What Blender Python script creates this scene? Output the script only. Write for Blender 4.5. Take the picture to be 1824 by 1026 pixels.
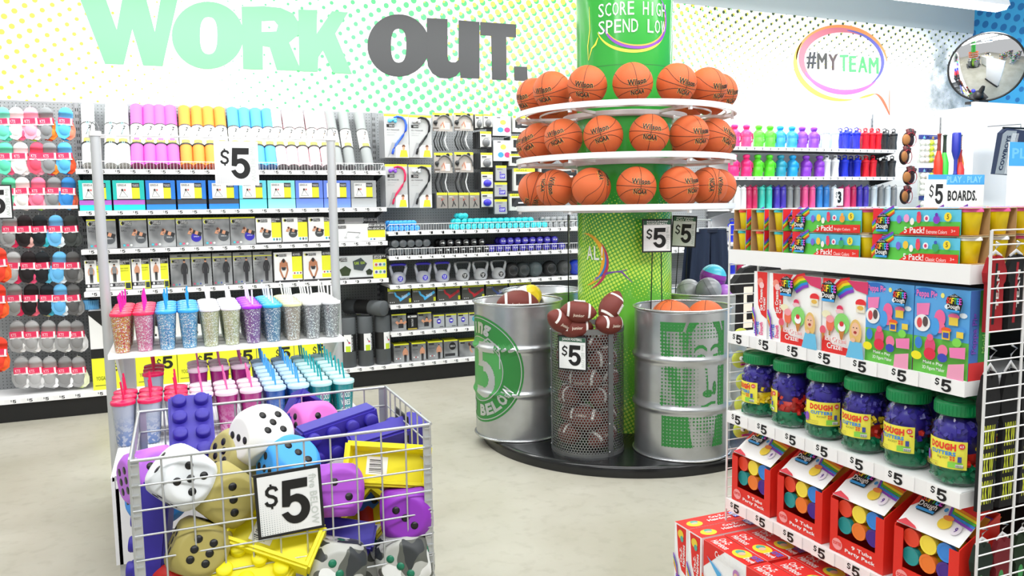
import bpy, bmesh, math, random
from mathutils import Vector, Matrix, Euler
from mathutils.geometry import tessellate_polygon
PI = math.pi
for o in list(bpy.data.objects): bpy.data.objects.remove(o)
SC = bpy.context.scene
COL = SC.collection
# ------------------------------------------------------------------ camera
F = 1410.5; YAW, PITCH, ROLL = math.radians(22.909), math.radians(5.741), math.radians(0.8125); H = 1.54
_f = Vector((math.sin(YAW)*math.cos(PITCH), math.cos(YAW)*math.cos(PITCH), -math.sin(PITCH)))
_r0 = Vector((math.cos(YAW), -math.sin(YAW), 0)); _d0 = _f.cross(_r0)
_r = _r0*math.cos(ROLL)+_d0*math.sin(ROLL); _d = -_r0*math.sin(ROLL)+_d0*math.cos(ROLL)
cd = bpy.data.cameras.new('camera'); cam = bpy.data.objects.new('camera', cd); COL.objects.link(cam)
cd.sensor_width = 36; cd.lens = F/1824*36; cd.clip_start = .05; cd.clip_end = 100
m3 = Matrix((_r, -_d, -_f)).transposed()
cam.matrix_world = Matrix.Translation((0, 0, H)) @ m3.to_4x4()
SC.camera = cam
# ------------------------------------------------------------------ world, lights, exposure
SC.view_settings.view_transform = 'Standard'; SC.view_settings.look = 'None'
SC.view_settings.exposure = 0.72; SC.view_settings.gamma = 1; SC.view_settings.use_curve_mapping = False
w = bpy.data.worlds.new('world'); SC.world = w; w.use_nodes = True
w.node_tree.nodes['Background'].inputs[0].default_value = (1, 1, 1, 1); w.node_tree.nodes['Background'].inputs[1].default_value = 0.35
def area(name, loc, rot, sx, sy, power, color=(1, 1, 1)):
    l = bpy.data.lights.new(name, 'AREA'); l.shape = 'RECTANGLE'; l.size = sx; l.size_y = sy; l.energy = power; l.color = color
    o = bpy.data.objects.new(name, l); o.location = loc; o.rotation_euler = rot; COL.objects.link(o); return o
area('ceiling_light_wash', (3.5, 6.35, 3.5), (math.radians(16), 0, 0), 11, .2, 150)
area('fill_light_middle', (2.5, 3.4, 4.3), (math.radians(12), 0, 0), 10, .5, 130)  # broad fill added under the ceiling, has no fixture of its own
area('fill_light_front', (2.6, 0.2, 4.3), (math.radians(34), 0, 0), 11, .8, 230)  # added fill, tilted toward the back wall to brighten camera-facing surfaces
# ------------------------------------------------------------------ helpers
def at(px, py, ax, v):
    q = _f+_r*((px-912)/F)+_d*((py-513)/F); k = 'xyz'.index(ax); o = Vector((0, 0, H)); return o+q*((v-o[k])/q[k])
def dep(px, py, D): return Vector((0, 0, H))+(_f+_r*((px-912)/F)+_d*((py-513)/F))*D
def lin(h):
    if isinstance(h, str):
        c = [int(h[i:i+2], 16)/255 for i in (0, 2, 4)]
    else: c = h
    return tuple((x/12.92 if x <= .04045 else ((x+.055)/1.055)**2.4) for x in c)+(1,)
MATS = {}
def M(h, rough=.55, metal=0, alpha=1, emit=0, trans=0, bump=0, bscale=200):
    k = (h, rough, metal, alpha, emit, trans, bump)
    if k in MATS: return MATS[k]
    m = bpy.data.materials.new('paint_'+str(h)); m.use_nodes = True; b = m.node_tree.nodes['Principled BSDF']
    b.inputs['Base Color'].default_value = lin(h); b.inputs['Roughness'].default_value = rough; b.inputs['Metallic'].default_value = metal
    b.inputs['Alpha'].default_value = alpha; b.inputs['Transmission Weight'].default_value = trans
    if emit:
        b.inputs['Emission Color'].default_value = lin(h); b.inputs['Emission Strength'].default_value = emit
    if bump:
        n = m.node_tree.nodes.new('ShaderNodeTexNoise'); n.inputs['Scale'].default_value = bscale
        t = m.node_tree.nodes.new('ShaderNodeTexCoord'); m.node_tree.links.new(t.outputs['Object'], n.inputs['Vector'])
        u = m.node_tree.nodes.new('ShaderNodeBump'); u.inputs['Strength'].default_value = bump; u.inputs['Distance'].default_value = .003
        m.node_tree.links.new(n.outputs['Fac'], u.inputs['Height']); m.node_tree.links.new(u.outputs['Normal'], b.inputs['Normal'])
    MATS[k] = m; return m
TXT = {}
def textgeo(s, bold=.0):
    k = (s, bold)
    if k in TXT: return TXT[k]
    c = bpy.data.curves.new('t', 'FONT'); c.body = s; c.size = 1; c.resolution_u = 2; c.offset = bold; c.space_character = 1+bold*2
    o = bpy.data.objects.new('t', c); COL.objects.link(o)
    me = bpy.data.meshes.new_from_object(o)
    vs = [tuple(v.co[:2]) for v in me.vertices]; fs = [tuple(p.vertices) for p in me.polygons]
    bpy.data.objects.remove(o); bpy.data.curves.remove(c); bpy.data.meshes.remove(me)
    if not vs: TXT[k] = ([], []); return TXT[k]
    x0 = min(v[0] for v in vs); x1 = max(v[0] for v in vs); y0 = min(v[1] for v in vs); y1 = max(v[1] for v in vs)
    vs = [((x-x0)/(x1-x0), (y-y0)/(y1-y0)) for x, y in vs]; TXT[k] = (vs, fs); return TXT[k]
def _five():
    o = [(.10, 1), (.96, 1), (.96, .80), (.40, .80), (.38, .66)]
    o += [(.50+.50*math.cos(a), .335+.335*math.sin(a)) for a in [math.radians(d) for d in range(105, -158, -14)]]
    o += [(.0, .24), (.26, .27)]
    o += [(.48+.20*math.cos(a), .335+.15*math.sin(a)) for a in [math.radians(d) for d in range(-150, 151, 20)]]
    o += [(.29, .46), (.05, .46)]
    return o
def _five2():
    o = [(.12, 1), (.97, 1), (.95, .79), (.38, .79), (.36, .64), (.56, .67)]
    o += [(.52+.48*math.cos(math.radians(d)), .335+.335*math.sin(math.radians(d))) for d in range(75, -151, -15)]
    o += [(.02, .26), (.24, .30)]
    o += [(.48+.22*math.cos(math.radians(d)), .34+.16*math.sin(math.radians(d))) for d in range(-150, 121, 18)]
    o += [(.30, .40), (.06, .42)]
    return o
FIVE = _five2()
DOL = [(.86, .70), (.78, .82), (.6, .86), (.38, .84), (.24, .74), (.24, .62), (.36, .54), (.6, .48), (.76, .40), (.78, .27), (.66, .17), (.45, .14), (.24, .18), (.14, .30)]
class MB:
    def __init__(s): s.v = []; s.f = []; s.m = []; s.s = []; s.mats = []
    def mi(s, m):
        if not isinstance(m, bpy.types.Material): m = M(m)
        if m not in s.mats: s.mats.append(m)
        return s.mats.index(m)
    def add(s, vs, fs, m, smooth=False):
        i = len(s.v); s.v += [tuple(p) for p in vs]; k = s.mi(m)
        for f in fs: s.f.append(tuple(i+a for a in f)); s.m.append(k); s.s.append(smooth)
    def box(s, x0, x1, y0, y1, z0, z1, m, R=None):
        vs = [Vector((x, y, z)) for x in (x0, x1) for y in (y0, y1) for z in (z0, z1)]
        if R is not None: vs = [R @ v for v in vs]
        s.add(vs, [(0, 1, 3, 2), (4, 6, 7, 5), (0, 4, 5, 1), (2, 3, 7, 6), (0, 2, 6, 4), (1, 5, 7, 3)], m)
    def lathe(s, prof, n, m, T=None, smooth=True, a0=0, a1=2*PI):
        full = abs(a1-a0-2*PI) < 1e-6; nn = n if full else n+1; vs = []; fs = []
        for r, z in prof:
            for i in range(nn):
                a = a0+(a1-a0)*i/n; vs.append(Vector((r*math.cos(a), r*math.sin(a), z)))
        for j in range(len(prof)-1):
            for i in range(n):
                k = (i+1) % nn; fs.append((j*nn+i, j*nn+k, (j+1)*nn+k, (j+1)*nn+i))
        if T is not None: vs = [T @ v for v in vs]
        s.add(vs, fs, m, smooth)
    def cyl(s, p0, p1, r, n, m, r1=None, caps=True, smooth=True):
        p0 = Vector(p0); p1 = Vector(p1); d = p1-p0; L = d.length; T = Matrix.Translation(p0) @ d.to_track_quat('Z', 'Y').to_matrix().to_4x4()
        r1 = r if r1 is None else r1
        s.lathe([(r, 0), (r1, L)], n, m, T, smooth)
        if caps:
            for rr, z, fl in ((r, 0, 1), (r1, L, 0)):
                vs = [T @ Vector((rr*math.cos(2*PI*i/n), rr*math.sin(2*PI*i/n), z)) for i in range(n)]
                f = tuple(range(n)); s.add(vs, [f[::-1] if fl else f], m)
    def path(s, pts, r, n, m, closed=False):
        pts = [Vector(p) for p in pts]; N = len(pts); vs = []; fs = []; up = Vector((0, 0, 1))
        for i, p in enumerate(pts):
            if closed: t = pts[(i+1) % N]-pts[i-1]
            else: t = pts[min(i+1, N-1)]-pts[max(i-1, 0)]
            t.normalize(); a = up if abs(t.z) < .9 else Vector((1, 0, 0)); u = t.cross(a).normalized(); w_ = t.cross(u)
            rr = r[i] if isinstance(r, (list, tuple)) else r
            for k in range(n): b = 2*PI*k/n; vs.append(p+(u*math.cos(b)+w_*math.sin(b))*rr)
        for i in range(N if closed else N-1):
            j = (i+1) % N
            for k in range(n): l = (k+1) % n; fs.append((i*n+k, j*n+k, j*n+l, i*n+l))
        if not closed: fs.append(tuple(range(n))); fs.append(tuple((N-1)*n+k for k in range(n))[::-1])
        s.add(vs, fs, m, True)
    def sphere(s, c, r, m, nu=16, nv=10, sc=(1, 1, 1)):
        prof = [(max(1e-5, math.sin(PI*j/nv))*r, -math.cos(PI*j/nv)*r) for j in range(nv+1)]
        s.lathe(prof, nu, m, Matrix.Translation(c) @ Matrix.Diagonal((sc[0], sc[1], sc[2], 1)))
    def prism(s, pts, y0, y1, m, fmap=None):   # outline (x,z) extruded along y
        n = len(pts); tr = tessellate_polygon([[Vector((p[0], p[1], 0)) for p in pts]])
        vs = [Vector((x, y0, z)) for x, z in pts]+[Vector((x, y1, z)) for x, z in pts]
        if fmap: vs = [fmap(v) for v in vs]
        fs = [tuple(t) for t in tr]+[tuple(n+a for a in t)[::-1] for t in tr]+[(i, (i+1) % n, n+(i+1) % n, n+i) for i in range(n)]
        s.add(vs, fs, m)
    def prints(s, ops, fm, w, h, k0=1):
        k = k0
        for op in ops:
            t = op[0]
            if t == 'r':
                _, u0, v0, u1, v1, c = op[:6]; n = op[6] if len(op) > 6 else 1
                vs = []; fs = []
                for i in range(n+1):
                    u = (u0+(u1-u0)*i/n)*w; vs += [fm(u, v0*h, k), fm(u, v1*h, k)]
                for i in range(n): fs.append((2*i, 2*i+2, 2*i+3, 2*i+1))
                s.add(vs, fs, c)
            elif t == 'e':
                _, cu, cv, ru, rv, c = op[:6]; n = 20 if max(ru*w, rv*h) > .012 else 10
                s.add([fm((cu+ru*math.cos(2*PI*i/n))*w, (cv+rv*math.sin(2*PI*i/n))*h, k) for i in range(n)], [tuple(range(n))], c)
            elif t == 'p':
                pts = op[1]; tr = tessellate_polygon([[Vector((a*w, b*h, 0)) for a, b in pts]])
                s.add([fm(a*w, b*h, k) for a, b in pts], [tuple(x) for x in tr], op[2])
            elif t == 'l':   # polyline band: points, width(m), colour
                pts = [Vector((a*w, b*h)) for a, b in op[1]]; W = op[2]; vs = []; fs = []
                for i, p in enumerate(pts):
                    d = pts[min(i+1, len(pts)-1)]-pts[max(i-1, 0)]; d.normalize(); nn = Vector((-d.y, d.x)); ww = W[i] if isinstance(W, list) else W
                    a = p+nn*ww/2; b = p-nn*ww/2; vs += [fm(a.x, a.y, k), fm(b.x, b.y, k)]
                for i in range(len(pts)-1): fs.append((2*i, 2*i+1, 2*i+3, 2*i+2))
                s.add(vs, fs, op[3])
            elif t == 't':
                _, tx, u0, v0, u1, v1, c = op[:7]; bold = op[7] if len(op) > 7 else .02; ang = op[8] if len(op) > 8 else 0; sl = op[9] if len(op) > 9 else 0
                vs, fs = textgeo(tx, bold); out = []
                for a, b in vs:
                    if ang == 90: a, b = 1-b, a
                    elif ang == -90: a, b = b, 1-a
                    out.append(fm((u0+(u1-u0)*a)*w, (v0+(v1-v0)*b+sl*a)*h, k))
                s.add(out, fs, c)
            elif t == '5':
                _, u0, v0, u1, v1, c = op; pts = [((u0+(u1-u0)*a), (v0+(v1-v0)*q)) for a, q in FIVE]
                tr = tessellate_polygon([[Vector((a*w, q*h, 0)) for a, q in pts]]); s.add([fm(a*w, q*h, k) for a, q in pts], [tuple(x) for x in tr], c)
            elif t == '$':
                _, u0, v0, u1, v1, c = op; W = (u1-u0)*w*.22
                s.prints([('l', [(u0+(u1-u0)*a, v0+(v1-v0)*q) for a, q in DOL], W, c), ('r', (u0+u1)/2-W/w*.3, v0, (u0+u1)/2+W/w*.3, v0+(v1-v0)*.2, c), ('r', (u0+u1)/2-W/w*.3, v1-(v1-v0)*.2, (u0+u1)/2+W/w*.3, v1, c)], fm, w, h, k)
            k += 1
    def build(s, name, parent=None, loc=(0, 0, 0), rot=None, weld=False):
        me = bpy.data.meshes.new(name); me.from_pydata(s.v, [], s.f)
        for m in s.mats: me.materials.append(m)
        me.polygons.foreach_set('material_index', s.m); me.polygons.foreach_set('use_smooth', s.s); me.update()
        o = bpy.data.objects.new(name, me); COL.objects.link(o); o.location = loc
        if rot is not None: o.rotation_euler = rot
        if parent: o.parent = parent
        return o
def tag(o, label, cat, group=None, kind=None):
    if kind: o['kind'] = kind
    if label: o['label'] = label
    if cat: o['category'] = cat
    if group: o['group'] = group
    return o
def E(name, label, cat, loc=(0, 0, 0), rot=(0, 0, 0), group=None):
    o = bpy.data.objects.new(name, None); COL.objects.link(o); o.location = loc; o.rotation_euler = rot; o.empty_display_size = .05
    return tag(o, label, cat, group)
def inst(src, loc, rot=None, label=None, group=None, scale=None, name=None):
    def cp(o, parent):
        c = o.copy(); COL.objects.link(c); c.parent = parent
        for ch in kids.get(o.name, []): cp(ch, c)
        return c
    kids = {}
    def walk(o):
        kids[o.name] = list(o.children)
        for ch in o.children: walk(ch)
    walk(src)
    r = cp(src, None); r.location = loc
    if rot is not None: r.rotation_euler = rot
    if scale: r.scale = scale
    if label: r['label'] = label
    if group: r['group'] = group
    return r
class Proto:            # first use moves the prototype itself, later uses copy it
    def __init__(s, o): s.o = o; s.used = False
    def put(s, loc, rot=None, label=None, group=None, scale=None):
        if s.used: o = inst(s.o, loc, rot, label, group); o.scale = (1, 1, 1)
        else: s.used = True; o = s.o
        if rot is None: o.rotation_euler = (0, 0, 0)
        o.location = loc
        if rot is not None: o.rotation_euler = rot
        if scale: o.scale = scale
        if label: o['label'] = label
        if group: o['group'] = group
        return o
ORD = 'first second third fourth fifth sixth seventh eighth ninth tenth eleventh twelfth thirteenth fourteenth fifteenth sixteenth seventeenth eighteenth nineteenth twentieth twenty-first twenty-second twenty-third twenty-fourth twenty-fifth'.split()
def FR(O, U, V, N): # planar print frame
    O, U, V, N = map(Vector, (O, U, V, N)); return lambda u, v, k: O+U*u+V*v+N*(.0004*k)
def front(w, d, h, y=None): return FR((-w/2, -d/2 if y is None else y, 0), (1, 0, 0), (0, 0, 1), (0, -1, 0))
def leftf(w, d, h): return FR((-w/2, d/2, 0), (0, -1, 0), (0, 0, 1), (-1, 0, 0))
def rightf(w, d, h): return FR((w/2, -d/2, 0), (0, 1, 0), (0, 0, 1), (1, 0, 0))
def topf(w, d, h): return FR((-w/2, -d/2, h), (1, 0, 0), (0, 1, 0), (0, 0, 1))
def pbox(name, w, d, h, base, fr=(), lf=(), tp=(), label=None, cat='box', rt=()):
    b = MB(); b.box(-w/2, w/2, -d/2, d/2, 0, h, base)
    b.prints(fr, front(w, d, h), w, h); b.prints(lf, leftf(w, d, h), d, h); b.prints(rt, rightf(w, d, h), d, h); b.prints(tp, topf(w, d, h), w, d)
    return Proto(tag(b.build(name), label, cat))
# ------------------------------------------------------------------ shader helper for halftone walls
class NT:
    def __init__(s, name, rough=.6):
        s.m = bpy.data.materials.new(name); s.m.use_nodes = True; s.t = s.m.node_tree; s.b = s.t.nodes['Principled BSDF']; s.b.inputs['Roughness'].default_value = rough
        s.tc = s.t.nodes.new('ShaderNodeTexCoord'); sp = s.t.nodes.new('ShaderNodeSeparateXYZ'); s.t.links.new(s.tc.outputs['Object'], sp.inputs[0]); s.x, s.y, s.z = sp.outputs
    def op(s, o, a, b=None, c=None):
        n = s.t.nodes.new('ShaderNodeMath'); n.operation = o
        for i, q in enumerate((a, b, c)):
            if q is None: continue
            if isinstance(q, (int, float)): n.inputs[i].default_value = q
            else: s.t.links.new(q, n.inputs[i])
        return n.outputs[0]
    def ramp(s, v, a, b, c, d):   # map range clamped
        n = s.t.nodes.new('ShaderNodeMapRange'); s.t.links.new(v, n.inputs[0])
        for i, q in enumerate((a, b, c, d)): n.inputs[i+1].default_value = q
        return n.outputs[0]
    def dots(s, u, v, ang, pitch, rad, du=0, dv=0):
        c, sn = math.cos(ang)/pitch, math.sin(ang)/pitch
        p = s.op('ADD', s.op('ADD', s.op('MULTIPLY', u, c), s.op('MULTIPLY', v, sn)), du)
        q = s.op('ADD', s.op('SUBTRACT', s.op('MULTIPLY', v, c), s.op('MULTIPLY', u, sn)), dv)
        p = s.op('SUBTRACT', s.op('FRACT', p), .5); q = s.op('SUBTRACT', s.op('FRACT', q), .5)
        r = s.op('SQRT', s.op('ADD', s.op('MULTIPLY', p, p), s.op('MULTIPLY', q, q)))
        return s.op('LESS_THAN', r, rad)
    def mix(s, fac, a, b):
        n = s.t.nodes.new('ShaderNodeMix'); n.data_type = 'RGBA'
        for i, q in ((0, fac), (6, a), (7, b)):
            if isinstance(q, (int, float)): n.inputs[i].default_value = q
            elif isinstance(q, str): n.inputs[i].default_value = lin(q)
            else: s.t.links.new(q, n.inputs[i])
        return n.outputs[2]
    def noise(s, scale, detail=3):
        n = s.t.nodes.new('ShaderNodeTexNoise'); n.inputs['Scale'].default_value = scale; n.inputs['Detail'].default_value = detail; s.t.links.new(s.tc.outputs['Object'], n.inputs['Vector']); return n.outputs[0]
    def out(s, c): s.t.links.new(c, s.b.inputs['Base Color']); return s.m
def clearmat():
    m = bpy.data.materials.new('clear_plastic'); m.use_nodes = True; t = m.node_tree; t.nodes.remove(t.nodes['Principled BSDF']); o = t.nodes['Material Output']
    a = t.nodes.new('ShaderNodeBsdfTransparent'); a.inputs[0].default_value = (.93, .97, .96, 1); g = t.nodes.new('ShaderNodeBsdfGlossy'); g.inputs['Roughness'].default_value = .04; x = t.nodes.new('ShaderNodeMixShader'); l = t.nodes.new('ShaderNodeLayerWeight'); l.inputs[0].default_value = .25
    r = t.nodes.new('ShaderNodeMapRange'); r.inputs[3].default_value = .02; r.inputs[4].default_value = .45
    t.links.new(l.outputs['Facing'], r.inputs[0]); t.links.new(r.outputs[0], x.inputs[0]); t.links.new(a.outputs[0], x.inputs[1]); t.links.new(g.outputs[0], x.inputs[2]); t.links.new(x.outputs[0], o.inputs[0]); return m
CLEAR = clearmat()
WHITE = M('f4f4f4', .45); BLACK = M('0b0b0c', .5); STEEL = M('b4b6b8', .35, .9); CHROME = M('d6d8da', .28, .9); GREY = M('8a8d90')
YW = 7.3            # graphic wall
# ================================================================== SETTING
n = NT('concrete_floor', .38); f1 = n.noise(1.3, 6); f2 = n.noise(14, 4)
c = n.mix(n.ramp(f1, .35, .7, 0, 1), 'a8a494', 'bcb9ac'); c = n.mix(n.ramp(f2, .52, .75, 0, .5), c, '9b9788'); n.out(c)
b = MB(); b.box(-5, 9.57, -3.5, 7.3, -.1, 0, n.m); tag(b.build('floor'), None, None, kind='structure')
n = NT('halftone_wall', .7); x, z = n.x, n.z
yl = n.op('MULTIPLY', n.ramp(x, -1.6, .5, .34, 0), n.ramp(z, 2.35, 3.0, .6, 1))
gr = n.op('MULTIPLY', n.ramp(x, .1, 2.2, 0, .34), 1)
gfade = n.ramp(x, 3.6, 6.2, 1, .12)
ylr = n.op('MULTIPLY', n.ramp(x, 2.0, 3.0, 0, .34), n.op('MULTIPLY', n.ramp(x, 4.3, 6.5, 1, .38), n.ramp(n.op('SUBTRACT', z, n.op('MULTIPLY', n.op('SUBTRACT', x, 5), .12)), 2.5, 3.3, .35, 1)))
dk = n.op('MULTIPLY', n.ramp(x, 5.0, 5.6, 0, 1), n.ramp(n.op('SUBTRACT', z, n.op('MULTIPLY', n.op('SUBTRACT', x, 6), .02)), 3.05, 3.75, .04, .24))
A = math.radians(33)
c = n.mix(n.dots(x, z, A, .085, yl), 'f8f8f8', 'e4dc3c')
c = n.mix(n.dots(x, z, A, .085, n.op('MULTIPLY', gr, gfade), .2), c, '4fd070')
c = n.mix(n.dots(x, z, A, .085, ylr, .2+.0, -.28), c, 'e9e45a')
c = n.mix(n.dots(x, z, A, .085, dk, .45, -.28), c, '3c5030')
# pale halftone picture at the far right of the wall
d2 = n.op('SQRT', n.op('ADD', n.op('POWER', n.op('MULTIPLY', n.op('SUBTRACT', x, 9.2), 1.0), 2), n.op('POWER', n.op('MULTIPLY', n.op('SUBTRACT', z, 3.1), .8), 2)))
pic = n.op('MULTIPLY', n.ramp(d2, .25, .75, 1, 0), n.ramp(n.noise(5, 5), .42, .62, 0, .75)); c = n.mix(pic, c, '6c7c7c'); n.out(c)
b = MB(); b.box(-5, 9.57, YW, YW+.15, 0, 3.69, n.m); tag(b.build('wall_back'), None, None, kind='structure')
b = MB(); b.box(-5, 9.57, YW-.01, YW+.15, 3.69, 4.6, M('b9c2c2', .8)); tag(b.build('trim_1'), 'grey wall band above the dotted graphic panel', None, kind='structure')
n = NT('blue_dotted_wall', .7)
c = n.mix(n.dots(n.y, n.z, math.radians(20), .13, n.ramp(n.z, 2.2, 3.4, .12, .33)), '3aa4dc', '1d6fb0'); n.out(c)
b = MB(); b.box(9.57, 9.7, -3.5, 7.45, 0, 4.6, n.m); tag(b.build('wall_right'), None, None, kind='structure')
b = MB(); b.box(-5, 9.7, -3.5, 7.45, 4.6, 4.7, M('c9cccc', .9)); tag(b.build('ceiling'), None, None, kind='structure')
# lettering on the wall: flat vinyl, laid out on the wall plane
def wallpt(px, py, lift=.002): p = at(px, py, 'y', YW); return Vector((p.x, YW-lift, p.z))
def wpoly(mb, outer, holes, m, lift=.003):
    loops = [outer]+holes; vs = [wallpt(px, py, lift) for L in loops for px, py in L]
    tr = tessellate_polygon([[Vector((px, -py, 0)) for px, py in L] for L in loops]); mb.add(vs, [tuple(t) for t in tr], m)
def ell(cx, cy, rx, ry, n=40, p=2.0, a0=0): 
    o = []
    for i in range(n):
        a = a0+2*PI*i/n; c_, s_ = math.cos(a), math.sin(a); e = 2/p
        o.append((cx+rx*math.copysign(abs(c_)**e, c_), cy+ry*math.copysign(abs(s_)**e, s_)))
    return o
root = E('wall_lettering', 'huge pale green WORK lettering on the dotted wall', 'lettering', (0, YW, 0))
rk = E('wall_lettering', 'huge black OUT lettering with full stop on the dotted wall', 'lettering', (0, YW, 0))
GL = M('63d278', .6); BL = M('2b2c2d', .6)
def letter(par, outer, holes, m, lift=.003):
    b = MB(); wpoly(b, outer, holes, m, lift); o = b.build('letter'); o.parent = par; o.location = (0, -YW, 0); return o
letter(root, [(120, -60), (187, 114), (220.5, 115), (235.7, 52), (254.8, 116.6), (289.7, 118), (318, -8), (331, -60), (296, -60), (275.8, 57), (252, -35), (243, -60), (228, -60), (207.9, 53), (168, -60)], [], GL)
letter(root, ell(370, 63, 64, 60, 48), [ell(371.6, 63.5, 15.5, 33, 28, 2.6)], GL, .004)
letter(root, [(430, 12), (470, 11), (500, 14), (522, 24), (532, 40), (532, 62), (515, 76), (533, 118), (535, 126), (493, 125), (480, 84), (468, 82), (468, 124), (433, 123)], [[(466, 38), (488, 37), (495, 45), (492, 56), (466, 57)]], GL, .005)
letter(root, [(531, 17), (565, 18), (564, 60), (591, 20), (620, 22), (597, 60), (627, 132), (593, 130), (575, 90), (567, 102), (566, 128), (533, 127)], [], GL, .006)
letter(rk, ell(709.7, 81, 55.5, 55.7, 48), [ell(710, 81.5, 13.5, 30, 28, 2.6)], BL)
letter(rk, [(760, 32), (797, 34)]+[(797, 100), (799, 108), (804, 111), (811, 111), (816, 107), (816.5, 98)]+[(816.5, 36), (854, 39), (854, 140), (820, 139), (819, 128), (812, 136), (800, 140), (784, 139), (770, 131), (762, 118), (760, 100)], [], BL, .004)
letter(rk, [(855, 39), (919, 43.5), (919, 67), (901.5, 66), (902.5, 143), (876, 142), (874.5, 64), (855, 63)], [], BL, .005)
letter(rk, [(915, 118), (939, 119), (940, 144.5), (916, 143.5)], [], BL)
# speech-bubble emblem #MYTEAM
root = E('wall_emblem', 'oval speech bubble of rainbow brush strokes reading MYTEAM on wall', 'emblem', (0, YW, 0))
def stroke(par, f, n, w0, m, name='brush_stroke', lift=.004, closed=False):
    pts = [f(i/n) for i in range(n+1)]; b = MB(); vs = []; fs = []
    for i, (px, py) in enumerate(pts):
        a = pts[max(i-1, 0)]; c_ = pts[min(i+1, n)]; dx, dy = c_[0]-a[0], c_[1]-a[1]; L = math.hypot(dx, dy) or 1; ww = w0(i/n)/2
        vs += [wallpt(px-dy/L*ww, py+dx/L*ww, lift), wallpt(px+dy/L*ww, py-dx/L*ww, lift)]
    for i in range(n): fs.append((2*i, 2*i+1, 2*i+3, 2*i+2))
    b.add(vs, fs, m); o = b.build(name, par); o.location = (0, -YW, 0); return o
def earc(cx, cy, rx, ry, a0, a1, tilt=.12):
    def f(t):
        a = math.radians(a0+(a1-a0)*t); x_, y_ = rx*math.cos(a), ry*math.sin(a); return (cx+x_*math.cos(tilt)-y_*math.sin(tilt), cy+x_*math.sin(tilt)+y_*math.cos(tilt))
    return f
bulge = lambda w: (lambda t: 1.1+1.5*w*math.sin(PI*t)**.7)
stroke(root, earc(1499, 111, 81, 63, 175, 350), 40, bulge(4), M('e8894a'))
stroke(root, earc(1498, 112, 82, 66, 70, 205), 40, bulge(5), M('f2c84a'))
stroke(root, earc(1500, 109, 73, 55, 120, 300), 40, bulge(7), M('c06a78'), lift=.005)
stroke(root, earc(1500, 109, 73, 55, 30, 150), 40, bulge(5), M('e45fc8'), lift=.006)
stroke(root, earc(1502, 108, 70, 54, 270, 400), 40, bulge(3), M('5a5aa8'), lift=.007)
stroke(root, lambda t: (1530+28*t, 175-8*t+0) if t < .99 else (1558, 167), 6, bulge(2), M('e8a04a'))
stroke(root, lambda t: (1558+26*t**.8, 167+38*t**1.5), 12, bulge(2.5), M('e86a4a'))
stroke(root, lambda t: (1584, 205-45*t), 8, bulge(1), M('e8907a'))
b = MB()
for tx, x0, x1, y0, y1, cc in (('#', 1436, 1452, 93, 122, '26292e'), ('M', 1455, 1471, 95, 123, '33332e'), ('Y', 1475, 1490, 97, 125, '4a3a3a'), ('T', 1495, 1509, 98, 127, '50c068'), ('E', 1512, 1523, 100, 128, '50c068'), ('A', 1528, 1543, 101, 129, '48bc60'), ('M', 1547, 1563, 103, 131, '50c068')):
    vs, fs = textgeo(tx, 0); [b.add([wallpt(x0+(x1-x0)*a+sx_, y1+(y0-y1)*q+sy_, .006+.0004*ii) for a, q in vs], fs, M(cc)) for ii, (sx_, sy_) in enumerate(((0, 0), (.9, .3), (1.6, 0), (.6, -.5)))]
o = b.build('lettering', root); o.location = (0, -YW, 0)
# ceiling lamps in view and behind
def lamp(x0, x1, y, z, label):
    r = E('ceiling_lamp', label, 'lamp', ((x0+x1)/2, y, z)); hw = (x1-x0)/2
    b = MB(); b.prism([(-.09, .0), (-.07, .06), (.07, .06), (.09, 0)], -hw, hw, M('d8dadc', .4), lambda v: Vector((v.y, v.x, v.z))); b.build('housing', r)
    b = MB(); b.prism([(-.08, 0), (-.055, -.035), (.055, -.035), (.08, 0)], -hw+.01, hw-.01, M('ffffff', .5, emit=3), lambda v: Vector((v.y, v.x, v.z))); b.build('diffuser', r)
    b = MB()
    for sx in (-hw*.6, hw*.6): b.cyl((sx, 0, .05), (sx, 0, 4.6-z), .006, 6, STEEL)
    b.build('hanging_rod', r)
lamp(4.6, 7.60, 5.5, 3.44, 'long white strip lamp hanging at the upper right')
lamp(-1.5, 3.2, .6, 3.9, 'long white strip lamp hanging over the aisle behind')
lamp(3.8, 8.5, .6, 3.9, 'long white strip lamp hanging near the blue wall')
# ================================================================== WALL GONDOLAS
YF, YB = 6.78, 7.2
n = NT('pegboard', .6)
pg = n.dots(n.x, n.z, 0, .0254, .13); n.out(n.mix(pg, '8d9193', '1c1d1e')); PEG = n.m
UP = M('8f9294', .4, .3)
def tagmesh(txt, name='price_tag'):
    b = MB(); b.box(-.036, .036, -.0012, 0, -.015, .015, M('f8f8f8')); b.prints([('$', .10, .42, .27, .92, BLACK), ('5', .3, .1, .62, .9, BLACK) if txt == '5' else ('t', txt, .3, .12, .56, .9, BLACK, .04)], FR((-.036, -.0012, -.015), (1, 0, 0), (0, 0, 1), (0, -1, 0)), .072, .03)
    o = b.build(name); me = o.data; bpy.data.objects.remove(o); return me
TG = {t: tagmesh(t) for t in ('5', '3', '4', '1')}
def addtag(par, t, x, y, z, rz=0, sc=1):
    o = bpy.data.objects.new('price_tag', TG[t]); COL.objects.link(o); o.parent = par; o.location = (x, y, z); o.rotation_euler = (0, 0, rz); o.scale = (sc, sc, sc)
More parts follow.
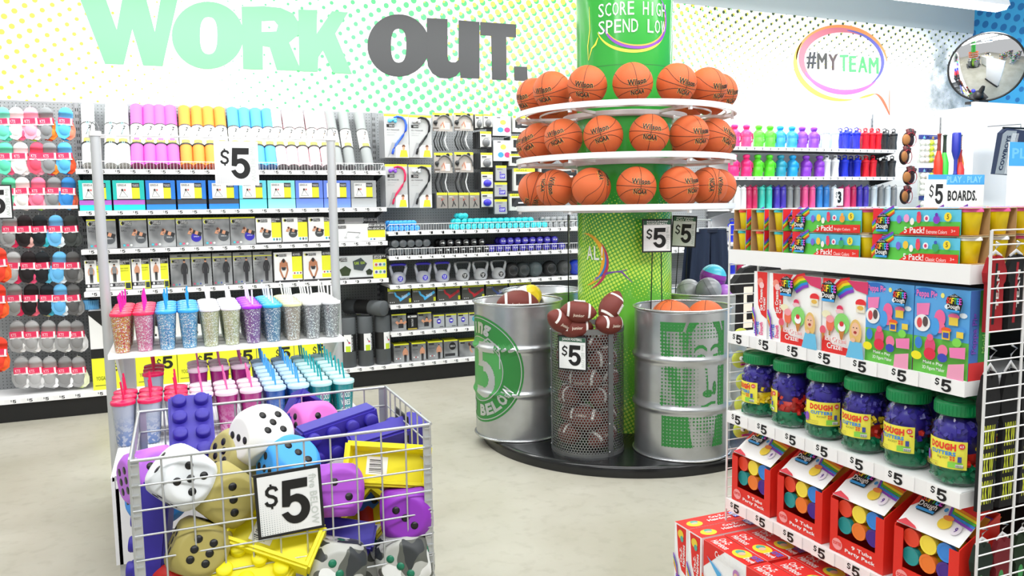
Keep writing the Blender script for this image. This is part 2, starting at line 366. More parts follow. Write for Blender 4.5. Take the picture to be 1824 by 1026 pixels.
def shelf(par, x0, x1, zt, tags, yf=YF, fence=False, dpt=.41, step=.106):
    b = MB(); b.box(x0, x1, yf+.006, yf+dpt, zt-.022, zt, WHITE); b.box(x0, x1, yf+.02, yf+dpt-.01, zt-.03, zt-.0221, M('3a3a3a'))  # dark grey sheet under the deck: shade below the shelf put into colour
    b.box(x0, x1, yf, yf+.0055, zt-.036, zt+.002, WHITE)
    for sx in (x0+.004, x1-.008): b.prism([(yf+.05, zt-.03), (yf+dpt, zt-.03), (yf+dpt, zt-.1)], sx, sx+.004, M('55585a'), lambda v: Vector((v.y, v.x, v.z)))
    s = b.build('shelf', par)
    s.location = (0, 0, 0)
    if tags:
        k = 0; x = x0+.08
        while x < x1-.04:
            t = tags[min(len(tags)-1, int((x-x0)/(x1-x0)*len(tags)))]
            addtag(s, t, x, yf-.0005, zt-.017); x += step; k += 1
    if fence:
        b = MB(); zf = zt+.062
        b.cyl((x0+.01, yf+.012, zf), (x1-.01, yf+.012, zf), .0028, 6, WHITE); nn = int((x1-x0)/.024)
        for i in range(nn+1):
            xx = x0+.01+(x1-x0-.02)*i/nn; b.cyl((xx, yf+.012, zt-.01), (xx, yf+.012, zf), .0013, 4, M('dcdcdc'), caps=False)
        for xx in (x0+.01, x1-.01): b.cyl((xx, yf+.012, zf), (xx, yf+.2, zt), .0025, 5, WHITE)
        b.build('wire_fence', s)
    return s
def gondola(label, x0, x1, shelves, base_tags='5', top=2.42, back=None):
    g = E('wall_gondola', label, 'shelving unit', ((x0+x1)/2, YB, 0)); off = Vector(((x0+x1)/2, YB, 0))
    parts = []
    b = MB(); b.box(x0, x1, YB, YB+.03, .12, top, back or PEG); parts.append(b.build('back_panel', g))
    b = MB(); b.box(x0+.02, x1-.02, YF+.05, YB+.03, 0, .125, BLACK); parts.append(b.build('kick_base', g))
    for xx in (x0, x1):
        b = MB()
        b.box(xx-.014 if xx == x1 else xx, xx if xx == x1 else xx+.014, YB-.012, YB, .12, top, UP)
        for k in range(int((top-.2)/.05)): b.box((xx-.010) if xx == x1 else xx+.004, (xx-.004) if xx == x1 else xx+.010, YB-.0125, YB-.0121, .2+k*.05, .225+k*.05, BLACK)
        parts.append(b.build('upright', g))
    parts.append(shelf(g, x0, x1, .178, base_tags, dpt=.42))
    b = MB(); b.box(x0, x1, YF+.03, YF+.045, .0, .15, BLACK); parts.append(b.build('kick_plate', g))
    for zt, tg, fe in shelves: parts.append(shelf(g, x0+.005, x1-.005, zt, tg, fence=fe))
    for p in parts: p.location = Vector(p.location)-off
    return g
X0, X1, X2 = -.67, 1.70, 4.07
SOCKU = gondola('wall shelving unit with pegboard hung full of socks at left', -3.05, X0, [])
gondola('wall shelving unit holding rolled yoga mats and boxed fitness balls', X0, X1, [(1.878, '5', True), (1.565, '5', False), (1.272, '5', False), (.948, '55553', False)])
gondola('wall shelving unit holding dumbbells and kettlebells under hanging packs', X1, X2, [(1.353, '1133334', True), (1.138, '4444555', True), (.882, '5', False), (.706, '5', False), (.461, '5335', False)])
gondola('narrow wall shelving unit behind the green column', X2, 5.37, [(1.1, '5', False), (.7, '5', False)])
gondola('wall shelving unit lined with rows of coloured water bottles', 5.37, 7.76, [(2.148, '3', False), (1.838, '3', False), (1.50, '3', False), (1.15, '5', False), (.8, '5', False)], top=2.55, back=M('eceeee', .7))
gondola('wall shelving unit with hanging gloves, ball packs and bats', 7.76, 8.92, [(1.2, '5', False)], top=2.6, back=M('eceeee', .7))
b = MB(); b.box(-2.05, -1.03+.36, YF+.02, YF+.03, 1.585, 1.61, WHITE)
for xx in (-1.9, -.75): b.box(xx-.01, xx+.01, YF+.03, YB, 1.59, 1.605, WHITE)
o = b.build('cross_bar', SOCKU); o['kind'] = 'stuff'; o.location = -Vector(SOCKU.location)
# ---- socks
def sockproto(c1, c2, c3, style=0):
    r = E('sock_pack', 'x', 'socks')
    rnd = random.Random(hash((c1, c2, c3)) & 255 if False else sum(map(ord, c1+c2+c3)))
    b = MB(); A_, B_, C_ = M(c1, .9, bump=.4), M(c2, .9, bump=.4), M(c3, .9, bump=.4)
    # heel/toe lobe on top
    b.lathe([(max(.0001, .052*math.sin(PI/2*j/5)), -.052*math.cos(PI/2*j/5)) for j in range(6)]+[(.052, .0), (.05, .05)], 16, A_, Matrix.Translation((0, 0, .19)) @ Matrix.Diagonal((1, .4, -1, 1)))
    for k in range(2): b.sphere((0, .012*k, .195), .05, B_ if k else A_, 14, 8, (1-.15*k, .35, .95))
    b.build('sock_toe', r)
    b = MB()
    for k, (dx, dz, cc) in enumerate(((-.018, -.0, A_), (.02, -.004, B_), (.0, -.012, C_))):
        pts = [(-.048+dx, .13), (-.052+dx, .06), (-.03+dx, .012+dz), (.012+dx, .0+dz), (.045+dx, .028+dz), (.05+dx, .075), (.044+dx*.4, .13)]
        b.prism(pts, .012*k-.022, .012*k-.010, cc)
    b.sphere((-.01, -.012, .075), .05, A_, 14, 8, (.95, .42, 1.1)); b.sphere((.03, -.004, .05), .034, B_, 12, 8, (.9, .5, 1.1)); b.build('sock_foot', r)
    b = MB(); b.box(-.053, .05, -.027, .014, .113, .158, M('e8305e')); b.box(-.053, .05, -.0272, .014, .105, .113, WHITE)
    b.prints([('t', 'KTS', .1, .25, .45, .75, M('f9c8d4')), ('t', 'no show socks', .1, .05, .8, .2, M('f9c8d4'), 0), ('r', .82, 0, .95, 1, M('ffffff'))], FR((-.053, -.027, .113), (1, 0, 0), (0, 0, 1), (0, -1, 0)), .103, .045); b.build('paper_band', r)
    b = MB(); b.path([(0, -.005, .235), (0, -.004, .25), (0, .012, .26), (0, .25, .262)], .0022, 6, CHROME); b.build('hook', r)
    return Proto(r)
SK = {}
def socks(px, py, cols, label, Y=6.93, dz=0):
    if cols not in SK: SK[cols] = sockproto(*cols)
    p = at(px, py, 'y', Y); rz = random.Random(px*7+py).uniform(-.12, .12)
    SK[cols].put((p.x, Y, p.z-.245+dz), (0, rz*.6, rz), label, scale=(.95, 1, 1), group= 'packs of low socks on the pegboard hooks')
rows = [(190, [7, 29, 56, 84, 113], [('6fe0c0', '58c8a8', '88e8d8'), ('f6f2f2', 'e85a80', 'f0d8c0'), ('f8a8c0', 'f4e8ec', 'a8d850'), ('8a8d8f', 'ff8a30', 'f0542a'), ('58b4e8', 'f0846a', '3aa0e0')], ('mint green', 'white and pink', 'pale pink', 'grey and orange', 'sky blue and coral')),
        (252, [9, 36, 62, 88, 116], [('62d8b0', 'e85a80', '88e8d8'), ('f6f2f2', 'f4f0f0', 'e8e0e0'), ('e8506a', 'f49ab0', 'f8c0cc'), ('8a8d8f', 'ff8a30', 'e83a6a'), ('58b4e8', 'e8502a', '3a80d0')], ('mint green', 'plain white', 'rose pink', 'grey and orange', 'sky blue and red')),
        (314, [12, 41, 67, 94, 118], [('58c898', 'e85a80', '5ad0b0'), ('f4f0ec', 'd8384e', 'eae6e0'), ('f07a98', 'f8c8d4', '9ad040'), ('8a8d8f', 'ff8a30', '4a2a60'), ('3a8ad0', 'f06a4a', '60b8f0')], ('green', 'white and crimson', 'pink', 'grey and orange', 'blue and coral')),
        (382, [16, 44, 72, 99, 128], [('9a9a9a', 'e8305e', 'd0cccc'), ('241c1e', 'f0b8b0', 'c84a5a'), ('1c2226', '38b8c8', 'b8a8a0'), ('6ab8ea', 'e8f2f8', 'c8f0e0'), ('3c403e', '4a4e4c', '303432')], ('light grey', 'black and salmon', 'black and teal striped', 'sky blue and white', 'charcoal')),
        (447, [20, 49, 77, 102, 129], [('b0b0b0', 'e8305e', 'd8d8d4'), ('201a1c', 'e8507a', 'd8b8b0'), ('1a1e22', '60c0e0', '2c2c30'), ('6ab8ea', 'e8f2f8', 'd8eef8'), ('5a5a5a', '8a8a88', '6a6a6a')], ('pale grey', 'black and pink', 'black and aqua striped', 'sky blue and white', 'mid grey')),
        (505, [26, 53, 81, 107, 132], [('8f8f8d', 'e8305e', 'b4b4b0'), ('1c1719', 'f06a80', 'b87a70'), ('1a2026', '40a8c0', 'd8d090'), ('6ab8ea', 'e8f2f8', 'a8d0f0'), ('606060', '909090', '787878')], ('stone grey', 'black and coral', 'black, teal and yellow', 'sky blue and white', 'dark grey')),
        (570, [31, 57, 84, 111, 139], [('9c9c9c', 'ececec', 'c0c0c0'), ('a8a8a8', 'f0f0f0', 'c8c8c8'), ('a0a0a0', 'e4e4e4', 'b8b8b8'), ('a0a0a0', 'ececec', 'c4c4c4'), ('8c8c8c', 'e8e8e8', 'd0d0d0')], ('grey and white',)*5),
        (634, [37, 64, 90, 116, 141], [('a0a0a0', 'ececec', 'c0c0c0'), ('b4b4b4', 'dcdcdc', 'c8c8c8'), ('a8a8a8', 'ffffff', 'b8b8b8'), ('8c8c8c', 'ffffff', 'c4c4c4'), ('9c9c9c', 'f4f8d0', 'e0f0a0')], ('pale grey and white',)*4+('grey, white and lime',))]
for ri, (py, xs, cs, nm) in enumerate(rows):
    for ci, (px, cc) in enumerate(zip(xs, cs)):
        socks(px, py, cc, f'{nm[ci]} low socks, {ORD[ri]} row down, {ORD[4-ci]} hook from right')
for k, (px, py) in enumerate(((3, 600), (8, 440), (2, 505))):
    socks(px-9, py, ('e8402a', 'f0602a', 'c82a2a'), f'red socks cut off by the left edge, {("lowest", "topmost", "middle")[k]} of three', Y=6.6)
# ---- yoga mats
MATC = {'white': ('e8f0f0', 'a8a8a0'), 'pink': ('dc62c8', '8a2a5c'), 'orange': ('f49038', 'c05024'), 'blue': ('54aae8', '3a6a9c'), 'blush': ('ecc8ce', '6a6668'), 'grey': ('8c9090', '505254')}
def matproto(nm):
    a, e = MATC[nm]; r = E('yoga_mat', 'x', 'yoga mat'); R_ = .046; L = .58
    b = MB(); b.lathe([(R_, .0), (R_, L-.006), (R_*.9, L), (.001, L)], 20, M(a, .7, bump=.3)); b.lathe([(.001, .0), (R_, .0)], 20, M(e, .8))
    if nm == 'white': b.box(-.008, .008, -R_-.001, -R_+.002, .01, L-.01, M('9adfe4', .6))
    sp = []
    for i in range(60): t = i/59*6*PI; rr = .006+.036*i/59; sp.append((rr*math.cos(t), rr*math.sin(t)))
    b.prints([('l', sp, .003, M('5a4a50'))], FR((0, 0, -.0006), (1, 0, 0), (0, 1, 0), (0, 0, -1)), 1, 1)
    b.build('roll', r)
    b = MB(); b.lathe([(R_+.0012, .19), (R_+.0012, .38)], 20, M('f6f6f2', .5))
    b.lathe([(R_+.0018, .183), (R_+.0018, .200)], 20, M('1c1c1c', .5)); b.lathe([(R_+.0018, .374), (R_+.0018, .384)], 20, M('3a3a38', .5))
    fm = lambda u, v, k: Vector((math.sin(u)*(R_+.0014+.0003*k), -math.cos(u)*(R_+.0014+.0003*k), v))
    ops = [('r', -.7, .20, .7, .23, M('f2e94e'), 8), ('l', [(-.3, .26), (-.1, .28), (.1, .32), (.35, .33)], .016, M('2a2a2a')), ('e', .3, .345, .2, .008, M('3a3a3a')), ('t', 'SERIES-8', -.6, .362, .5, .374, BLACK, 0)]
    if nm in ('blush', 'grey'): ops.append(('l', [(-.2, .28), (.0, .33), (.2, .28)], .01, M('e89050')))
    if nm == 'pink': ops.append(('r', -.4, .215, .4, .24, M(a), 6))
    b.prints(ops, fm, 1, 1); b.build('label_sleeve', r)
    return Proto(r)
MP = {}
mats_ = [(157, 'white'), (196, 'white'), (220, 'white'), (243, 'pink'), (266, 'pink'), (287, 'pink'), (308, 'pink'), (331, 'orange'), (353, 'orange'), (375, 'orange'), (397, 'orange'), (420, 'blue'), (441, 'blue'), (461, 'blue'), (481, 'blue'), (501, 'blush'), (520, 'blush'), (540, 'blush'), (560, 'blush'), (581, 'blush'), (600, 'grey'), (621, 'grey'), (654, 'grey')]
for i, (px, nm) in enumerate(mats_):
    if nm not in MP: MP[nm] = matproto(nm)
    x = at(px+2, 290, 'y', 6.87).x
    MP[nm].put((x, 6.848, 1.907), (math.radians(-32), 0, math.radians(random.Random(i).uniform(-2.5, 2.5))), f'rolled {nm} yoga mat with printed sleeve, {ORD[i]} from the left on top shelf', 'rolled yoga mats on the top shelf')
# ---- generic figure prints
SKN = M('d89a78'); DRK = M('2c2c30')
def person_ops(cu, v0, v1, top, bot, arms=True, hw=.06):
    hgt = v1-v0; o = [('e', cu, v1-.07*hgt, hw*.45, .075*hgt, SKN), ('e', cu, v1-.035*hgt, hw*.45, .045*hgt, DRK)]
    o += [('p', [(cu-hw, v0+.8*hgt), (cu-hw*.7, v0+.45*hgt), (cu+hw*.7, v0+.45*hgt), (cu+hw, v0+.8*hgt), (cu+hw*.5, v0+.86*hgt), (cu-hw*.5, v0+.86*hgt)], top)]
    o += [('p', [(cu-hw*.75, v0+.47*hgt), (cu-hw*.6, v0), (cu-hw*.1, v0), (cu, v0+.35*hgt), (cu+hw*.1, v0), (cu+hw*.6, v0), (cu+hw*.75, v0+.47*hgt)], bot)]
    if arms:
        for s_ in (-1, 1): o.append(('l', [(cu+s_*hw*.9, v0+.78*hgt), (cu+s_*hw*1.3, v0+.6*hgt), (cu+s_*hw*1.0, v0+.42*hgt)], .009, SKN if top != DRK else top))
    return o
YEL = M('eef032', .5); LGY = M('b9bbbb'); 
def logo(u, v, w_, h_, dark=False):
    return [('l', [(u+w_*.12, v+h_), (u, v+h_*.5), (u+w_*.12, v)], .005, YEL), ('e', u+w_*.2, v+h_*.5, w_*.13, h_*.45, BLACK), ('r', u+w_*.36, v, u+w_, v+h_, BLACK), ('t', 'SERIES-8', u+w_*.4, v+h_*.55, u+w_*.97, v+h_*.92, M('f4f4f4'), 0), ('t', 'FITNESS', u+w_*.4, v+h_*.1, u+w_*.97, v+h_*.45, M('f4f4f4'), 0)]
n = NT('box_grey', .45); n.out(n.mix(n.ramp(n.noise(9, 1), .35, .65, 0, 1), '6e7072', 'a9abac')); BG = n.m
def lying(cu, cv, ball, s=1): # woman leaning back over a ball
    return [('e', cu+.1*s, cv-.13*s, .2*s, .17*s, ball), ('t', 'SERIES-8', cu-.0*s, cv-.13*s, cu+.2*s, cv-.09*s, WHITE, 0), ('l', [(cu-.14*s, cv+.09*s), (cu-.2*s, cv-.0), (cu-.1*s, cv-.0)], .016*s, SKN), ('l', [(cu-.06*s, cv+.08*s), (cu+.12*s, cv+.02*s), (cu+.3*s, cv-.03*s)], .028*s, SKN), ('l', [(cu-.03*s, cv+.07*s), (cu+.06*s, cv+.04*s)], .03*s, DRK), ('l', [(cu+.17*s, cv+.0), (cu+.3*s, cv-.04*s)], .032*s, DRK), ('e', cu-.09*s, cv+.13*s, .055*s, .065*s, SKN), ('e', cu-.11*s, cv+.15*s, .05*s, .05*s, M('5a3020'))]
def wallbox(pr, px0, px1, py, ztop_shelf, label, yf=YF+.035, group=None, dz=0, w=None, dpt=.1):
    a = at(px0, py, 'y', yf).x; c_ = at(px1, py, 'y', yf).x; w0 = c_-a
    o = pr.put(((a+c_)/2, yf+dpt, ztop_shelf+dz), None, label, group); o.scale = ((w0*.97)/w if w else 1, 1, 1); return o
# blocks on second shelf
GRP = 'foam yoga blocks stacked on the second shelf'
bl = [(139, 198, 'teal', '22c8c0', 'b060c0'), (200, 258, 'teal', '22c8c0', 'b060c0'), (259, 313, 'blue', '2a80e0', '3c4450'), (315, 368, 'blue', '2a80e0', '3c4450'), (371, 426, 'blue', '2a80e0', '3c4450'), (426, 476, 'light aqua', '6ad8ec', '6ad8ec'), (477, 527, 'pale turquoise', '8ae4e4', '8ae4e4'), (527, 577, 'periwinkle', '6a8ae8', '6a8ae8'), (577, 626, 'periwinkle', '6a8ae8', '6a8ae8'), (626, 672, 'silver grey', 'a8acae', 'a8acae')]
BP = {}
for i, (a, c_, nm, col, stripe) in enumerate(bl):
    for lvl in (0, 1):
        k = (nm, lvl)
        if k not in BP:
            hgt = .078 if lvl == 0 else .15
            m_ = M(col, .35); b = MB(); W_ = .228; D_ = .15
            b.box(-W_/2, W_/2, -D_/2, D_/2, .001, hgt, m_)
            if lvl == 0 and stripe != col: b.box(-W_/2-.0005, W_/2+.0005, -D_/2-.001, D_/2, hgt*.55, hgt+.0004, M(stripe, .4))
            if lvl == 1:
                b.prints([('r', .12, .05, .6, .85, M('f2f2f0')), ('r', .6, .03, .85, .62, YEL), ('r', .6, .62, .85, .86, DRK), ('t', 'YOGA BLOCK', .62, .67, .83, .8, WHITE, 0), ('t', 'SERIES-8', .15, .7, .42, .8, DRK, 0), ('l', [(.3, .5), (.2, .15), (.46, .15), (.3, .5)], .003, M('3a3a3a')), ('e', .3, .5, .035, .06, M('4a2a20')), ('e', .38, .5, .03, .05, M('e0605a')), ('r', .12, .0, .85, .05, BLACK)], front(W_, D_, hgt), W_, hgt)
            BP[k] = Proto(tag(b.build('yoga_block'), 'x', 'yoga block', GRP))
        wallbox(BP[k], a, c_, 345, 1.568, f'{nm} foam yoga block, {"upper labelled one" if lvl else "lower plain one"} of the {ORD[i]} stack from left', group=GRP, dz=0 if lvl == 0 else .08, w=.228)
# fitness balls
GB = 'boxed fitness balls on the third shelf'
def fb(ballc):
    return pbox('fitness_ball_box', .2, .15, .225, BG, [('r', 0, .955, 1, 1, YEL), ('t', 'FITNESS', .06, .66, .4, .73, DRK, 0), ('t', 'BALL', .06, .57, .26, .64, DRK, 0)]+logo(.04, .79, .42, .13)+lying(.66, .45, M(ballc, .3))+[('e', .14, .1, .045, .04, M('38b0c0')), ('e', .27, .1, .045, .04, M('c85070')), ('e', .4, .1, .045, .04, M('d8e0d8'))], label='x')
FBG, FBP = fb('5a5e62'), fb('3a32b0')
FBW = pbox('fitness_ball_box', .2, .15, .215, M('f5f5f3'), [('r', .62, .1, 1, .82, YEL), ('r', .62, .82, 1, 1, DRK), ('t', 'FITNESS', .64, .91, .95, .98, WHITE, 0), ('t', 'BALL', .64, .84, .82, .9, WHITE, 0), ('r', .62, .1, 1, .24, M('e8ecec')), ('e', .7, .17, .04, .05, M('38a0b0')), ('e', .82, .17, .04, .05, M('505a60')), ('e', .93, .17, .04, .05, M('70a0a0')), ('r', 0, 0, 1, .06, DRK)]+logo(.04, .84, .42, .11)+lying(.33, .48, M('4a4e50', .3), .85), label='x')
for i, (a, c_) in enumerate([(153, 207), (212, 262), (263, 313), (313, 361), (361, 410), (410, 456)]):
    wallbox(FBP if i in (3, 5) else FBG, a, c_, 410, 1.275, f'grey fitness ball box with yellow top and {"purple" if i in (3,5) else "grey"} ball picture, {ORD[i]} from left', group=GB, w=.2)
for i, (a, c_) in enumerate([(456, 502), (503, 549), (550, 596)]):
    wallbox(FBW, a, c_, 410, 1.275, f'white fitness ball box with yellow side panel, {ORD[i]} white one from left', group=GB, w=.2)
ab = [('r', .68, .8, .99, 1, DRK), ('t', 'MINI AEROBIC BAR', .69, .83, .98, .97, WHITE, .01), ('r', .66, .2, .99, .62, YEL), ('r', .66, .62, .99, .8, BLACK), ('t', 'MINI AEROBIC BAR', .67, .65, .97, .77, WHITE, .01), ('l', [(.28, .55), (.52, .48)], .004, DRK), ('l', [(.28, .55), (.24, .25)], .002, GREY), ('l', [(.52, .48), (.45, .25)], .002, GREY), ('e', .24, .22, .03, .06, LGY), ('e', .46, .22, .04, .06, LGY), ('e', .72, .1, .02, .05, M('48a0b0')), ('e', .78, .1, .02, .05, M('506080'))]+logo(.03, .76, .22, .16)
p = pbox('aerobic_bar_box', .42, .12, .15, M('f3f3f2'), ab, label='white mini aerobic bar box on the third shelf, front one', cat='box')
wallbox(p, 592, 690, 410, 1.275, 'white mini aerobic bar box on the third shelf, front one', w=.42)
p2 = inst(p.o, (p.o.location.x-.0, YF+.27, 1.275), None, 'mini aerobic bar box standing taller behind the white one'); p2.scale = (p.o.scale[0]*.85, 1, 1.35)
# fourth shelf: belts, sauna suits, wheels, sports dice
def belt(w_, top_, nm): return pbox('slimmer_belt_box', w_, .06, .235, M('f4f4f2'), [('r', .55, .28, .98, .82, YEL), ('r', .55, .82, .98, 1, DRK), ('t', 'SLIMMER', .57, .9, .95, .96, WHITE, 0), ('t', 'BELT', .57, .83, .8, .89, WHITE, 0), ('r', 0, .1, 1, .22, DRK), ('t', 'SERIES-8 FITNESS', .3, .12, .7, .2, WHITE, 0), ('e', .14, .16, .06, .045, WHITE), ('t', 'WAIST TRIMMER', .56, .68, .9, .72, M('7a7a10'), 0), ('t', 'adjustable fit', .56, .6, .9, .64, M('7a7a10'), 0)]+logo(.04, .9, .42, .08)+person_ops(.3, .26, .86, top_, DRK, hw=.1)+[('r', .72, .0, 1, .26, YEL), ('r', .75, .03, .97, .22, M('2a3a38'))], label='x')
BA, BB = belt(.2, M('8a8c8e'), ''), belt(.17, SKN, '')
wallbox(BA, 149, 189, 490, .951, 'white slimmer belt box with man in grey top, leftmost', group='slimmer belt boxes', w=.2)
wallbox(BA, 190, 233, 490, .951, 'white slimmer belt box with man in grey top, beside the pole', group='slimmer belt boxes', w=.2)
wallbox(BB, 234, 267, 490, .951, 'white slimmer belt box with woman in black, left of two', group='slimmer belt boxes', w=.17)
wallbox(BB, 268, 301, 490, .951, 'white slimmer belt box with woman in black, right of two', group='slimmer belt boxes', w=.17)
SS = pbox('sauna_suit_box', .165, .07, .26, BG, [('r', 0, .86, 1, .885, YEL), ('t', 'SAUNA', .07, .64, .4, .69, DRK, 0), ('t', 'SUIT', .07, .57, .3, .62, DRK, 0), ('r', .36, .93, .6, .96, DRK)]+logo(.06, .74, .4, .09)+person_ops(.7, .06, .84, DRK, DRK, hw=.12)+[('e', .12, .07, .045, .03, M('c85070')), ('e', .27, .07, .045, .03, M('48a8b0')), ('e', .42, .07, .045, .03, M('5060a0'))], label='x')
for i, (a, c_) in enumerate([(303, 340), (341, 378), (379, 415), (416, 451), (452, 487)]):
    wallbox(SS, a, c_, 480, .951, f'grey sauna suit box with figure in black, {ORD[i]} from left', group='boxed sauna suits on the fourth shelf', w=.165)
AW = pbox('exercise_wheel_box', .24, .14, .25, M('f5f5f3'), [('r', .64, .1, 1, .85, YEL), ('r', .64, .85, 1, 1, DRK), ('t', 'AB WHEEL', .67, .88, .95, .96, WHITE, 0), ('r', .64, .24, 1, .34, M('f0f0ea')), ('e', .72, .29, .03, .03, M('c04040')), ('e', .83, .29, .03, .03, M('3aa0a0')), ('e', .94, .29, .03, .03, M('904060')), ('r', 0, 0, 1, .06, DRK)]+logo(.04, .86, .4, .08)+[('e', .33, .62, .11, .14, M('b87a58')), ('l', [(.22, .66), (.2, .4), (.3, .15)], .014, M('b87a58')), ('l', [(.44, .66), (.47, .4), (.38, .15)], .014, M('b87a58')), ('p', [(.24, .5), (.42, .5), (.38, .4), (.28, .4)], DRK), ('e', .33, .72, .055, .07, M('2a201c')), ('e', .34, .12, .05, .045, DRK)], label='x')
for i, (a, c_) in enumerate([(489, 540), (541, 594)]): wallbox(AW, a, c_, 480, .951, ('white box showing a man bending over an exercise wheel, left one', 'white exercise wheel box half hidden by the grey pole')[i], w=.24)
pent = lambda cx, cy, r, a0=.3: [(cx+r*math.cos(a0+2*PI*i/5), cy+r*2.0*math.sin(a0+2*PI*i/5)) for i in range(5)]
DB = pbox('sports_dice_box', .4, .2, .2, M('cfd2d2'), [('r', .73, 0, 1, 1, YEL), ('r', .73, .82, 1, 1, BLACK), ('t', 'SPORTS', .75, .91, .98, .98, WHITE, .01), ('t', 'DICE', .75, .83, .9, .9, WHITE, .01), ('r', .75, .5, .98, .68, M('dfe3d8')), ('r', .75, .18, .98, .36, M('dfe3d8')), ('r', 0, 0, .73, .07, BLACK), ('t', 'SPORTS DICE', .03, .015, .25, .06, WHITE, 0), ('p', pent(.18, .35, .12), M('2c3a1c')), ('p', pent(.46, .62, .15, .1), M('3a4448')), ('p', pent(.65, .28, .075), M('25301c')), ('t', 'PLANK', .36, .62, .45, .75, M('b8d83a'), .01), ('t', 'SQUAT', .48, .62, .57, .75, M('b8d83a'), .01)]+logo(.02, .78, .2, .16)+[('e', .79+.08*q, v_, .025, .06, M(cc)) for q, v_, cc in ((0, .59, 'c05050'), (1, .59, '505a90'), (2, .59, '58a0a0'), (0, .27, '5050a0'), (1, .27, '60a060'), (2, .27, '5068a0'))], label='x')
wallbox(DB, 597, 690, 480, .951, 'wide sports dice box with black polygon dice on the fourth shelf', w=.4)
# big yoga mat cartons on the base deck
MC = pbox('yoga_mat_carton', .3, .3, .62, M('f0f0ee'), [('r', 0, 0, 1, .4, YEL), ('r', 0, .4, 1, .52, BLACK), ('t', '24" X 68"', .3, .425, .72, .495, WHITE, .01), ('p', [(0, .95), (.3, .8), (.8, .72), (1, .72), (1, .85), (.7, .9), (.3, 1), (0, 1)], BLACK), ('$', .5, .22, .62, .34, M('17170c')), ('5', .64, .2, .9, .36, M('17170c')), ('r', .05, .05, .4, .06, M('70702a')), ('t', 'YOGA MATS', .08, .12, .5, .17, M('55551c'), 0), ('r', .3, .58, .55, .66, BLACK)], label='x', cat='carton')
for i in range(6):
    o = MC.put((-.5+.305*i, YF+.2, .18), None, f'tall white and yellow yoga mat carton on the base deck, {ORD[i]} from left', 'yoga mat cartons on the base deck')
r = E('rolled_towel', 'light blue rolled mat sticking up from the first carton', 'mat', (at(162, 575, 'y', 6.9).x, 6.98, .801)); b = MB()
b.lathe([(.001, 0), (.055, 0), (.055, .07), (.001, .07)], 40, M('58b0ec', .8)); 
for i in range(28): a = 2*PI*i/28; b.cyl((.055*math.cos(a), .055*math.sin(a), .0), (.055*math.cos(a), .055*math.sin(a), .07), .0035, 5, M('8accf6', .8))
b.build('roll', r)
# foam rollers
def roller():
    r = E('foam_roller', 'x', 'foam roller'); b = MB(); R_ = .068; b.lathe([(.001, 0), (R_-.004, 0), (R_, .004), (R_, .43), (R_-.004, .434), (.001, .434)], 28, M('505456', .8, bump=.3)); b.build('foam_core', r)
    b = MB(); b.lathe([(R_+.001, .14), (R_+.001, .29)], 28, M('1a1a1a', .5))
    fm = lambda u, v, k: Vector((math.sin(u)*(R_+.0014+.0003*k), -math.cos(u)*(R_+.0014+.0003*k), v))
    b.prints([('r', -.7, .14, .25, .29, M('f2f2f2'), 8), ('r', -.5, .14, .1, .19, M('c8e030'), 6), ('l', [(-.3, .25), (-.1, .22), (.1, .215)], .012, DRK), ('e', -.05, .22, .12, .008, M('d84a6a')), ('t', 'SERIES-8', .28, .15, .42, .28, WHITE, 0, 90)], fm, 1, 1); b.build('label_sleeve', r)
    return Proto(r)
RP = roller()
for i, px in enumerate((621, 652, 683)):
    x = at(px, 640, 'y', 6.87).x; RP.put((x, 6.87, .18), (0, 0, .3*i), f'dark grey foam roller standing on the base deck, {ORD[i]} from left', 'dark grey foam rollers')
RP.put((at(680, 535, 'y', 6.82).x-.25, 7.125, .614+.069), (math.radians(90), 0, math.radians(37)), 'dark grey foam roller lying across the tops of the standing rollers', 'dark grey foam rollers', )
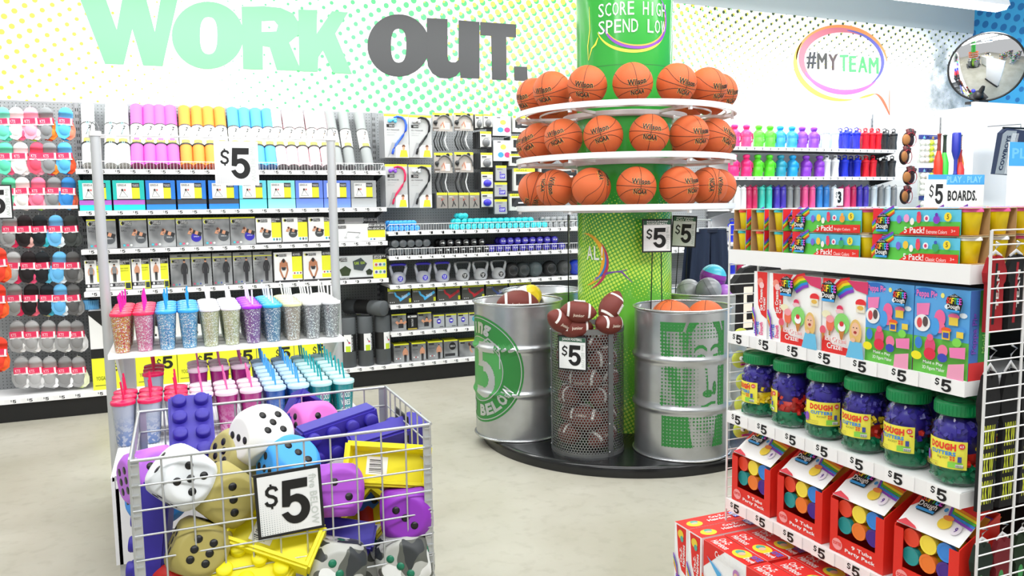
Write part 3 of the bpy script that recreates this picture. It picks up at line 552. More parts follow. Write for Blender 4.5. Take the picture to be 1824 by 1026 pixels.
# ================================================================== SECTION 2: hanging packs
def peg(r, y0, y1, z):
    b = MB(); b.cyl((0, y0, z), (0, y1, z), .002, 6, CHROME); b.build('hook', r)
def hang(pr, px0, px1, pyt, pyb, label, Y=6.93, group=None, w=1, h=1):
    a = at(px0, (pyt+pyb)/2, 'y', Y); c_ = at(px1, (pyt+pyb)/2, 'y', Y); t = at((px0+px1)/2, pyt, 'y', Y).z; bt = at((px0+px1)/2, pyb, 'y', Y).z
    return pr.put(((a.x+c_.x)/2, Y, bt), None, label, group, scale=((c_.x-a.x)/w*.98, 1, (t-bt)/h*.99))
def massage(col, knob, depthn=4):
    r = E('massage_cane_pack', 'x', 'hanging pack'); W_, H_ = .2, .37
    b = MB(); b.box(-W_/2, W_/2, -.004, 0, 0, H_, M('b8baba', .3)); 
    b.prints([('r', 0, .95, 1, 1, YEL), ('r', .45, 0, 1, .3, M('e8eae8')), ('p', [(.1, 0), (.6, .35), (.3, .35)], M('9da0a2')), ('r', .1, .7, .42, .77, BLACK), ('t', 'SERIES-8', .2, .715, .4, .755, WHITE, 0), ('t', 'SELF MASSAGER', .1, .63, .62, .66, DRK, 0), ('t', 'targets sore spots', .1, .57, .5, .59, M('8a8c8c'), 0), ('t', 'relieves tension', .1, .52, .42, .54, M('8a8c8c'), 0)]+[('e', .78, .27, .07, .035, M('6a4632')), ('e', .78, .22, .055, .04, SKN), ('p', [(.6, .02), (.66, .18), (.9, .18), (.95, .02)], M('d8e030'))], FR((-W_/2, -.004, 0), (1, 0, 0), (0, 0, 1), (0, -1, 0)), W_, H_); b.build('backing_card', r)
    b = MB(); pts = [(-.03, .34), (0.0, .352), (.035, .345), (.06, .32), (.07, .28), (.065, .235), (.04, .19), (.01, .15), (-.02, .11), (-.04, .07), (-.05, .03)]
    b.path([(x_+.01, -.016, z_) for x_, z_ in pts], .0095, 8, M(col, .3)); b.build('massage_cane', r)
    b = MB(); b.cyl((-.055, -.016, .315), (-.0, -.016, .33), .011, 8, M(knob, .4)); b.sphere((-.055, -.016, .315), .018, M(knob, .4), 10, 6); b.sphere((-.01, -.016, .31), .014, M(knob, .4), 10, 6); b.build('knob', r)
    b = MB()
    for k in range(1, depthn+1): b.box(-W_/2-.004*k, W_/2-.004*k, .03*k, .03*k+.003, 0, H_, M('9a9c9e', .4))
    b.build('packs_behind', r)['kind'] = 'stuff'
    peg(r, -.03, .25, H_*.97); return Proto(r)
MSB, MSK, MSP = massage('2f5fe0', '5ac4f0'), massage('1a1a1c', 'c8caca'), massage('ec2a5c', '8a50d0')
for pr, a, c_, t_, b_, nm in ((MSB, 684, 728, 203, 281, 'blue massage cane hanging top left of the rack'), (MSK, 728, 769, 205, 281, 'black massage cane on the upper hooks, right of the blue cane'), (MSP, 686, 726, 292, 370, 'hot pink massage cane, lower left of the rack'), (MSK, 728, 769, 293, 370, 'black massage cane on the lower hooks beside the pink cane')):
    hang(pr, a, c_, t_, b_, 'grey card pack with '+nm, w=.2, h=.37, group='massage cane packs')
def pushup():
    r = E('neck_trainer_pack', 'x', 'hanging pack'); W_, H_ = .16, .15
    b = MB(); b.box(-W_/2, W_/2, -.004, 0, 0, H_, M('a8a29c', .4)); b.prints([('r', 0, .88, 1, 1, YEL), ('e', .75, .88, .1, .1, BLACK), ('r', .1, .8, .35, .88, BLACK), ('r', 0, 0, .3, .2, M('6a6058')), ('p', [(.35, .1), (.6, .6), (.7, .1)], M('c8b4a8')), ('r', .6, .1, .85, .45, M('e8e6e4')), ('l', [(.4, .3), (.5, .5), (.58, .2)], .008, M('c07050')), ('t', 'RESIST', .05, .02, .3, .1, WHITE, 0)], FR((-W_/2, -.004, 0), (1, 0, 0), (0, 0, 1), (0, -1, 0)), W_, H_); b.build('header_card', r)
    b = MB(); b.path([(.01+.065*math.cos(a), -.012, .045+.085*math.sin(a)) for a in [PI*(1-i/12) for i in range(13)]], .006, 8, M('5a5c5c', .35)); b.sphere((-.06, -.014, .07), .018, M('26282a'), 10, 6); b.build('arched_bar', r)
    b = MB()
    for k in range(5): b.path([(.045-.012*k, .02+.025*k, .04), (.035-.014*k, .02+.025*k, -.02), (.02-.015*k, .02+.025*k, -.07), (.03-.015*k, .02+.025*k, -.12), (.05-.015*k, .02+.025*k, -.155)], .0055, 6, M(('d8dada', '5a5c5e', '3a3c3e', '8c8e90', '2c2e30')[k], .35))
    b.build('curved_handle', r)['kind'] = 'stuff'; peg(r, -.03, .25, H_*.9); return Proto(r)
PU = pushup()
for i, (a, c_, t_, b_) in enumerate(((770, 806, 201, 234), (808, 843, 201, 233), (773, 806, 272, 308), (809, 843, 271, 307))):
    hang(PU, a, c_, t_, b_, f'card pack with a grey arched bar, {("upper left", "upper right", "lower left", "lower right")[i]} of the four', w=.16, h=.15, group='arched bar packs')
def ballpack(kind, col):
    r = E('massage_ball_pack', 'x', 'hanging pack'); W_, H_ = .1, .13
    b = MB(); b.box(-W_/2, W_/2, -.003, 0, 0, H_, M('d4d6d2', .4)); b.prints([('r', 0, .86, 1, 1, YEL), ('r', .1, .7, .5, .78, DRK), ('t', 'MASSAGE BALL', .1, .6, .9, .66, DRK, 0), ('r', 0, 0, 1, .08, BLACK)], FR((-W_/2, -.003, 0), (1, 0, 0), (0, 0, 1), (0, -1, 0)), W_, H_); b.build('header_card', r)
    b = MB(); b.sphere((0, -.012, .045), .034, M(col, .35), 16, 10, (1, .8, 1) if kind else (1, .8, .8)); b.build('ball', r)
    b = MB()
    for k in range(1, 5): b.box(-W_/2-.006*k, W_/2-.01-.006*k, .028*k, .028*k+.012, .0, H_, M('3c3e40', .4))
    b.build('packs_behind', r)['kind'] = 'stuff'; peg(r, -.04, .25, H_*.92); return Proto(r)
BG1, BG2 = ballpack(1, '707274'), ballpack(0, '3a30c0')
for i, (pr, a, c_, t_, b_) in enumerate(((BG1, 846, 860, 203, 230), (BG1, 861, 877, 203, 228), (BG1, 855, 875, 234, 264), (BG1, 856, 877, 272, 300), (BG2, 857, 878, 306, 337), (BG2, 857, 878, 341, 371))):
    hang(pr, a, c_, t_, b_, ('grey spiky ball', 'purple oval ball')[pr is BG2]+f' pack hanging on pegboard, {("top left", "top right", "second row", "third row", "fourth row", "lowest")[i]} of the column', w=.1, h=.13, group='ball packs')
def smallcard(name, ops, col='8f8a84', w=.09, h=.13, yel=True, thick=.02, bk=True):
    r = E(name, 'x', 'hanging pack'); b = MB(); b.box(-w/2, w/2, -thick, 0, 0, h, M(col, .35)); b.prints(([('r', 0, .85, 1, 1, YEL)] if yel else [])+ops, FR((-w/2, -thick, 0), (1, 0, 0), (0, 0, 1), (0, -1, 0)), w, h); b.build('pack', r)
    if bk:
        b = MB(); b.box(-w/2-.004, w/2-.006, .01, .14, .0, h*.97, M('55585a', .4)); b.build('packs_behind', r)['kind'] = 'stuff'
    peg(r, -.05, .25, h*.95); return Proto(r)
JR = smallcard('jump_rope_pack', [('t', 'SERIES-8', .08, .7, .5, .78, WHITE, 0), ('l', [(.45, .6), (.55, .4), (.4, .1)], .008, DRK), ('l', [(.55, .4), (.75, .15)], .007, DRK), ('l', [(.4, .5), (.7, .6)], .004, M('d04a3a')), ('e', .48, .66, .06, .05, M('c89070'))])
for i, (a, c_) in enumerate(((777, 796), (797, 815), (816, 834), (835, 853))): hang(JR, a, c_, 343, 371, f'small fitness pack with running figure under the arched bars, {ORD[i]} from left', w=.09, h=.13, group='small running figure packs')
TB = smallcard('triple_ball_pack', [('e', .55, .68, .17, .13, M('e8dc50')), ('e', .4, .3, .17, .13, M('3a94e0')), ('e', .78, .3, .17, .13, M('d83a78')), ('r', .2, .9, .4, .94, DRK)], 'dde3e8', yel=False)
hang(TB, 877, 909, 207, 242, 'clear pack of yellow, blue and pink balls, upper one', w=.09, h=.13); hang(TB, 878, 909, 250, 287, 'clear pack of yellow, blue and pink balls, lower one', w=.09, h=.13)
HW = smallcard('grip_pack', [('r', .35, .15, .85, .45, M('4a3ab8')), ('t', 'GRIP', .4, .22, .8, .38, WHITE, 0), ('t', 'SERIES-8', .1, .72, .6, .8, DRK, 0), ('e', .4, .55, .1, .06, M('7a6ab8'))], 'a8aaac')
for i, (a, c_, t_, b_) in enumerate(((882, 901, 295, 322), (880, 902, 325, 350), (880, 902, 355, 381))): hang(HW, a, c_, t_, b_, f'grey pack with purple grip, {("upper", "middle", "lower")[i]} of three left of the basketballs', w=.09, h=.13, group='purple grip packs')
AB = smallcard('ankle_weight_pack', [('r', .1, .25, .95, .75, BLACK), ('p', [(.1, .3), (.4, .75), (.95, .8), (.95, .65), (.5, .55), (.3, .2)], M('2a2c2e')), ('r', .45, .42, .75, .5, WHITE), ('r', .3, .1, .9, .18, M('e8e8e0')), ('t', 'SERIES-8', .1, .88, .6, .96, BLACK, 0)], 'c8cac4', .16, .13, thick=.04)
k = 0
for a, c_, t_, b_ in ((911, 945, 207, 236), (948, 985, 209, 236), (908, 940, 243, 270), (905, 940, 275, 296), (912, 950, 300, 340), (905, 938, 345, 375), (958, 990, 294, 322), (990, 1026, 296, 330), (943, 978, 320, 352)):
    hang(AB, a, c_, t_, b_, f'black strap pack with yellow header hanging behind basketballs, {ORD[k]} in reading order', w=.16, h=.13, group='black strap packs behind the basketballs'); k += 1
# shelves: dumbbells
def dumbbell(col, r_=.026, hexa=False, txt=None):
    r = E('dumbbell', 'x', 'dumbbell'); b = MB(); m_ = M(col, .35)
    for y0 in (0, .11): b.lathe([(.001, 0), (r_*.85, .0), (r_, .008), (r_, .042), (r_*.85, .05), (.001, .05)], 6 if hexa else 14, m_, Matrix.Translation((0, y0, r_)) @ Matrix.Rotation(-PI/2, 4, 'X'), not hexa)
    b.build('weight_head', r)['kind'] = 'stuff'
    if txt: 
        q = MB(); q.prints([('t', txt, -.6*r_, .8*r_, .6*r_, 1.25*r_, WHITE, .02)], FR((0, -.0006, 0), (1, 0, 0), (0, 0, 1), (0, -1, 0)), 1, 1); q.build('weight_number', r)
    b = MB(); b.cyl((0, .045, r_), (0, .115, r_), r_*.45, 8, m_); b.build('grip', r); return Proto(r)
DBL, DTL, DGR, DG2, DBK, DPP = dumbbell('3aa0f0', .024), dumbbell('28c8d0', .026), dumbbell('8c9092', .026), dumbbell('62676a', .036), dumbbell('1c1d1f', .034, False, '4'), dumbbell('3a30b0', .034, False, '5LB')
def dbrow(pr, px0, px1, py, ztop, n, lvl, rr, cname, grp, shelfname):
    for i in range(n):
        x_ = at(px0+(px1-px0)*i/max(1, n-1), py, 'y', YF+.06).x
        pr.put((x_, YF+.05, ztop+lvl*rr*1.86), None, f'{cname} dumbbell {("bottom", "upper", "top")[lvl]} layer on {shelfname}, {ORD[i]} from left', grp)
dbrow(DBL, 697, 743, 405, 1.355, 6, 0, .024, 'sky blue', 'sky blue dumbbells', 'top dumbbell shelf'); dbrow(DBL, 697, 737, 397, 1.355, 6, 1, .024, 'sky blue', 'sky blue dumbbells', 'top dumbbell shelf')
dbrow(DTL, 813, 971, 402, 1.355, 16, 0, .026, 'turquoise', 'turquoise dumbbells', 'top shelf'); dbrow(DTL, 816, 946, 391, 1.355, 13, 1, .026, 'turquoise', 'turquoise dumbbells', 'top shelf')
dbrow(DTL, 822, 829, 382, 1.355, 2, 2, .026, 'turquoise', 'turquoise dumbbells', 'top shelf')
dbrow(DGR, 980, 1030, 400, 1.355, 6, 0, .026, 'light grey', 'light grey dumbbells', 'top shelf'); dbrow(DGR, 975, 1030, 389, 1.355, 6, 1, .026, 'light grey', 'light grey dumbbells', 'top shelf')
dbrow(DG2, 698, 769, 447, 1.14, 6, 0, .036, 'dark grey', 'dark grey dumbbells', 'second shelf'); dbrow(DG2, 704, 760, 434, 1.14, 5, 1, .036, 'dark grey', 'dark grey dumbbells', 'second shelf')
dbrow(DBK, 783, 866, 445, 1.14, 7, 0, .034, 'black', 'black dumbbells', 'second shelf'); dbrow(DBK, 788, 858, 431, 1.14, 6, 1, .034, 'black', 'black dumbbells', 'second shelf')
dbrow(DPP, 876, 1001, 440, 1.14, 10, 0, .034, 'purple', 'purple dumbbells', 'second shelf'); dbrow(DPP, 896, 988, 427, 1.14, 8, 1, .034, 'purple', 'purple dumbbells', 'second shelf')
# kettlebells
def kettle(col, hcol, ecol, txt):
    r = E('kettlebell', 'x', 'kettlebell'); b = MB(); m_ = M(col, .35)
    b.lathe([(.001, 0), (.045, 0), (.058, .012), (.066, .04), (.064, .065), (.052, .09), (.03, .105), (.001, .108)], 24, m_); b.build('bell', r)
    b = MB(); pts = [(-.05, .07), (-.062, .11), (-.072, .145), (-.066, .168)]
    b.path([(x_, 0, z_) for x_, z_ in pts], [.018, .014, .012, .012], 8, m_); b.path([(-x_, 0, z_) for x_, z_ in pts], [.018, .014, .012, .012], 8, m_); b.build('horn', r)['kind'] = 'stuff'
    b = MB(); b.path([(-.068, 0, .166), (-.04, 0, .174), (.04, 0, .174), (.068, 0, .166)], .012, 8, M(hcol, .4)); b.build('handle', r)
    b = MB(); b.cyl((0, -.063, .05), (0, -.068, .05), .024, 18, M(ecol, .4)); b.prints([('t', txt, -.013, .05, .013, .064, WHITE, .02), ('t', 'LB', -.009, .036, .009, .046, WHITE, .02)], FR((0, -.0684, 0), (1, 0, 0), (0, 0, 1), (0, -1, 0)), 1, 1); b.build('weight_badge', r); return Proto(r)
K1, K2 = kettle('a4a6ae', '3a30b8', '3a30b8', '15'), kettle('a6a8aa', '55585a', '1c1c1e', '10')
for i, (px, py) in enumerate(((710, 505), (754, 502), (788, 500), (824, 498), (856, 497), (888, 494))):
    x_ = at(px, py, 'y', YF+.09).x; (K1 if i < 3 else K2).put((x_, YF+.09, .884), None, f'grey kettlebell with {"purple handle and badge" if i < 3 else "dark handle and black badge"}, {ORD[i if i < 3 else i-3]} from left', 'kettlebells')
MBP = {}
for i, (px, nm, col) in enumerate(((912, 'black', '141516'), (932, 'charcoal', '2a3030'), (954, 'slate grey', '4a5658'), (980, 'black', '1a1c1c'), (1006, 'dark grey', '46494a'), (1026, 'royal blue', '2040c0'))):
    if nm not in MBP:
        r = E('medicine_ball', 'x', 'medicine ball'); b = MB(); b.sphere((0, 0, .075), .075, M(col, .5, bump=.3), 24, 14); b.build('ball', r)
        b = MB(); b.path([(.045*math.cos(a), -.0605, .075+.045*math.sin(a)) for a in [2*PI*k/20 for k in range(20)]], .0015, 5, M('6a6c6c'), True); b.build('moulded_ring', r); MBP[nm] = Proto(r)
    MBP[nm].put((at(px, 488, 'y', YF+.1).x, YF+.12, .884), None, f'{nm} exercise ball on the kettlebell shelf, {ORD[i]} from left', 'exercise balls on the kettlebell shelf')
# resistance-tube boxes, small boxes
def rbox(c1, c2): return pbox('resistance_tube_box', .22, .12, .145, M('4a4a46', .4), [('r', 0, .78, 1, 1, M('c6cc28')), ('r', .25, .86, .32, .9, DRK), ('r', .7, .86, .77, .9, DRK), ('t', 'SERIES-8', .04, .66, .3, .74, WHITE, 0), ('l', [(.3, .7), (.35, .5), (.5, .35), (.55, .15)], .018, M(c1)), ('l', [(.5, .2), (.95, .62)], .024, M(c1)), ('t', 'TRAINER', .58, .28, .85, .48, M(c2), 0, 0, .12), ('r', .9, .05, 1, .3, M('c6cc28')), ('e', .1, .1, .02, .03, WHITE), ('e', .18, .1, .02, .03, WHITE), ('e', .26, .1, .02, .03, WHITE)], label='x')
RB = {'sky blue': rbox('4ab4ec', 'e8f4fc'), 'red and black': rbox('b8202c', '2a2a2a'), 'dark blue': rbox('3a4a80', 'd8d8e8')}
for i, (a, c_, nm) in enumerate(((692, 735, 'sky blue'), (736, 779, 'sky blue'), (781, 823, 'red and black'), (825, 866, 'red and black'), (868, 908, 'dark blue'), (909, 950, 'dark blue'))):
    wallbox(RB[nm], a, c_, 530, .708, f'dark box with green top showing {nm} tube trainer, {ORD[i]} from left', group='tube trainer boxes', w=.22)
PB = pbox('push_up_box', .13, .09, .15, BG, [('r', 0, .93, 1, 1, YEL), ('e', .65, .62, .1, .12, M('3a2a22')), ('e', .65, .56, .09, .1, SKN), ('l', [(.3, .55), (.45, .42), (.65, .45), (.85, .42), (.98, .55)], .022, SKN), ('r', .45, .15, .8, .42, DRK), ('r', .06, .8, .4, .9, DRK), ('r', .06, .05, .4, .1, LGY)], label='x')
wallbox(PB, 700, 727, 575, .463, 'grey box with man doing push ups, left of the black box', w=.13); wallbox(PB, 747, 772, 570, .463, 'grey box with man doing push ups, right of the black box', w=.13)
p = pbox('strap_box', .09, .09, .14, BLACK, [('r', 0, .8, 1, .92, WHITE), ('r', 0, .02, 1, .1, M('c8b040')), ('t', 'TRAINING STRAPS', .4, .2, .6, .7, WHITE, 0, 90), ('e', .3, .86, .08, .04, DRK)]); wallbox(p, 729, 746, 573, .463, 'narrow black strap box between two push up boxes', w=.09)
def mini(col, txt): return pbox('mini_ball_box', .1, .09, .12, M('b4b8ba', .4), [('r', 0, .9, 1, 1, YEL), ('e', .5, .5, .2, .2, M(col, .4)), ('t', txt, .4, .45, .62, .56, WHITE, 0), ('r', .06, .78, .5, .88, DRK), ('r', .55, .05, .9, .1, DRK)], label='x')
MN = {'purple': mini('4a3ac0', '1'), 'teal': mini('30a8c0', '2')}
for i, (a, c_, nm) in enumerate(((775, 795, 'purple'), (797, 817, 'purple'), (819, 838, 'purple'), (839, 858, 'teal'), (860, 878, 'teal'))): wallbox(MN[nm], a, c_, 572, .463, f'small grey box picturing a {nm} ball, {ORD[i]} from left', group='small ball boxes', w=.1)
OB = pbox('training_mask_box', .14, .13, .165, BG, [('r', 0, .93, 1, 1, YEL), ('r', .06, .8, .42, .9, DRK)]+person_ops(.75, .0, .82, SKN, DRK, hw=.12)+[('t', 'SLIDERS', .06, .6, .45, .66, DRK, 0), ('e', .15, .2, .04, .04, WHITE), ('e', .28, .2, .04, .04, M('d06060')), ('e', .41, .2, .04, .04, WHITE)], tp=[('r', 0, 0, 1, 1, YEL), ('r', .1, .6, .5, .9, M('70721e'))], label='x')
OC = pbox('twist_disc_box', .14, .13, .165, BG, [('r', 0, .93, 1, 1, YEL), ('e', .62, .65, .25, .22, BLACK), ('t', 'SERIES-8', .45, .6, .8, .7, WHITE, 0), ('r', .06, .1, .8, .25, DRK)], tp=[('r', 0, 0, 1, 1, YEL)], label='x')
OD = pbox('push_up_bar_box', .24, .13, .15, BG, [('r', 0, .93, 1, 1, YEL), ('e', .45, .75, .05, .1, M('5a3020')), ('l', [(.45, .7), (.6, .55), (.85, .45), (1, .4)], .02, DRK), ('l', [(.5, .65), (.5, .4), (.6, .2)], .014, SKN), ('r', .05, .8, .25, .9, DRK)], tp=[('r', 0, 0, 1, 1, YEL)], label='x')
for i, (pr, a, c_, W_, nm) in enumerate(((OB, 703, 731, .14, 'standing figure, first of three'), (OB, 735, 761, .14, 'standing figure, second of three'), (OB, 764, 791, .14, 'standing figure, third of three'), (OC, 793, 818, .14, 'black disc'), (OD, 820, 860, .24, 'woman doing push ups'), (OD, 863, 903, .24, 'push ups, mostly hidden by the steel drum'))):
    wallbox(pr, a, c_, 628, .18, f'grey and yellow box with picture of {nm}', w=W_, dz=.0)
# ================================================================== BOTTLE SHELVES
def bottle(col, kind):
    m_ = M(col, .25, alpha=.8); cap = M(col, .4)
    if kind == 0:   # jug with side handle
        r = E('water_jug', 'x', 'water bottle'); b = MB(); b.lathe([(.001, 0), (.05, 0), (.056, .01), (.056, .10), (.053, .105), (.056, .11), (.056, .155), (.035, .18), (.026, .185), (.026, .19)], 18, m_); b.build('bottle_body', r)
        b = MB(); b.lathe([(.001, .235), (.02, .235), (.038, .225), (.038, .21), (.03, .19), (.001, .188)], 14, cap); b.build('screw_cap', r)
        b = MB(); b.path([(.05, 0, .15), (.08, 0, .145), (.085, 0, .1), (.08, 0, .06), (.05, 0, .05)], .009, 6, cap); b.build('handle', r)
    elif kind == 1: # shaker with flip loop
        r = E('shaker_bottle', 'x', 'water bottle'); b = MB(); b.lathe([(.001, 0), (.036, 0), (.04, .01), (.036, .09), (.043, .16), (.043, .165)], 16, m_); b.build('bottle_body', r)
        b = MB(); b.lathe([(.001, .215), (.02, .215), (.024, .195), (.045, .19), (.046, .165), (.001, .162)], 16, cap); b.build('flip_lid', r)
        b = MB(); b.path([(-.02, 0, .205), (-.03, 0, .235), (0, 0, .245), (.025, 0, .235), (.02, 0, .205)], .006, 6, cap); b.build('carry_loop', r)
    else:
        r = E('slim_bottle', 'x', 'water bottle'); b = MB(); b.lathe([(.001, 0), (.032, 0), (.035, .006), (.035, .19), (.03, .2)], 14, m_); b.build('bottle_body', r)
        b = MB(); b.lathe([(.001, .235), (.024, .23), (.033, .215), (.033, .195), (.001, .19)], 14, M(kind if isinstance(kind, str) else col, .4)); b.build('bottle_lid', r)
        b = MB(); b.path([(.0, 0, .228), (.025, 0, .25), (.04, 0, .235)], .005, 6, cap); b.build('carry_loop', r)
    return Proto(r)
BOT = {}
CL = {'magenta': 'f02c80', 'lime green': '58dc28', 'azure': '1ca0e0', 'violet': '8a3cc8', 'clear': 'd8e4ea', 'royal blue': '1a30d0', 'red': 'e0182c', 'black': '26282a', 'teal': '2a9ab8', 'white': 'f2f4f6', 'raspberry': 'c82a60', 'aqua': '40c8b8', 'indigo': '4a3cb8', 'smoke': '8c9092', 'pink': 'f05a9a', 'blue': '3a8ad8'}
B1 = [(1308, 'magenta', 0), (1329, 'magenta', 0), (1351, 'lime green', 0), (1371, 'lime green', 0), (1389, 'azure', 0), (1410, 'azure', 0), (1428, 'violet', 0), (1449, 'violet', 0), (1470, 'clear', 1), (1487, 'clear', 1), (1507, 'royal blue', 1), (1525, 'royal blue', 1), (1541, 'red', 1), (1552, 'red', 1), (1563, 'red', 1), (1575, 'black', 1), (1591, 'black', 1)]
B2 = [(1306, 'magenta', 0), (1329, 'magenta', 0), (1349, 'lime green', 0), (1370, 'lime green', 0), (1390, 'teal', 0), (1411, 'azure', 0), (1435, 'violet', 0), (1459, 'violet', 0), (1472, 'white', 1), (1487, 'white', 1), (1504, 'royal blue', 1), (1526, 'royal blue', 1), (1541, 'red', 1), (1554, 'red', 1), (1573, 'black', 1), (1588, 'black', 1)]
B3 = [(1313, 'white', 2), (1323, 'white', 2), (1333, 'raspberry', 2), (1343, 'raspberry', 2), (1356, 'aqua', 2), (1369, 'aqua', 2), (1383, 'indigo', 2), (1394, 'indigo', 2), (1406, 'smoke', 2), (1419, 'smoke', 2), (1433, 'pink', 2), (1446, 'pink', 2), (1459, 'blue', 2), (1471, 'blue', 2), (1484, 'clear', 2), (1508, 'pink', 2), (1519, 'raspberry', 2), (1530, 'indigo', 2), (1541, 'indigo', 2), (1556, 'clear', 2), (1568, 'smoke', 2), (1580, 'clear', 2), (1591, 'smoke', 2)]
for zt, lst, py, nm in ((2.15, B1, 262, 'top'), (1.84, B2, 315, 'middle'), (1.502, B3, 371, 'lower')):
    cnt = {}
    for px, cn, kd in lst:
        if (cn, kd) not in BOT: BOT[(cn, kd)] = bottle(CL[cn], kd)
        cnt[cn] = cnt.get(cn, 0)+1
        for row in (0, 1):
            x_ = at(px, py, 'y', YF+.08).x
            if row and kd == 0: continue
            BOT[(cn, kd)].put((x_+.02*row, YF+.08+.11*row, zt), None, f'{cn} plastic {("jug with handle", "shaker bottle", "slim bottle")[kd]} on {nm} bottle shelf, {ORD[cnt[cn]-1]} {cn}, {"behind" if row else "in front"}', f'plastic bottles on the {nm} bottle shelf')
LB = M('2a3ab8', .4)
for zt, seed, nm in ((1.152, 1, 'fourth'), (.802, 2, 'fifth')):   # lower shelves: dark bottles seen past the column
    for i in range(9):
        cn = ('royal blue', 'royal blue', 'raspberry', 'white', 'black', 'smoke', 'black', 'black', 'smoke')[(i*seed) % 9]
        if (cn, 1) not in BOT: BOT[(cn, 1)] = bottle(CL[cn], 1)
        BOT[(cn, 1)].put((5.45+.11*i, YF+.08, zt), None, f'{cn} shaker bottle low behind the wire rack on {nm} bottle shelf, {ORD[i]} from left', 'shaker bottles on the low shelves')
# ---- gloves, ball packs, bats
def glove():
    r = E('baseball_glove', 'x', 'baseball glove'); b = MB(); m_ = M('9a6430', .7, bump=.5); k_ = M('28181a', .6)
    b.sphere((0, 0, .1), .085, k_, 16, 10, (.9, .5, 1.1)); b.build('palm', r)
    b = MB(); b.sphere((-.06, -.045, .10), .06, m_, 14, 8, (.9, .35, 1.05)); b.build('webbing', r)
    for i in range(4):
        b = MB(); a = math.radians(-20+22*i); b.path([(0, -.01, .12), (.06*math.sin(a), -.03, .12+.06*math.cos(a)), (.10*math.sin(a), -.02, .12+.11*math.cos(a))], [.026, .024, .017], 8, k_ if i % 2 else M('5a1a1e', .6)); b.build('finger', r)
    b = MB(); b.path([(.07*math.cos(a), -.05, .1+.08*math.sin(a)) for a in [2*PI*k/14 for k in range(14)]], .004, 5, M('a8242c'), True); b.build('red_lacing', r)
    peg(r, -.02, .2, .22); return Proto(r)
GV = glove()
for i, (px, py) in enumerate(((1612, 262), (1605, 292), (1613, 328), (1606, 362))):
    p = at(px, py, 'y', 6.9); GV.put((p.x, 6.86, p.z-.02), (0, 0, -.2+.3*(i % 2)), f'brown and black baseball glove hanging, {("topmost", "second from top", "third from top", "lowest")[i]}', 'hanging baseball gloves')
def ballgrid():
    r = E('ball_pack', 'x', 'ball pack'); b = MB(); b.box(-.145, .145, -.0, .006, .0, .33, M('e8f0e4', .2, alpha=.5)); b.box(-.145, .145, -.03, .0, .28, .33, M('38408a')); b.prints([('p', [(.12, .1), (.2, .85), (.28, .1)], M('7ac8e0')), ('p', [(.62, .1), (.7, .85), (.78, .1)], M('c8a040')), ('e', .4, .5, .05, .2, M('1c2040'))], FR((-.145, -.03, .28), (1, 0, 0), (0, 0, 1), (0, -1, 0)), .29, .05); b.build('packaging', r)
    for i in range(4):
        for j in range(4):
            q = MB(); q.sphere((-.105+.07*i, -.03, .036+.068*j), .033, M('f4f6f0' if i not in (2,) else 'd8f048', .5), 12, 8); q.build('ball', r)
    peg(r, -.05, .2, .31); return Proto(r)
BGp = ballgrid()
for i, (px, py) in enumerate(((1645, 291), (1645, 349), (1645, 398))):
    p = at(px, py, 'y', 6.9); BGp.put((p.x, 6.86, p.z), None, f'hanging bag of white and yellow practice balls, {("upper", "middle", "lower")[i]} one', 'bags of practice balls')
def bat(c1, c2, rings=False):
    r = E('toy_bat', 'x', 'bat'); b = MB(); b.lathe([(.001, 0), (.04, .004), (.045, .03), (.045, .3), (.035, .36), (.019, .44)], 16, M(c1, .35)); b.build('barrel', r)
    b = MB(); b.lathe([(.019, .44), (.016, .6), (.018, .66), (.026, .675), (.001, .685)], 12, M(c2, .5))
    if rings:
        for k in range(7): b.lathe([(.0185, .46+.028*k), (.0205, .465+.028*k), (.0185, .472+.028*k)], 12, M('e08030'))
    b.build('grip', r); peg(r, 0, .3, .65); return Proto(r)
for px, pt, pb, c1, c2, rg, nm, flip in ((1670, 238, 326, 'f0361c', '7a2418', 0, 'red orange plastic bat with dark red grip, leftmost', 0), (1680, 240, 330, '4ae04a', '1c3020', 0, 'bright green plastic bat with black grip', 0), (1689, 237, 312, '2a34a0', '2a34a0', 0, 'dark blue plastic bat hanging knob up', 1), (1696, 268, 330, 'f03a34', 'c02a24', 0, 'red plastic bat between the blue and orange bats', 0), (1707, 240, 330, 'ff8c1c', '2a201c', 1, 'orange plastic bat with ringed black grip, rightmost', 0)):
    pb2 = at(px, pb, 'y', 6.7); pt2 = at(px, pt, 'y', 6.7); o = bat(c1, c2, rg).put((pb2.x, 6.7-(.09 if px in (1689, 1696) else 0), pb2.z), None, nm); o.scale = (1.1, 1.1, (pt2.z-pb2.z)/.68)
    if flip: o.rotation_euler = (0, PI, 0); o.location.z = pt2.z
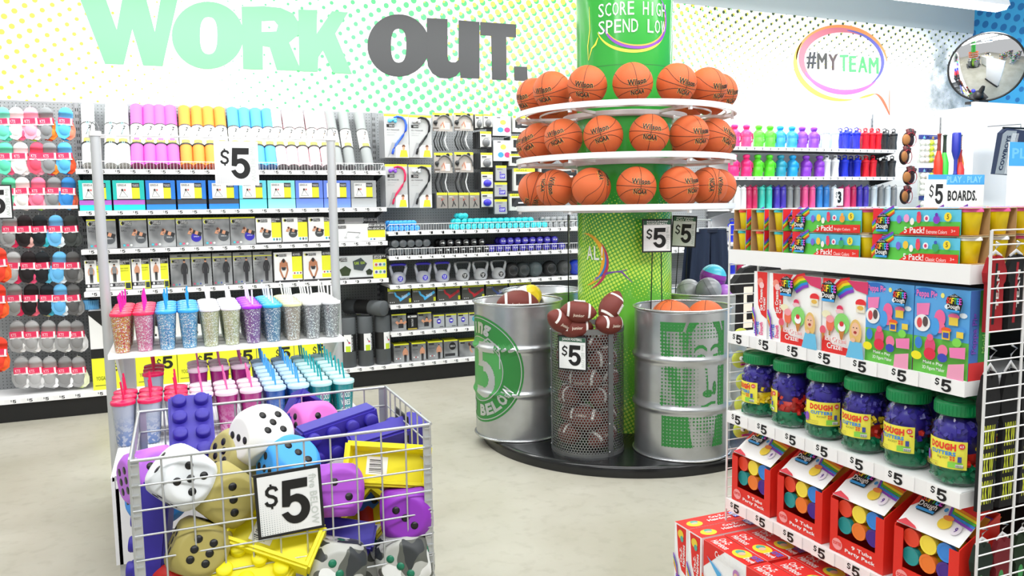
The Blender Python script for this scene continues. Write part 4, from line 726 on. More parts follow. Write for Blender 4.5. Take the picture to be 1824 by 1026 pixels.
# white partition with convex mirror
r = E('partition', 'white boxed partition standing against the wall by the blue corner', 'partition', (9.25, 6.98, 0)); b = MB()
b.box(-.31, .31, -.32, .32, 0, 2.67, M('f6f8f8', .6)); b.build('panel_body', r); b = MB(); b.box(-.32, .32, -.33, .32, 2.67, 2.69, M('ffffff', .5)); b.build('top_cap', r)
def mirror():
    c_ = at(1757, 120, 'y', 6.5); R_ = .39
    r = E('convex_mirror', 'round convex security mirror with black rim on the white partition', 'mirror', tuple(c_)); rr = MB()
    nrm = (Vector((0, 0, H))-c_).normalized(); nrm = (nrm+Vector((-.10, -.05, -.28))).normalized(); T = nrm.to_track_quat('Z', 'Y').to_matrix().to_4x4()
    Rs = 1.0; a1 = math.asin(R_/Rs); prof = [(max(.0001, Rs*math.sin(a1*k/16)), Rs*math.cos(a1*k/16)-Rs*math.cos(a1)) for k in range(17)]
    b = MB(); b.lathe(prof, 48, M('f4f6f8', .02, 1), T); b.build('mirror_dome', r)
    b = MB(); b.path([T @ Vector((R_*math.cos(2*PI*k/48), R_*math.sin(2*PI*k/48), 0)) for k in range(48)], .012, 6, BLACK, True); b.build('rim', r)
    b = MB(); b.lathe([(.001, -.03), (R_, -.005)], 32, BLACK, T); b.build('back_shell', r)
    zt = 2.69-c_.z; b = MB(); b.cyl((.02, .04, -.2), (.02, .12, zt+.03), .03, 10, BLACK); b.box(-.06, .1, .03, .21, zt, zt+.03, BLACK); b.sphere((.02, .10, zt+.09), .055, BLACK, 12, 8); b.build('bracket', r)
mirror()
# ================================================================== COLUMN ISLAND
CX, CY = 2.785, 4.631
FA = math.atan2(-CY, -CX)         # direction from the column to the camera, used as the zero angle
def cpt(a, r, z=0): return Vector((CX+r*math.cos(a), CY+r*math.sin(a), z))
r = E('display_platform', 'low round black platform under the steel drums', 'platform', (CX, CY, 0)); b = MB()
b.lathe([(.001, .07), (.955, .07), (.975, .062), (.98, .05), (.98, .0)], 96, M('161718', .18)); b.build('platform_top', r)
CR = .315
n = NT('column_wrap', .16)
ang = n.op('ARCTAN2', n.y, n.x); u = n.op('MULTIPLY', ang, CR)
lime = n.op('MULTIPLY', n.ramp(n.noise(2.2, 2), .40, .56, 0, 1), n.ramp(n.z, 1.75, 1.35, 0, 1))
lr = n.op('MULTIPLY', n.ramp(n.z, 2.15, 1.2, .05, .40), n.ramp(n.op('ADD', n.noise(1.6, 2), n.ramp(n.z, 2.0, 1.3, -.1, .12)), .48, .6, 0, 1))
c = n.mix(n.ramp(n.noise(1.5, 2), .3, .7, 0, 1), '3fae42', '2f9a3c'); c = n.mix(n.ramp(n.z, 1.55, 1.15, 0, .6), c, '7ec43a'); c = n.mix(n.dots(u, n.z, math.radians(28), .023, lr), c, 'd0f05a'); n.out(c)
r = E('column', 'round green column with halftone wrap rising through the ball racks', 'column', (CX, CY, 0)); b = MB(); b.lathe([(CR, .07), (CR, 2.42), (CR, 4.6)], 96, n.m); b.build('column_wrap', r)
b = MB()
for z_ in (2.42,): b.lathe([(CR+.0008, z_), (CR+.0008, z_+.004)], 64, M('2a7a34'))
b.build('seam', r)
def colmap(px0, z0): # frame on the column: u metres to the right of px, v up from z0
    a0 = FA+math.asin(max(-1, min(1, (px0-1113)/1410.5*5.3/CR*.93)))
    return lambda u, v, k: Vector(((CR+.0008*k)*math.cos(a0+u/CR), (CR+.0008*k)*math.sin(a0+u/CR), z0+v))
fm = colmap(1113, 0)
b = MB(); W_ = M('f6fbf4', .3)
def ctext(b, tx, x0, x1, z0, z1, m, bold=.0):
    adv = (x1-x0)/len(tx)
    for i, ch in enumerate(tx):
        if ch == ' ': continue
        wd_ = .22 if ch == 'I' else .8; off_ = .35 if ch == 'I' else .08
        vs, fs = textgeo(ch, bold); b.add([fm(x0+adv*(i+off_)+adv*wd_*a, z0+(z1-z0)*q, 4) for a, q in vs], fs, m)
ctext(b, 'SCORE HIGH', -.17, .30, 2.72, 2.80, W_); ctext(b, 'SPEND LOW', -.17, .30, 2.615, 2.695, W_); b.build('slogan', r)
def carc(b, cu, cv, ru, rv, a0, a1, w0, m, k=2, n_=28):
    pts = [(cu+ru*math.cos(math.radians(a0+(a1-a0)*i/n_)), cv+rv*math.sin(math.radians(a0+(a1-a0)*i/n_))) for i in range(n_+1)]
    ws = [.002+w0*math.sin(PI*i/n_)**.8 for i in range(n_+1)]; b.prints([('l', pts, ws, m)], fm, 1, 1, k)
b = MB(); YL = M('f4e84a', .4); PU_ = M('8a48b8', .4); OR_ = M('d8b050', .4)
carc(b, .06, 2.70, .25, .20, 200, 330, .016, YL, 2); carc(b, .08, 2.68, .21, .155, 190, 350, .02, PU_, 3); carc(b, .08, 2.70, .21, .165, 200, 380, .007, OR_, 4); carc(b, .14, 2.70, .16, .17, 300, 410, .012, PU_, 5)
b.prints([('l', [(-.17, 2.60), (-.19, 2.56), (-.22, 2.54), (-.25, 2.47)], [.004, .014, .009, .002], YL), ('l', [(-.25, 2.47), (-.255, 2.56), (-.235, 2.66), (-.24, 2.8)], [.002, .007, .006, .002], YL)], fm, 1, 1, 3); b.build('speech_bubble', r)
b = MB(); carc(b, -.30, 1.20, .165, .17, -80, 90, .03, M('f2b42c', .4), 3, 20); carc(b, -.30, 1.19, .19, .19, -70, 40, .02, M('c03a5a', .4), 2, 20); carc(b, -.30, 1.20, .18, .16, -60, 20, .012, M('3a80c8', .4), 4, 20)
b.prints([('l', [(-.12, 1.12), (-.02, 1.13), (.05, 1.06)], [.004, .012, .003], M('7a4aa8', .4)), ('l', [(-.20, 1.08), (-.10, 1.12), (.02, 1.14)], [.006, .012, .003], M('7a4aa8', .4)), ('t', 'A', -.27, 1.2, -.215, 1.29, W_, .01), ('t', 'L', -.205, 1.2, -.165, 1.29, W_, .01), ('t', '!', -.15, 1.2, -.138, 1.29, W_, .01)], fm, 1, 1, 5); b.build('lower_bubble', r)
# ring racks
RZ = (2.157, 1.859, 1.554)
for i, zt in enumerate(RZ):
    r = E('ring_rack', f'white round hoop rack holding basketballs, {("top", "middle", "lowest")[i]} tier on the green column', 'rack', (CX, CY, zt)); WM = M('e6e8ea', .35)
    b = MB(); b.lathe([(.712, -.034), (.722, -.034), (.722, 0), (.712, 0), (.712, -.034)], 120, WM, smooth=False); b.build('outer_hoop', r)
    for rr, zz, nm in ((.655, -.013, 'support_hoop'), (.56, -.013, 'support_hoop')):
        b = MB(); b.lathe([(rr-.004, zz-.01), (rr+.004, zz-.01), (rr+.004, zz), (rr-.004, zz), (rr-.004, zz-.01)], 96, WM, smooth=False); b.build(nm, r)
    b = MB(); b.lathe([(.40, -.05), (.408, -.05), (.408, -.022), (.40, -.022), (.40, -.05)], 80, WM, smooth=False); b.build('inner_hoop', r)
    for k in range(6):
        a = FA+math.radians(33+60*k); c_, s_ = math.cos(a), math.sin(a); b = MB(); R3 = Matrix.Rotation(a, 3, 'Z'); b.box(.316, .70, -.009, .009, -.04, -.023, WM, R3); b.box(.694, .70+.012, -.009, .009, -.055, -.0, WM, R3); b.build('spoke', r)
    b = MB(); b.lathe([(.316, -.05), (.322, -.05), (.322, -.01), (.316, -.01)], 64, WM); b.build('column_collar', r)
# basketballs
BRD = M('d2622e', .55, bump=.5, bscale=900)
def basketball(script=True):
    R_ = .1185; r = E('basketball', 'x', 'basketball'); b = MB(); b.sphere((0, 0, 0), R_, BRD, 40, 24); b.build('ball_skin', r)
    b = MB(); SM = M('2a1a14', .6); rs = R_-.0004; N_ = 56
    def ring(f): b.path([Vector(f(2*PI*k/N_)).normalized()*rs for k in range(N_)], .0017, 5, SM, True)
    ring(lambda t: (math.cos(t), math.sin(t), 0)); ring(lambda t: (0, math.cos(t), math.sin(t)))
    for sg in (1, -1): ring(lambda t: (math.cos(t), .62*math.sin(t)*1.0, sg*(.36+.30*math.cos(2*t)) ))
    b.build('seams', r)
    sph = lambda u, v, k: Vector((math.sin(u/R_)*math.cos(v/R_), -math.cos(u/R_)*math.cos(v/R_), math.sin(v/R_)))*(R_+.0007+.0004*k)
    def outlined(b, tx, u0, v0, u1, v1, bold, sl=0):
        vs, fs = textgeo(tx, bold+.01); g = .0016
        b.add([sph(u0-g+(u1-u0+2*g)*a, v0-g+(v1-v0+2*g)*q+sl*a, 1) for a, q in vs], fs, M('f0d080')); vs, fs = textgeo(tx, bold); b.add([sph(u0+(u1-u0)*a, v0+(v1-v0)*q+sl*a, 3) for a, q in vs], fs, M('1c1714'))
    b = MB(); outlined(b, 'Wilson', -.058, .014, .058, .048, .03); b.build('maker_lettering', r)
    b = MB(); outlined(b, 'NCAA', -.042, -.044, .042, -.014, .035, .0); b.prints([('t', 'ALL STAR', -.022, -.050, .022, -.045, M('f0c860'), 0)], sph, 1, 1, 2); b.build('league_lettering', r)
    return Proto(r)
BB = basketball()
def ball(px, tier, rot, label, a=None):
    if a is None: a = FA+math.asin(max(-.999, min(.999, (px-1112)/1410.5*5.35/.607*.9)))
    p = cpt(a, .607, RZ[tier]+.105)
    e = Euler((math.radians(rot[0]), math.radians(rot[1]), math.radians(rot[2])+a+PI/2), 'XYZ')
    BB.put(p, e, label, 'basketballs on the hoop racks')
spec = [(24, 4.8-4, [(12, 0, -6), (12, 0, 6), (16, 5, 10), (22, 14, 0), (16, -10, -12), (14, -18, -6), (14, -25, 0)]),
        (25.7, -9, [(-8, 0, 8), (2, 8, -10), (0, 14, -10), (4, 16, -10), (0, -6, 14), (20, -20, 0), (0, 10, 0)]),
        (25.5, -1, [(2, 5, 8), (4, -4, 10), (60, 60, 200), (95, 30, 60), (80, 110, 20), (60, 130, 80), (70, 150, 40)])]
tiers = ('top', 'middle', 'lowest')
for t, pxs in enumerate(([1047, 1127, 1199, 1260, 1290, 984, 941], [1075, 1156, 1236, 1287, 1007, 952, 931], [1133, 1204, 1057, 995, 946, 1260, 1291])):
    step = (24, 25.7, 25.5)[t]; N_ = 14
    base = math.degrees(math.asin((pxs[0]-1112)/1410.5*4.75/.607))
    seen = [(base+step*k) for k in range(N_)]
    for k in range(N_):
        d = base+360/N_*k*(1 if True else 0); dd = (d+180) % 360-180
        rnd = random.Random(t*50+k)
        if t == 2: rot = (2, 4, 6) if k == 0 else ((0, -6, 10) if k == 1 else (rnd.uniform(60, 120), rnd.uniform(0, 150), rnd.uniform(0, 180)))
        elif t == 0: rot = (20, rnd.uniform(-12, 12), rnd.uniform(-12, 12)+dd*-.35)
        else: rot = (rnd.uniform(-4, 8), rnd.uniform(-14, 14)+(-10 if dd < 0 else 8), rnd.uniform(-10, 10)-dd*.25)
        side = 'facing the aisle' if abs(dd) < 20 else (('front left' if abs(dd) < 100 else 'rear left') if dd < 0 else ('front right' if abs(dd) < 100 else 'rear right'))
        ball(0, t, rot, f'orange basketball on the {tiers[t]} hoop rack, {side}, {ORD[int(((dd+180)/360*N_))%N_]} around clockwise from the back', FA+math.radians(d))
# steel drums
STL = NT('brushed_steel', .3); STL.b.inputs['Metallic'].default_value = .85; STL.out(STL.mix(STL.ramp(STL.noise(6, 3), .35, .7, 0, 1), 'b2b5b7', 'c6c9cb')); DST = STL.m
DR = .29; DH = .88
def rib(z):
    for zc in (.30, .59):
        d = (z-zc)/.018
        if abs(d) < 2.2: return .014*math.exp(-d*d)
    return 0
def drumr(z): return DR-.006+rib(z)
def drum(ang, rad, label, name='steel_drum', zz=.07, pos=None):
    p = pos if pos is not None else cpt(ang, rad, zz); r = E(name, label, 'drum', tuple(p)); b = MB()
    zs = [0, .012]+[.02+.86*k/90*.98 for k in range(91)]; zs = sorted(set(zs))
    b.lathe([(.001, .02), (DR-.02, .02), (DR-.006, .004)]+[(drumr(z_), z_) for z_ in zs if z_ < DH-.008]+[(DR-.012, DH-.01), (DR-.012, .03), (.001, .03)], 72, DST); b.build('drum_shell', r)
    for zr, nm in ((.006, 'bottom_rim'), (DH-.006, 'rolled_rim')):
        b = MB(); b.path([(DR*math.cos(2*PI*k/72), DR*math.sin(2*PI*k/72), zr) for k in range(72)], .007, 8, M('c8cacc', .25, .9), True); b.build(nm, r)
    return r
def dmap(r, a0):  # print frame wrapped on the drum, u right, v up from bottom
    return lambda u, v, k: Vector(((drumr(v)+.0007*k+.0005)*math.cos(a0+u/DR), (drumr(v)+.0007*k+.0005)*math.sin(a0+u/DR), v))
def cam_ang(c): return math.atan2(-c[1], -c[0])
LD = Vector((2.037, 4.732, .07)); RD = Vector((2.775, 3.945, .07)); WB = Vector((2.266, 4.199, .07))
ld = drum(0, 0, 'steel drum with round green and white number five emblem, left on platform', pos=LD)
a0 = cam_ang(LD)-math.radians(61); fm2 = dmap(ld, a0)   # emblem centre sits round the left side
GRN = M('2b7d38', .45); SLV = M('c4c8ca', .3, .7)
def disc(b, cu, cv, r0, r1, m, k, a_0=0, a_1=360, nr=10, na=72):
    vs = []; fs = []
    for i in range(nr+1):
        for j in range(na+1):
            a = math.radians(a_0+(a_1-a_0)*j/na); rr = r0+(r1-r0)*i/nr; vs.append(fm2(cu+rr*math.cos(a), cv+rr*math.sin(a), k))
    for i in range(nr):
        for j in range(na): q = i*(na+1)+j; fs.append((q, q+1, q+na+2, q+na+1))
    b.add(vs, fs, m)
CV = .45; b = MB(); disc(b, 0, CV, .002, .345, GRN, 1, nr=26); disc(b, 0, CV, .326, .332, SLV, 3, nr=1)
disc(b, .0, CV, .205, .211, SLV, 3, nr=1); disc(b, 0, CV, .002, .203, M('4a9a52', .4), 2, nr=16)
b.build('round_emblem', ld)
def subtext(b, tx, f, m, bold=.04):   # text split finely enough to follow the curve
    vs, fs = textgeo(tx, bold); b.add([f(a, q) for a, q in vs], fs, m)
b = MB()
def wrapgrid(b, inside, u0, u1, v0, v1, st, m, k):
    nu = int((u1-u0)/st); nv = int((v1-v0)/st)
    for j in range(nv):
        i = 0
        while i < nu:
            if inside(u0+(i+.5)*st, v0+(j+.5)*st):
                i1 = i
                while i1 < nu and i1-i < 4 and inside(u0+(i1+.5)*st, v0+(j+.5)*st): i1 += 1
                b.add([fm2(u0+i*st, v0+j*st, k), fm2(u0+i1*st, v0+j*st, k), fm2(u0+i1*st, v0+(j+1)*st, k), fm2(u0+i*st, v0+(j+1)*st, k)], [(0, 1, 2, 3)], m); i = i1
            else: i += 1
def five(u, v):   # big slab figure 5 in unit box
    if not (0 <= u <= 1 and 0 <= v <= 1): return False
    if v > .82: return .18 < u < .95
    if v > .55 and u < .40 and u > .12: return True
    dx, dy = (u-.45)/.5, (v-.33)/.33; d = math.hypot(dx, dy)
    return (.45 < d < 1.0) and not (u < .42 and .2 < v < .56) or (v < .16 and d < 1 and u < .5)
wrapgrid(b, lambda u, v: five((u+.03)/.19, (v-.27)/.36), -.04, .17, .27, .64, .005, SLV, 4)
wrapgrid(b, lambda u, v: (abs(u-.09-(v-.53)*.9) < .0 and .55 < v < .64) or (abs((v-.655)+.6*(u-.10)) < .006 and .10 < u < .19) or (abs((v-.655)-.6*(u-.10)) < .006 and -.02 < u < .10) or (abs(u-.19) < .004 and .47 < v < .6), -.02, .2, .46, .69, .004, SLV, 5)
b.build('number_five', ld)
b = MB()
def arctext(b, tx, rad, h, a_start, a_step, m, up=True, bold=.05):
    for i, ch in enumerate(tx):
        if ch == ' ': continue
        a = math.radians(a_start+a_step*i); vs, fs = textgeo(ch, bold); wd = h*(.35 if ch in 'iIl!' else .8)
        out = []
        for x_, y_ in vs:
            t = (x_-.5)*wd; rr = rad+(y_-.5)*h if up else rad-(y_-.5)*h
            aa = a-t/rad if up else a+t/rad
            out.append(fm2(rr*math.cos(aa), CV+rr*math.sin(aa), 5))
        b.add(out, fs, m)
arctext(b, 'ing', .268, .075, 98, -13.5, SLV, True); arctext(b, 'five BELOW', .268, .075, -150, 13.6, SLV, False); b.build('emblem_lettering', ld)
rd = drum(0, 0, 'steel drum with green halftone portrait print, front right on platform', pos=RD)
a0 = cam_ang(RD)+math.radians(15); fm2 = dmap(rd, a0)
def portrait(u, v):   # generic halftone face: u -1..1, v = height on the drum
    h_ = .5+.25*(math.sin(u*62)+math.sin(v*310)); g_ = lambda a, q, ra, rq: ((u-a)/ra)**2+((v-q)/rq)**2
    f_ = g_(.30, .50, .62, .33)
    if f_ > 1.0:
        d = .95 if (v > .76 or u > .55) else .50+.25*math.sin(9*u+14*v)
        if v > .76 and abs(f_-1.6) < .12: d = 0
        if v < .30: d = .85 if g_(.25, .30, .42, .30) > 1 else .12
    else:
        d = .0
        if u < .12: d = .62*(1-(u+.32)/.44)
        if u > .74: d = .7
        if v > .72: d = max(d, .25)
        for a in (.16, .66):
            if abs(v-.645-.03*math.cos((u-a)*7)) < .010 and abs(u-a) < .19: d = 1
            if g_(a, .612, .13, .017) < 1: d = .55
            if g_(a, .612, .05, .012) < 1: d = 1
        if abs(u-.30-(.6-v)*.5) < .03 and .42 < v < .60: d = .6
        if g_(.40, .400, .17, .022) < 1 or g_(.62, .43, .06, .04) < 1: d = .9
        if abs(v-.335-.01*math.sin((u-.4)*9)) < .008 and abs(u-.42) < .24: d = 1
        if g_(.42, .300, .14, .010) < 1: d = .5
        if v < .27: d = max(d, .35)
    return h_ < d
b = MB()
UW = .205
for v0, v1, uo in ((.615, .815, .0), (.325, .56, -.0), (.085, .268, -.02)):
    st = .0038
    wrapgrid(b, lambda u, v: (uo-UW+(.03 if v0 < .3 else 0)) < u < UW+uo*.3 and portrait(u/UW, v), -UW-.02, UW, v0, v1, st, GRN, 1)
b.build('portrait_print', rd)
b = MB()
drum(math.radians(120), .68, 'steel drum at rear left of the column, only its rim showing')
rdr = drum(0, 0, 'pale green steel drum of sports balls behind right of the column', pos=Vector((3.383, 4.54, .07)))
# perforated football bin
r = E('mesh_bin', 'grey perforated metal bin of footballs, centre front of platform', 'bin', tuple(WB)); BR, BH = .218, .765
b = MB(); n_ = 76; st = 2*PI*BR/n_; rows_ = int(BH/(st*.866)); GM = M('8a8c8d', .4, .8)
vs = []; fs = []
for j in range(rows_):
    for i in range(n_):
        uc = (i+.5*(j % 2))*st; vc = (j+.5)*st*.866; base = len(vs)
        for rr in (.577*st, .577*st*.72):
            for q in range(6):
                a = PI/6+PI/3*q; uu = uc+rr*math.cos(a); vv = vc+rr*math.sin(a); vs.append((BR*math.cos(uu/BR), BR*math.sin(uu/BR), max(0, min(BH, vv))))
        for q in range(6): q2 = (q+1) % 6; fs.append((base+q, base+q2, base+6+q2, base+6+q))
b.add(vs, fs, GM); b.build('perforated_wall', r)['kind'] = 'stuff'
for z0, z1, nm in ((0, .025, 'base_band'), (BH-.03, BH, 'top_band')):
    b = MB(); b.lathe([(BR-.002, z0), (BR+.003, z0), (BR+.003, z1), (BR-.002, z1), (BR-.002, z0)], 64, GM, smooth=False); b.build(nm, r)
b = MB(); b.lathe([(.001, .005), (BR-.004, .005)], 48, GM); b.build('floor_plate', r)
ac = cam_ang(WB)
for da in (38, 158, 278):
    b = MB(); a = ac+math.radians(da); R3 = Matrix.Rotation(a, 3, 'Z'); b.box(BR, BR+.005, -.018, .018, .0, BH, M('7c7e80', .4, .8), R3)
    for z_ in (.03, .2, .38, .56, .74):
        for sy in (-.011,): b.sphere(R3 @ Vector((BR+.005, sy, z_)), .004, M('d8dadc', .3, .9), 8, 5)
    b.build('riveted_strap', r)
def football():
    r = E('football', 'x', 'football'); L, R_ = .135, .082; BRN = M('70281e', .5, bump=.5, bscale=900); b = MB()
    prof = [(max(.0005, R_*(max(0, 1-(z_/L)**2))**.72), z_) for z_ in [L*math.sin(PI/2*k/10) for k in range(-10, 11)]]
    T = Matrix.Rotation(PI/2, 4, 'Y'); b.lathe(prof, 24, BRN, T); b.build('football_skin', r)
    for s_ in (-1, 1):
        b = MB(); b.lathe([(R_*(1-(z_/L)**2)**.72+.0012, z_) for z_ in (s_*.068, s_*.076, s_*.084)], 20, M('eeeae6', .6), T, a0=PI*.42, a1=PI*1.58); b.build('white_stripe', r)
    b = MB(); rr = R_+.002; b.box(-.04, .04, -.0035, .0035, rr-.001, rr+.002, M('f4f0ec'))
    for k in range(8): b.box(-.037+.0105*k, -.033+.0105*k, -.012, .012, rr-.002, rr+.0035, M('f4f0ec'))
    b.build('laces', r)
    b = MB(); fmb = lambda u, v, k: Vector((u, -(R_*(1-(u/L)**2)**.72+.0015)*math.cos(v/R_), (R_*(1-(u/L)**2)**.72+.0015)*math.sin(v/R_)))
    b.prints([('t', 'junior', -.04, -.012, .04, .016, M('e8d8c8'), .02)], fmb, 1, 1); b.build('lettering', r); return Proto(r)
FBL = football(); rnd = random.Random(4); fc = 0
for lv in range(6):
    for k in range(3):
        a = ac+math.radians(-70+120*k+(60 if lv % 2 else 0)); rr = .115
        p = WB+Vector((rr*math.cos(a), rr*math.sin(a), .10+.118*lv))
        FBL.put(p, (rnd.uniform(-.6, .6), rnd.uniform(-.35, .35), a+PI/2+rnd.uniform(-.3, .3)), scale=(.88, .88, .88), label=f'brown football inside the mesh bin, {ORD[lv]} layer up, {("left", "rear", "right")[k] if lv % 2 == 0 else ("front", "rear left", "rear right")[k]} side', group='footballs in the mesh bin')
        fc += 1
for i, (px, py, D, rot, nm) in enumerate(((1030, 555, 4.58, (.3, .1, -.4), 'at top left of the heap'), (1088, 546, 4.62, (1.9, -.9, .2), 'topmost, tilted up at right of the heap'), (1000, 572, 4.6, (.5, .5, .2), 'small part showing at the bin left edge'), (1085, 576, 4.62, (.2, .1, .3), 'with laces at the right of the rim'), (1025, 583, 4.62, (0, 0, -.3), 'low in the front of the rim'))):
    FBL.put(dep(px, py, D), rot, f'brown football {nm}', 'footballs heaped above the mesh bin', scale=(.8, .8, .8))
# balls in drums
FBL.put(LD+Vector((-.05, -.12, .87)), (.1, .0, -.35), 'brown football poking out of the left steel drum')
r = E('play_ball', 'yellow and white ball in the left steel drum', 'ball', tuple(LD+Vector((.14, .16, .86)))); b = MB(); b.sphere((0, 0, 0), .09, M('f4f4f0', .4), 24, 14); b.build('ball_skin', r); b = MB(); b.prints([('e', 0, 0, .04, .035, M('f0d020'))], lambda u, v, k: Vector((u+.01, -.0915, v+.02)), 1, 1)
b.sphere((.02, -.02, .02), .075, M('e8cc20', .4), 16, 10); b.build('yellow_panel', r)
for i, (dx, dy, dz, rot) in enumerate(((-.12, -.085, .80, (60, 40, 0)), (.115, -.075, .79, (20, 0, -40)), (.0, .13, .78, (80, 10, 90)))):
    BB.put(RD+Vector((dx, dy, dz)), Euler([math.radians(q) for q in rot]), f'orange basketball inside the right steel drum, {("left", "right", "rear")[i]}', 'basketballs in the steel drum')
def pball(c1, c2, cat='ball'):
    r = E('play_ball', 'x', cat); b = MB(); b.sphere((0, 0, 0), .115, M(c1, .3), 28, 16); b.build('ball_skin', r)
    b = MB(); b.lathe([(max(.001, .1162*math.sin(PI*j/16)), .1162*math.cos(PI*j/16)) for j in range(0, 7)], 28, M(c2, .3)); b.build('colour_cap', r)
    b = MB()
    for T in (Matrix(), Matrix.Rotation(PI/2, 4, 'X')): b.path([T @ Vector((.1165*math.cos(2*PI*k/40), .1165*math.sin(2*PI*k/40), 0)) for k in range(40)], .0012, 4, M('3a3c40'), True)
    b.build('seams', r); return Proto(r)
q0 = rdr.location
for px, py, c1, c2, nm, rot, D in ((1270, 494, '8a2ca0', '48b8d0', 'teal and purple play ball on top of the rear drum', (.2, .2, 0), 5.6), (1262, 517, '787c80', '8c9094', 'grey play ball in the rear drum, front', (.5, 1, 0), 5.35), (1227, 519, '8a8e90', '9a9ea0', 'grey speckled play ball in the rear drum, left', (1, .5, 0), 5.5), (1245, 528, 'e8762a', 'f08a3a', 'orange play ball low in the rear drum', (0, 0, 0), 5.55), (1290, 528, '9a50b8', 'a868c8', 'purple play ball at the rear drum edge', (0, 0, 0), 5.55)):
    pball(c1, c2).put(dep(px, py, D), rot, nm, scale=(.75, .75, .75) if px != 1270 else (.8, .8, .8))
# ---- price signs
def psign(name, label, w_, h_, title=None, txt='5', dark=False, border='141516', frame=True):
    r = E(name, label, 'price sign'); b = MB(); e = .009; b.box(-w_/2-e, w_/2+e, -.003, .003, -e, h_+e, M(border, .5)); b.build('frame', r)
    b = MB(); base = 'eef0f0'; th = .14 if title else 0; b.box(-w_/2, w_/2, -.0042, -.0031, 0, h_, M(base, .5)); ops = []
    for j in range(24):
        for i in range(22):
            d = (i/22+j/24)
            if d < .85: s_ = .011*(1-d/.9); ops.append(('e', (i+.5)/24, (j+.5)/27, s_, s_*w_/h_, M('9aa4a8')))
    vs = []
    fmx = FR((-w_/2, -.0042, 0), (1, 0, 0), (0, 0, 1), (0, -1, 0))
    for o_ in ops:   # halftone: one layer, four-sided dots
        cu, cv, ru, rv = o_[1:5]; b.add([fmx((cu+ru*a)*w_, (cv+rv*c_)*h_, 1) for a, c_ in ((-1, -1), (1, -1), (1, 1), (-1, 1))], [(0, 1, 2, 3)], o_[5])
    top_ = 1-th
    pr = [('t', 'five BELOW', .84, .05, .965, .92*top_, M('c8ceca'), .02, -90), ('$', .08, .44*top_, .34, .86*top_, BLACK), ('5', .34, .12*top_, .83, .88*top_, BLACK) if txt == '5' else ('t', txt, .36, .12*top_, .83, .88*top_, BLACK, .05)]
    if title:
        pr += [('r', 0, top_, 1, 1, M('2e5a44'))]; L_ = title.split('|')
        for i, t_ in enumerate(L_): pr.append(('t', t_, .12, 1-th*(i+.88)/len(L_), .88, 1-th*(i+.15)/len(L_), WHITE, .02))
    b.prints(pr, fmx, w_, h_, 2); b.build('price_card', r); return r
def face(o, c, extra=0): o.rotation_euler = (0, 0, math.atan2(-c[0], -(-c[1]))+extra)
aR = cam_ang(RD)
s1 = psign('price_sign', 'black framed REGULATION BASKETBALL five dollar sign on rods above right drum', .17, .19, 'REGULATION|BASKETBALL'); p = dep(1170, 447, 4.95); s1.location = p; s1.rotation_euler = (0, 0, -.34)
b = MB()
for sx in (-.028, .028): b.cyl((sx, .004, .0), (sx*1.3, .004, -.42), .0035, 6, BLACK)
b.build('stand_rod', s1)
s2 = psign('price_sign', 'shaded five dollar sign on rods over the rear drum of play balls', .15, .2, 'SOFT TOUCH|PLAY BALL'); s2.location = dep(1217, 438, 5.5); s2.rotation_euler = (0, .05, -.55)
b = MB()
for sx in (-.03, .03): b.cyl((sx, .004, .0), (sx*1.2, .004, -.42), .0035, 6, BLACK)
b.build('stand_rod', s2)
s3 = psign('price_sign', 'green topped JUNIOR FOOTBALL five dollar sign on the mesh bin', .165, .185, 'JUNIOR FOOTBALL'); a = ac-math.radians(22); s3.location = WB+Vector(((BR+.012)*math.cos(a), (BR+.012)*math.sin(a), .535)); s3.rotation_euler = (0, 0, a+PI/2)
s4 = psign('price_sign', 'price sign seen edge-on standing in the rear left drum', .16, .2, 'FOOTBALL'); s4.location = dep(1013, 437, 5.4); s4.rotation_euler = (0, 0, 1.05)
b = MB(); b.cyl((0, .004, 0), (0.01, .004, -.45), .004, 6, BLACK); b.build('stand_rod', s4)
s5 = psign('price_sign', 'black framed five dollar sign cut off at the left edge', .2, .22); s5.location = at(-8, 388, 'y', 6.5); b = MB(); b.cyl((0, .004, .21), (0, .70, .21), .004, 6, CHROME); b.box(-.02, .02, .694, .70, .15, .24, CHROME); b.build('hook_arm', s5)
# ================================================================== TUMBLER FIXTURE
r = E('display_rack', 'white two tier display rack with grey tube posts holding tumblers', 'rack', (.25, 4.2, 0)); O_ = Vector((.25, 4.2, 0)); TUBE = M('c6c9cb', .4, .35)
def rp(b, nm): o = b.build(nm, r); o.location = -O_; return o
for x_ in (-.365, .865):
    b = MB(); b.cyl((x_, 4.75, .0), (x_, 4.75, 1.95), .026, 16, TUBE); rp(b, 'post')
    b = MB(); b.cyl((x_, 4.75, 1.95), (x_, 4.75, 1.975), .031, 16, M('e8e8e8')); b.path([(x_+.02*math.cos(PI*k/10), 4.75, 1.975+.05*math.sin(PI*k/10)) for k in range(11)], .003, 6, M('9a9c9e', .3, .8)); rp(b, 'post_cap')
    b = MB(); b.cyl((x_-.05, 4.75, 1.945), (x_+.05, 4.75, 1.945), .006, 8, WHITE); b.cyl((x_, 4.75, .30), (x_+.09, 4.6, .30), .008, 8, TUBE); rp(b, 'side_arm')['kind'] = 'stuff'
b = MB(); b.cyl((-.365, 4.745, 1.955), (.865, 4.745, 1.955), .005, 8, WHITE); rp(b, 'crossbar')
b = MB(); b.box(-.33, .80, 4.2, 4.74, .845, .867, M('fafafa', .5)); rp(b, 'upper_shelf')
for x_ in (-.30, .78):
    b = MB(); b.prism([(4.26, .844), (4.74, .844), (4.74, .60), (4.66, .60)], x_-.006, x_+.006, M('eef0f2', .5), lambda v: Vector((v.y, v.x, v.z))); rp(b, 'shelf_bracket')
b = MB(); b.box(-.31, -.24, 4.70, 4.73, .55, .85, M('f4f4f6')); rp(b, 'upright_strip')
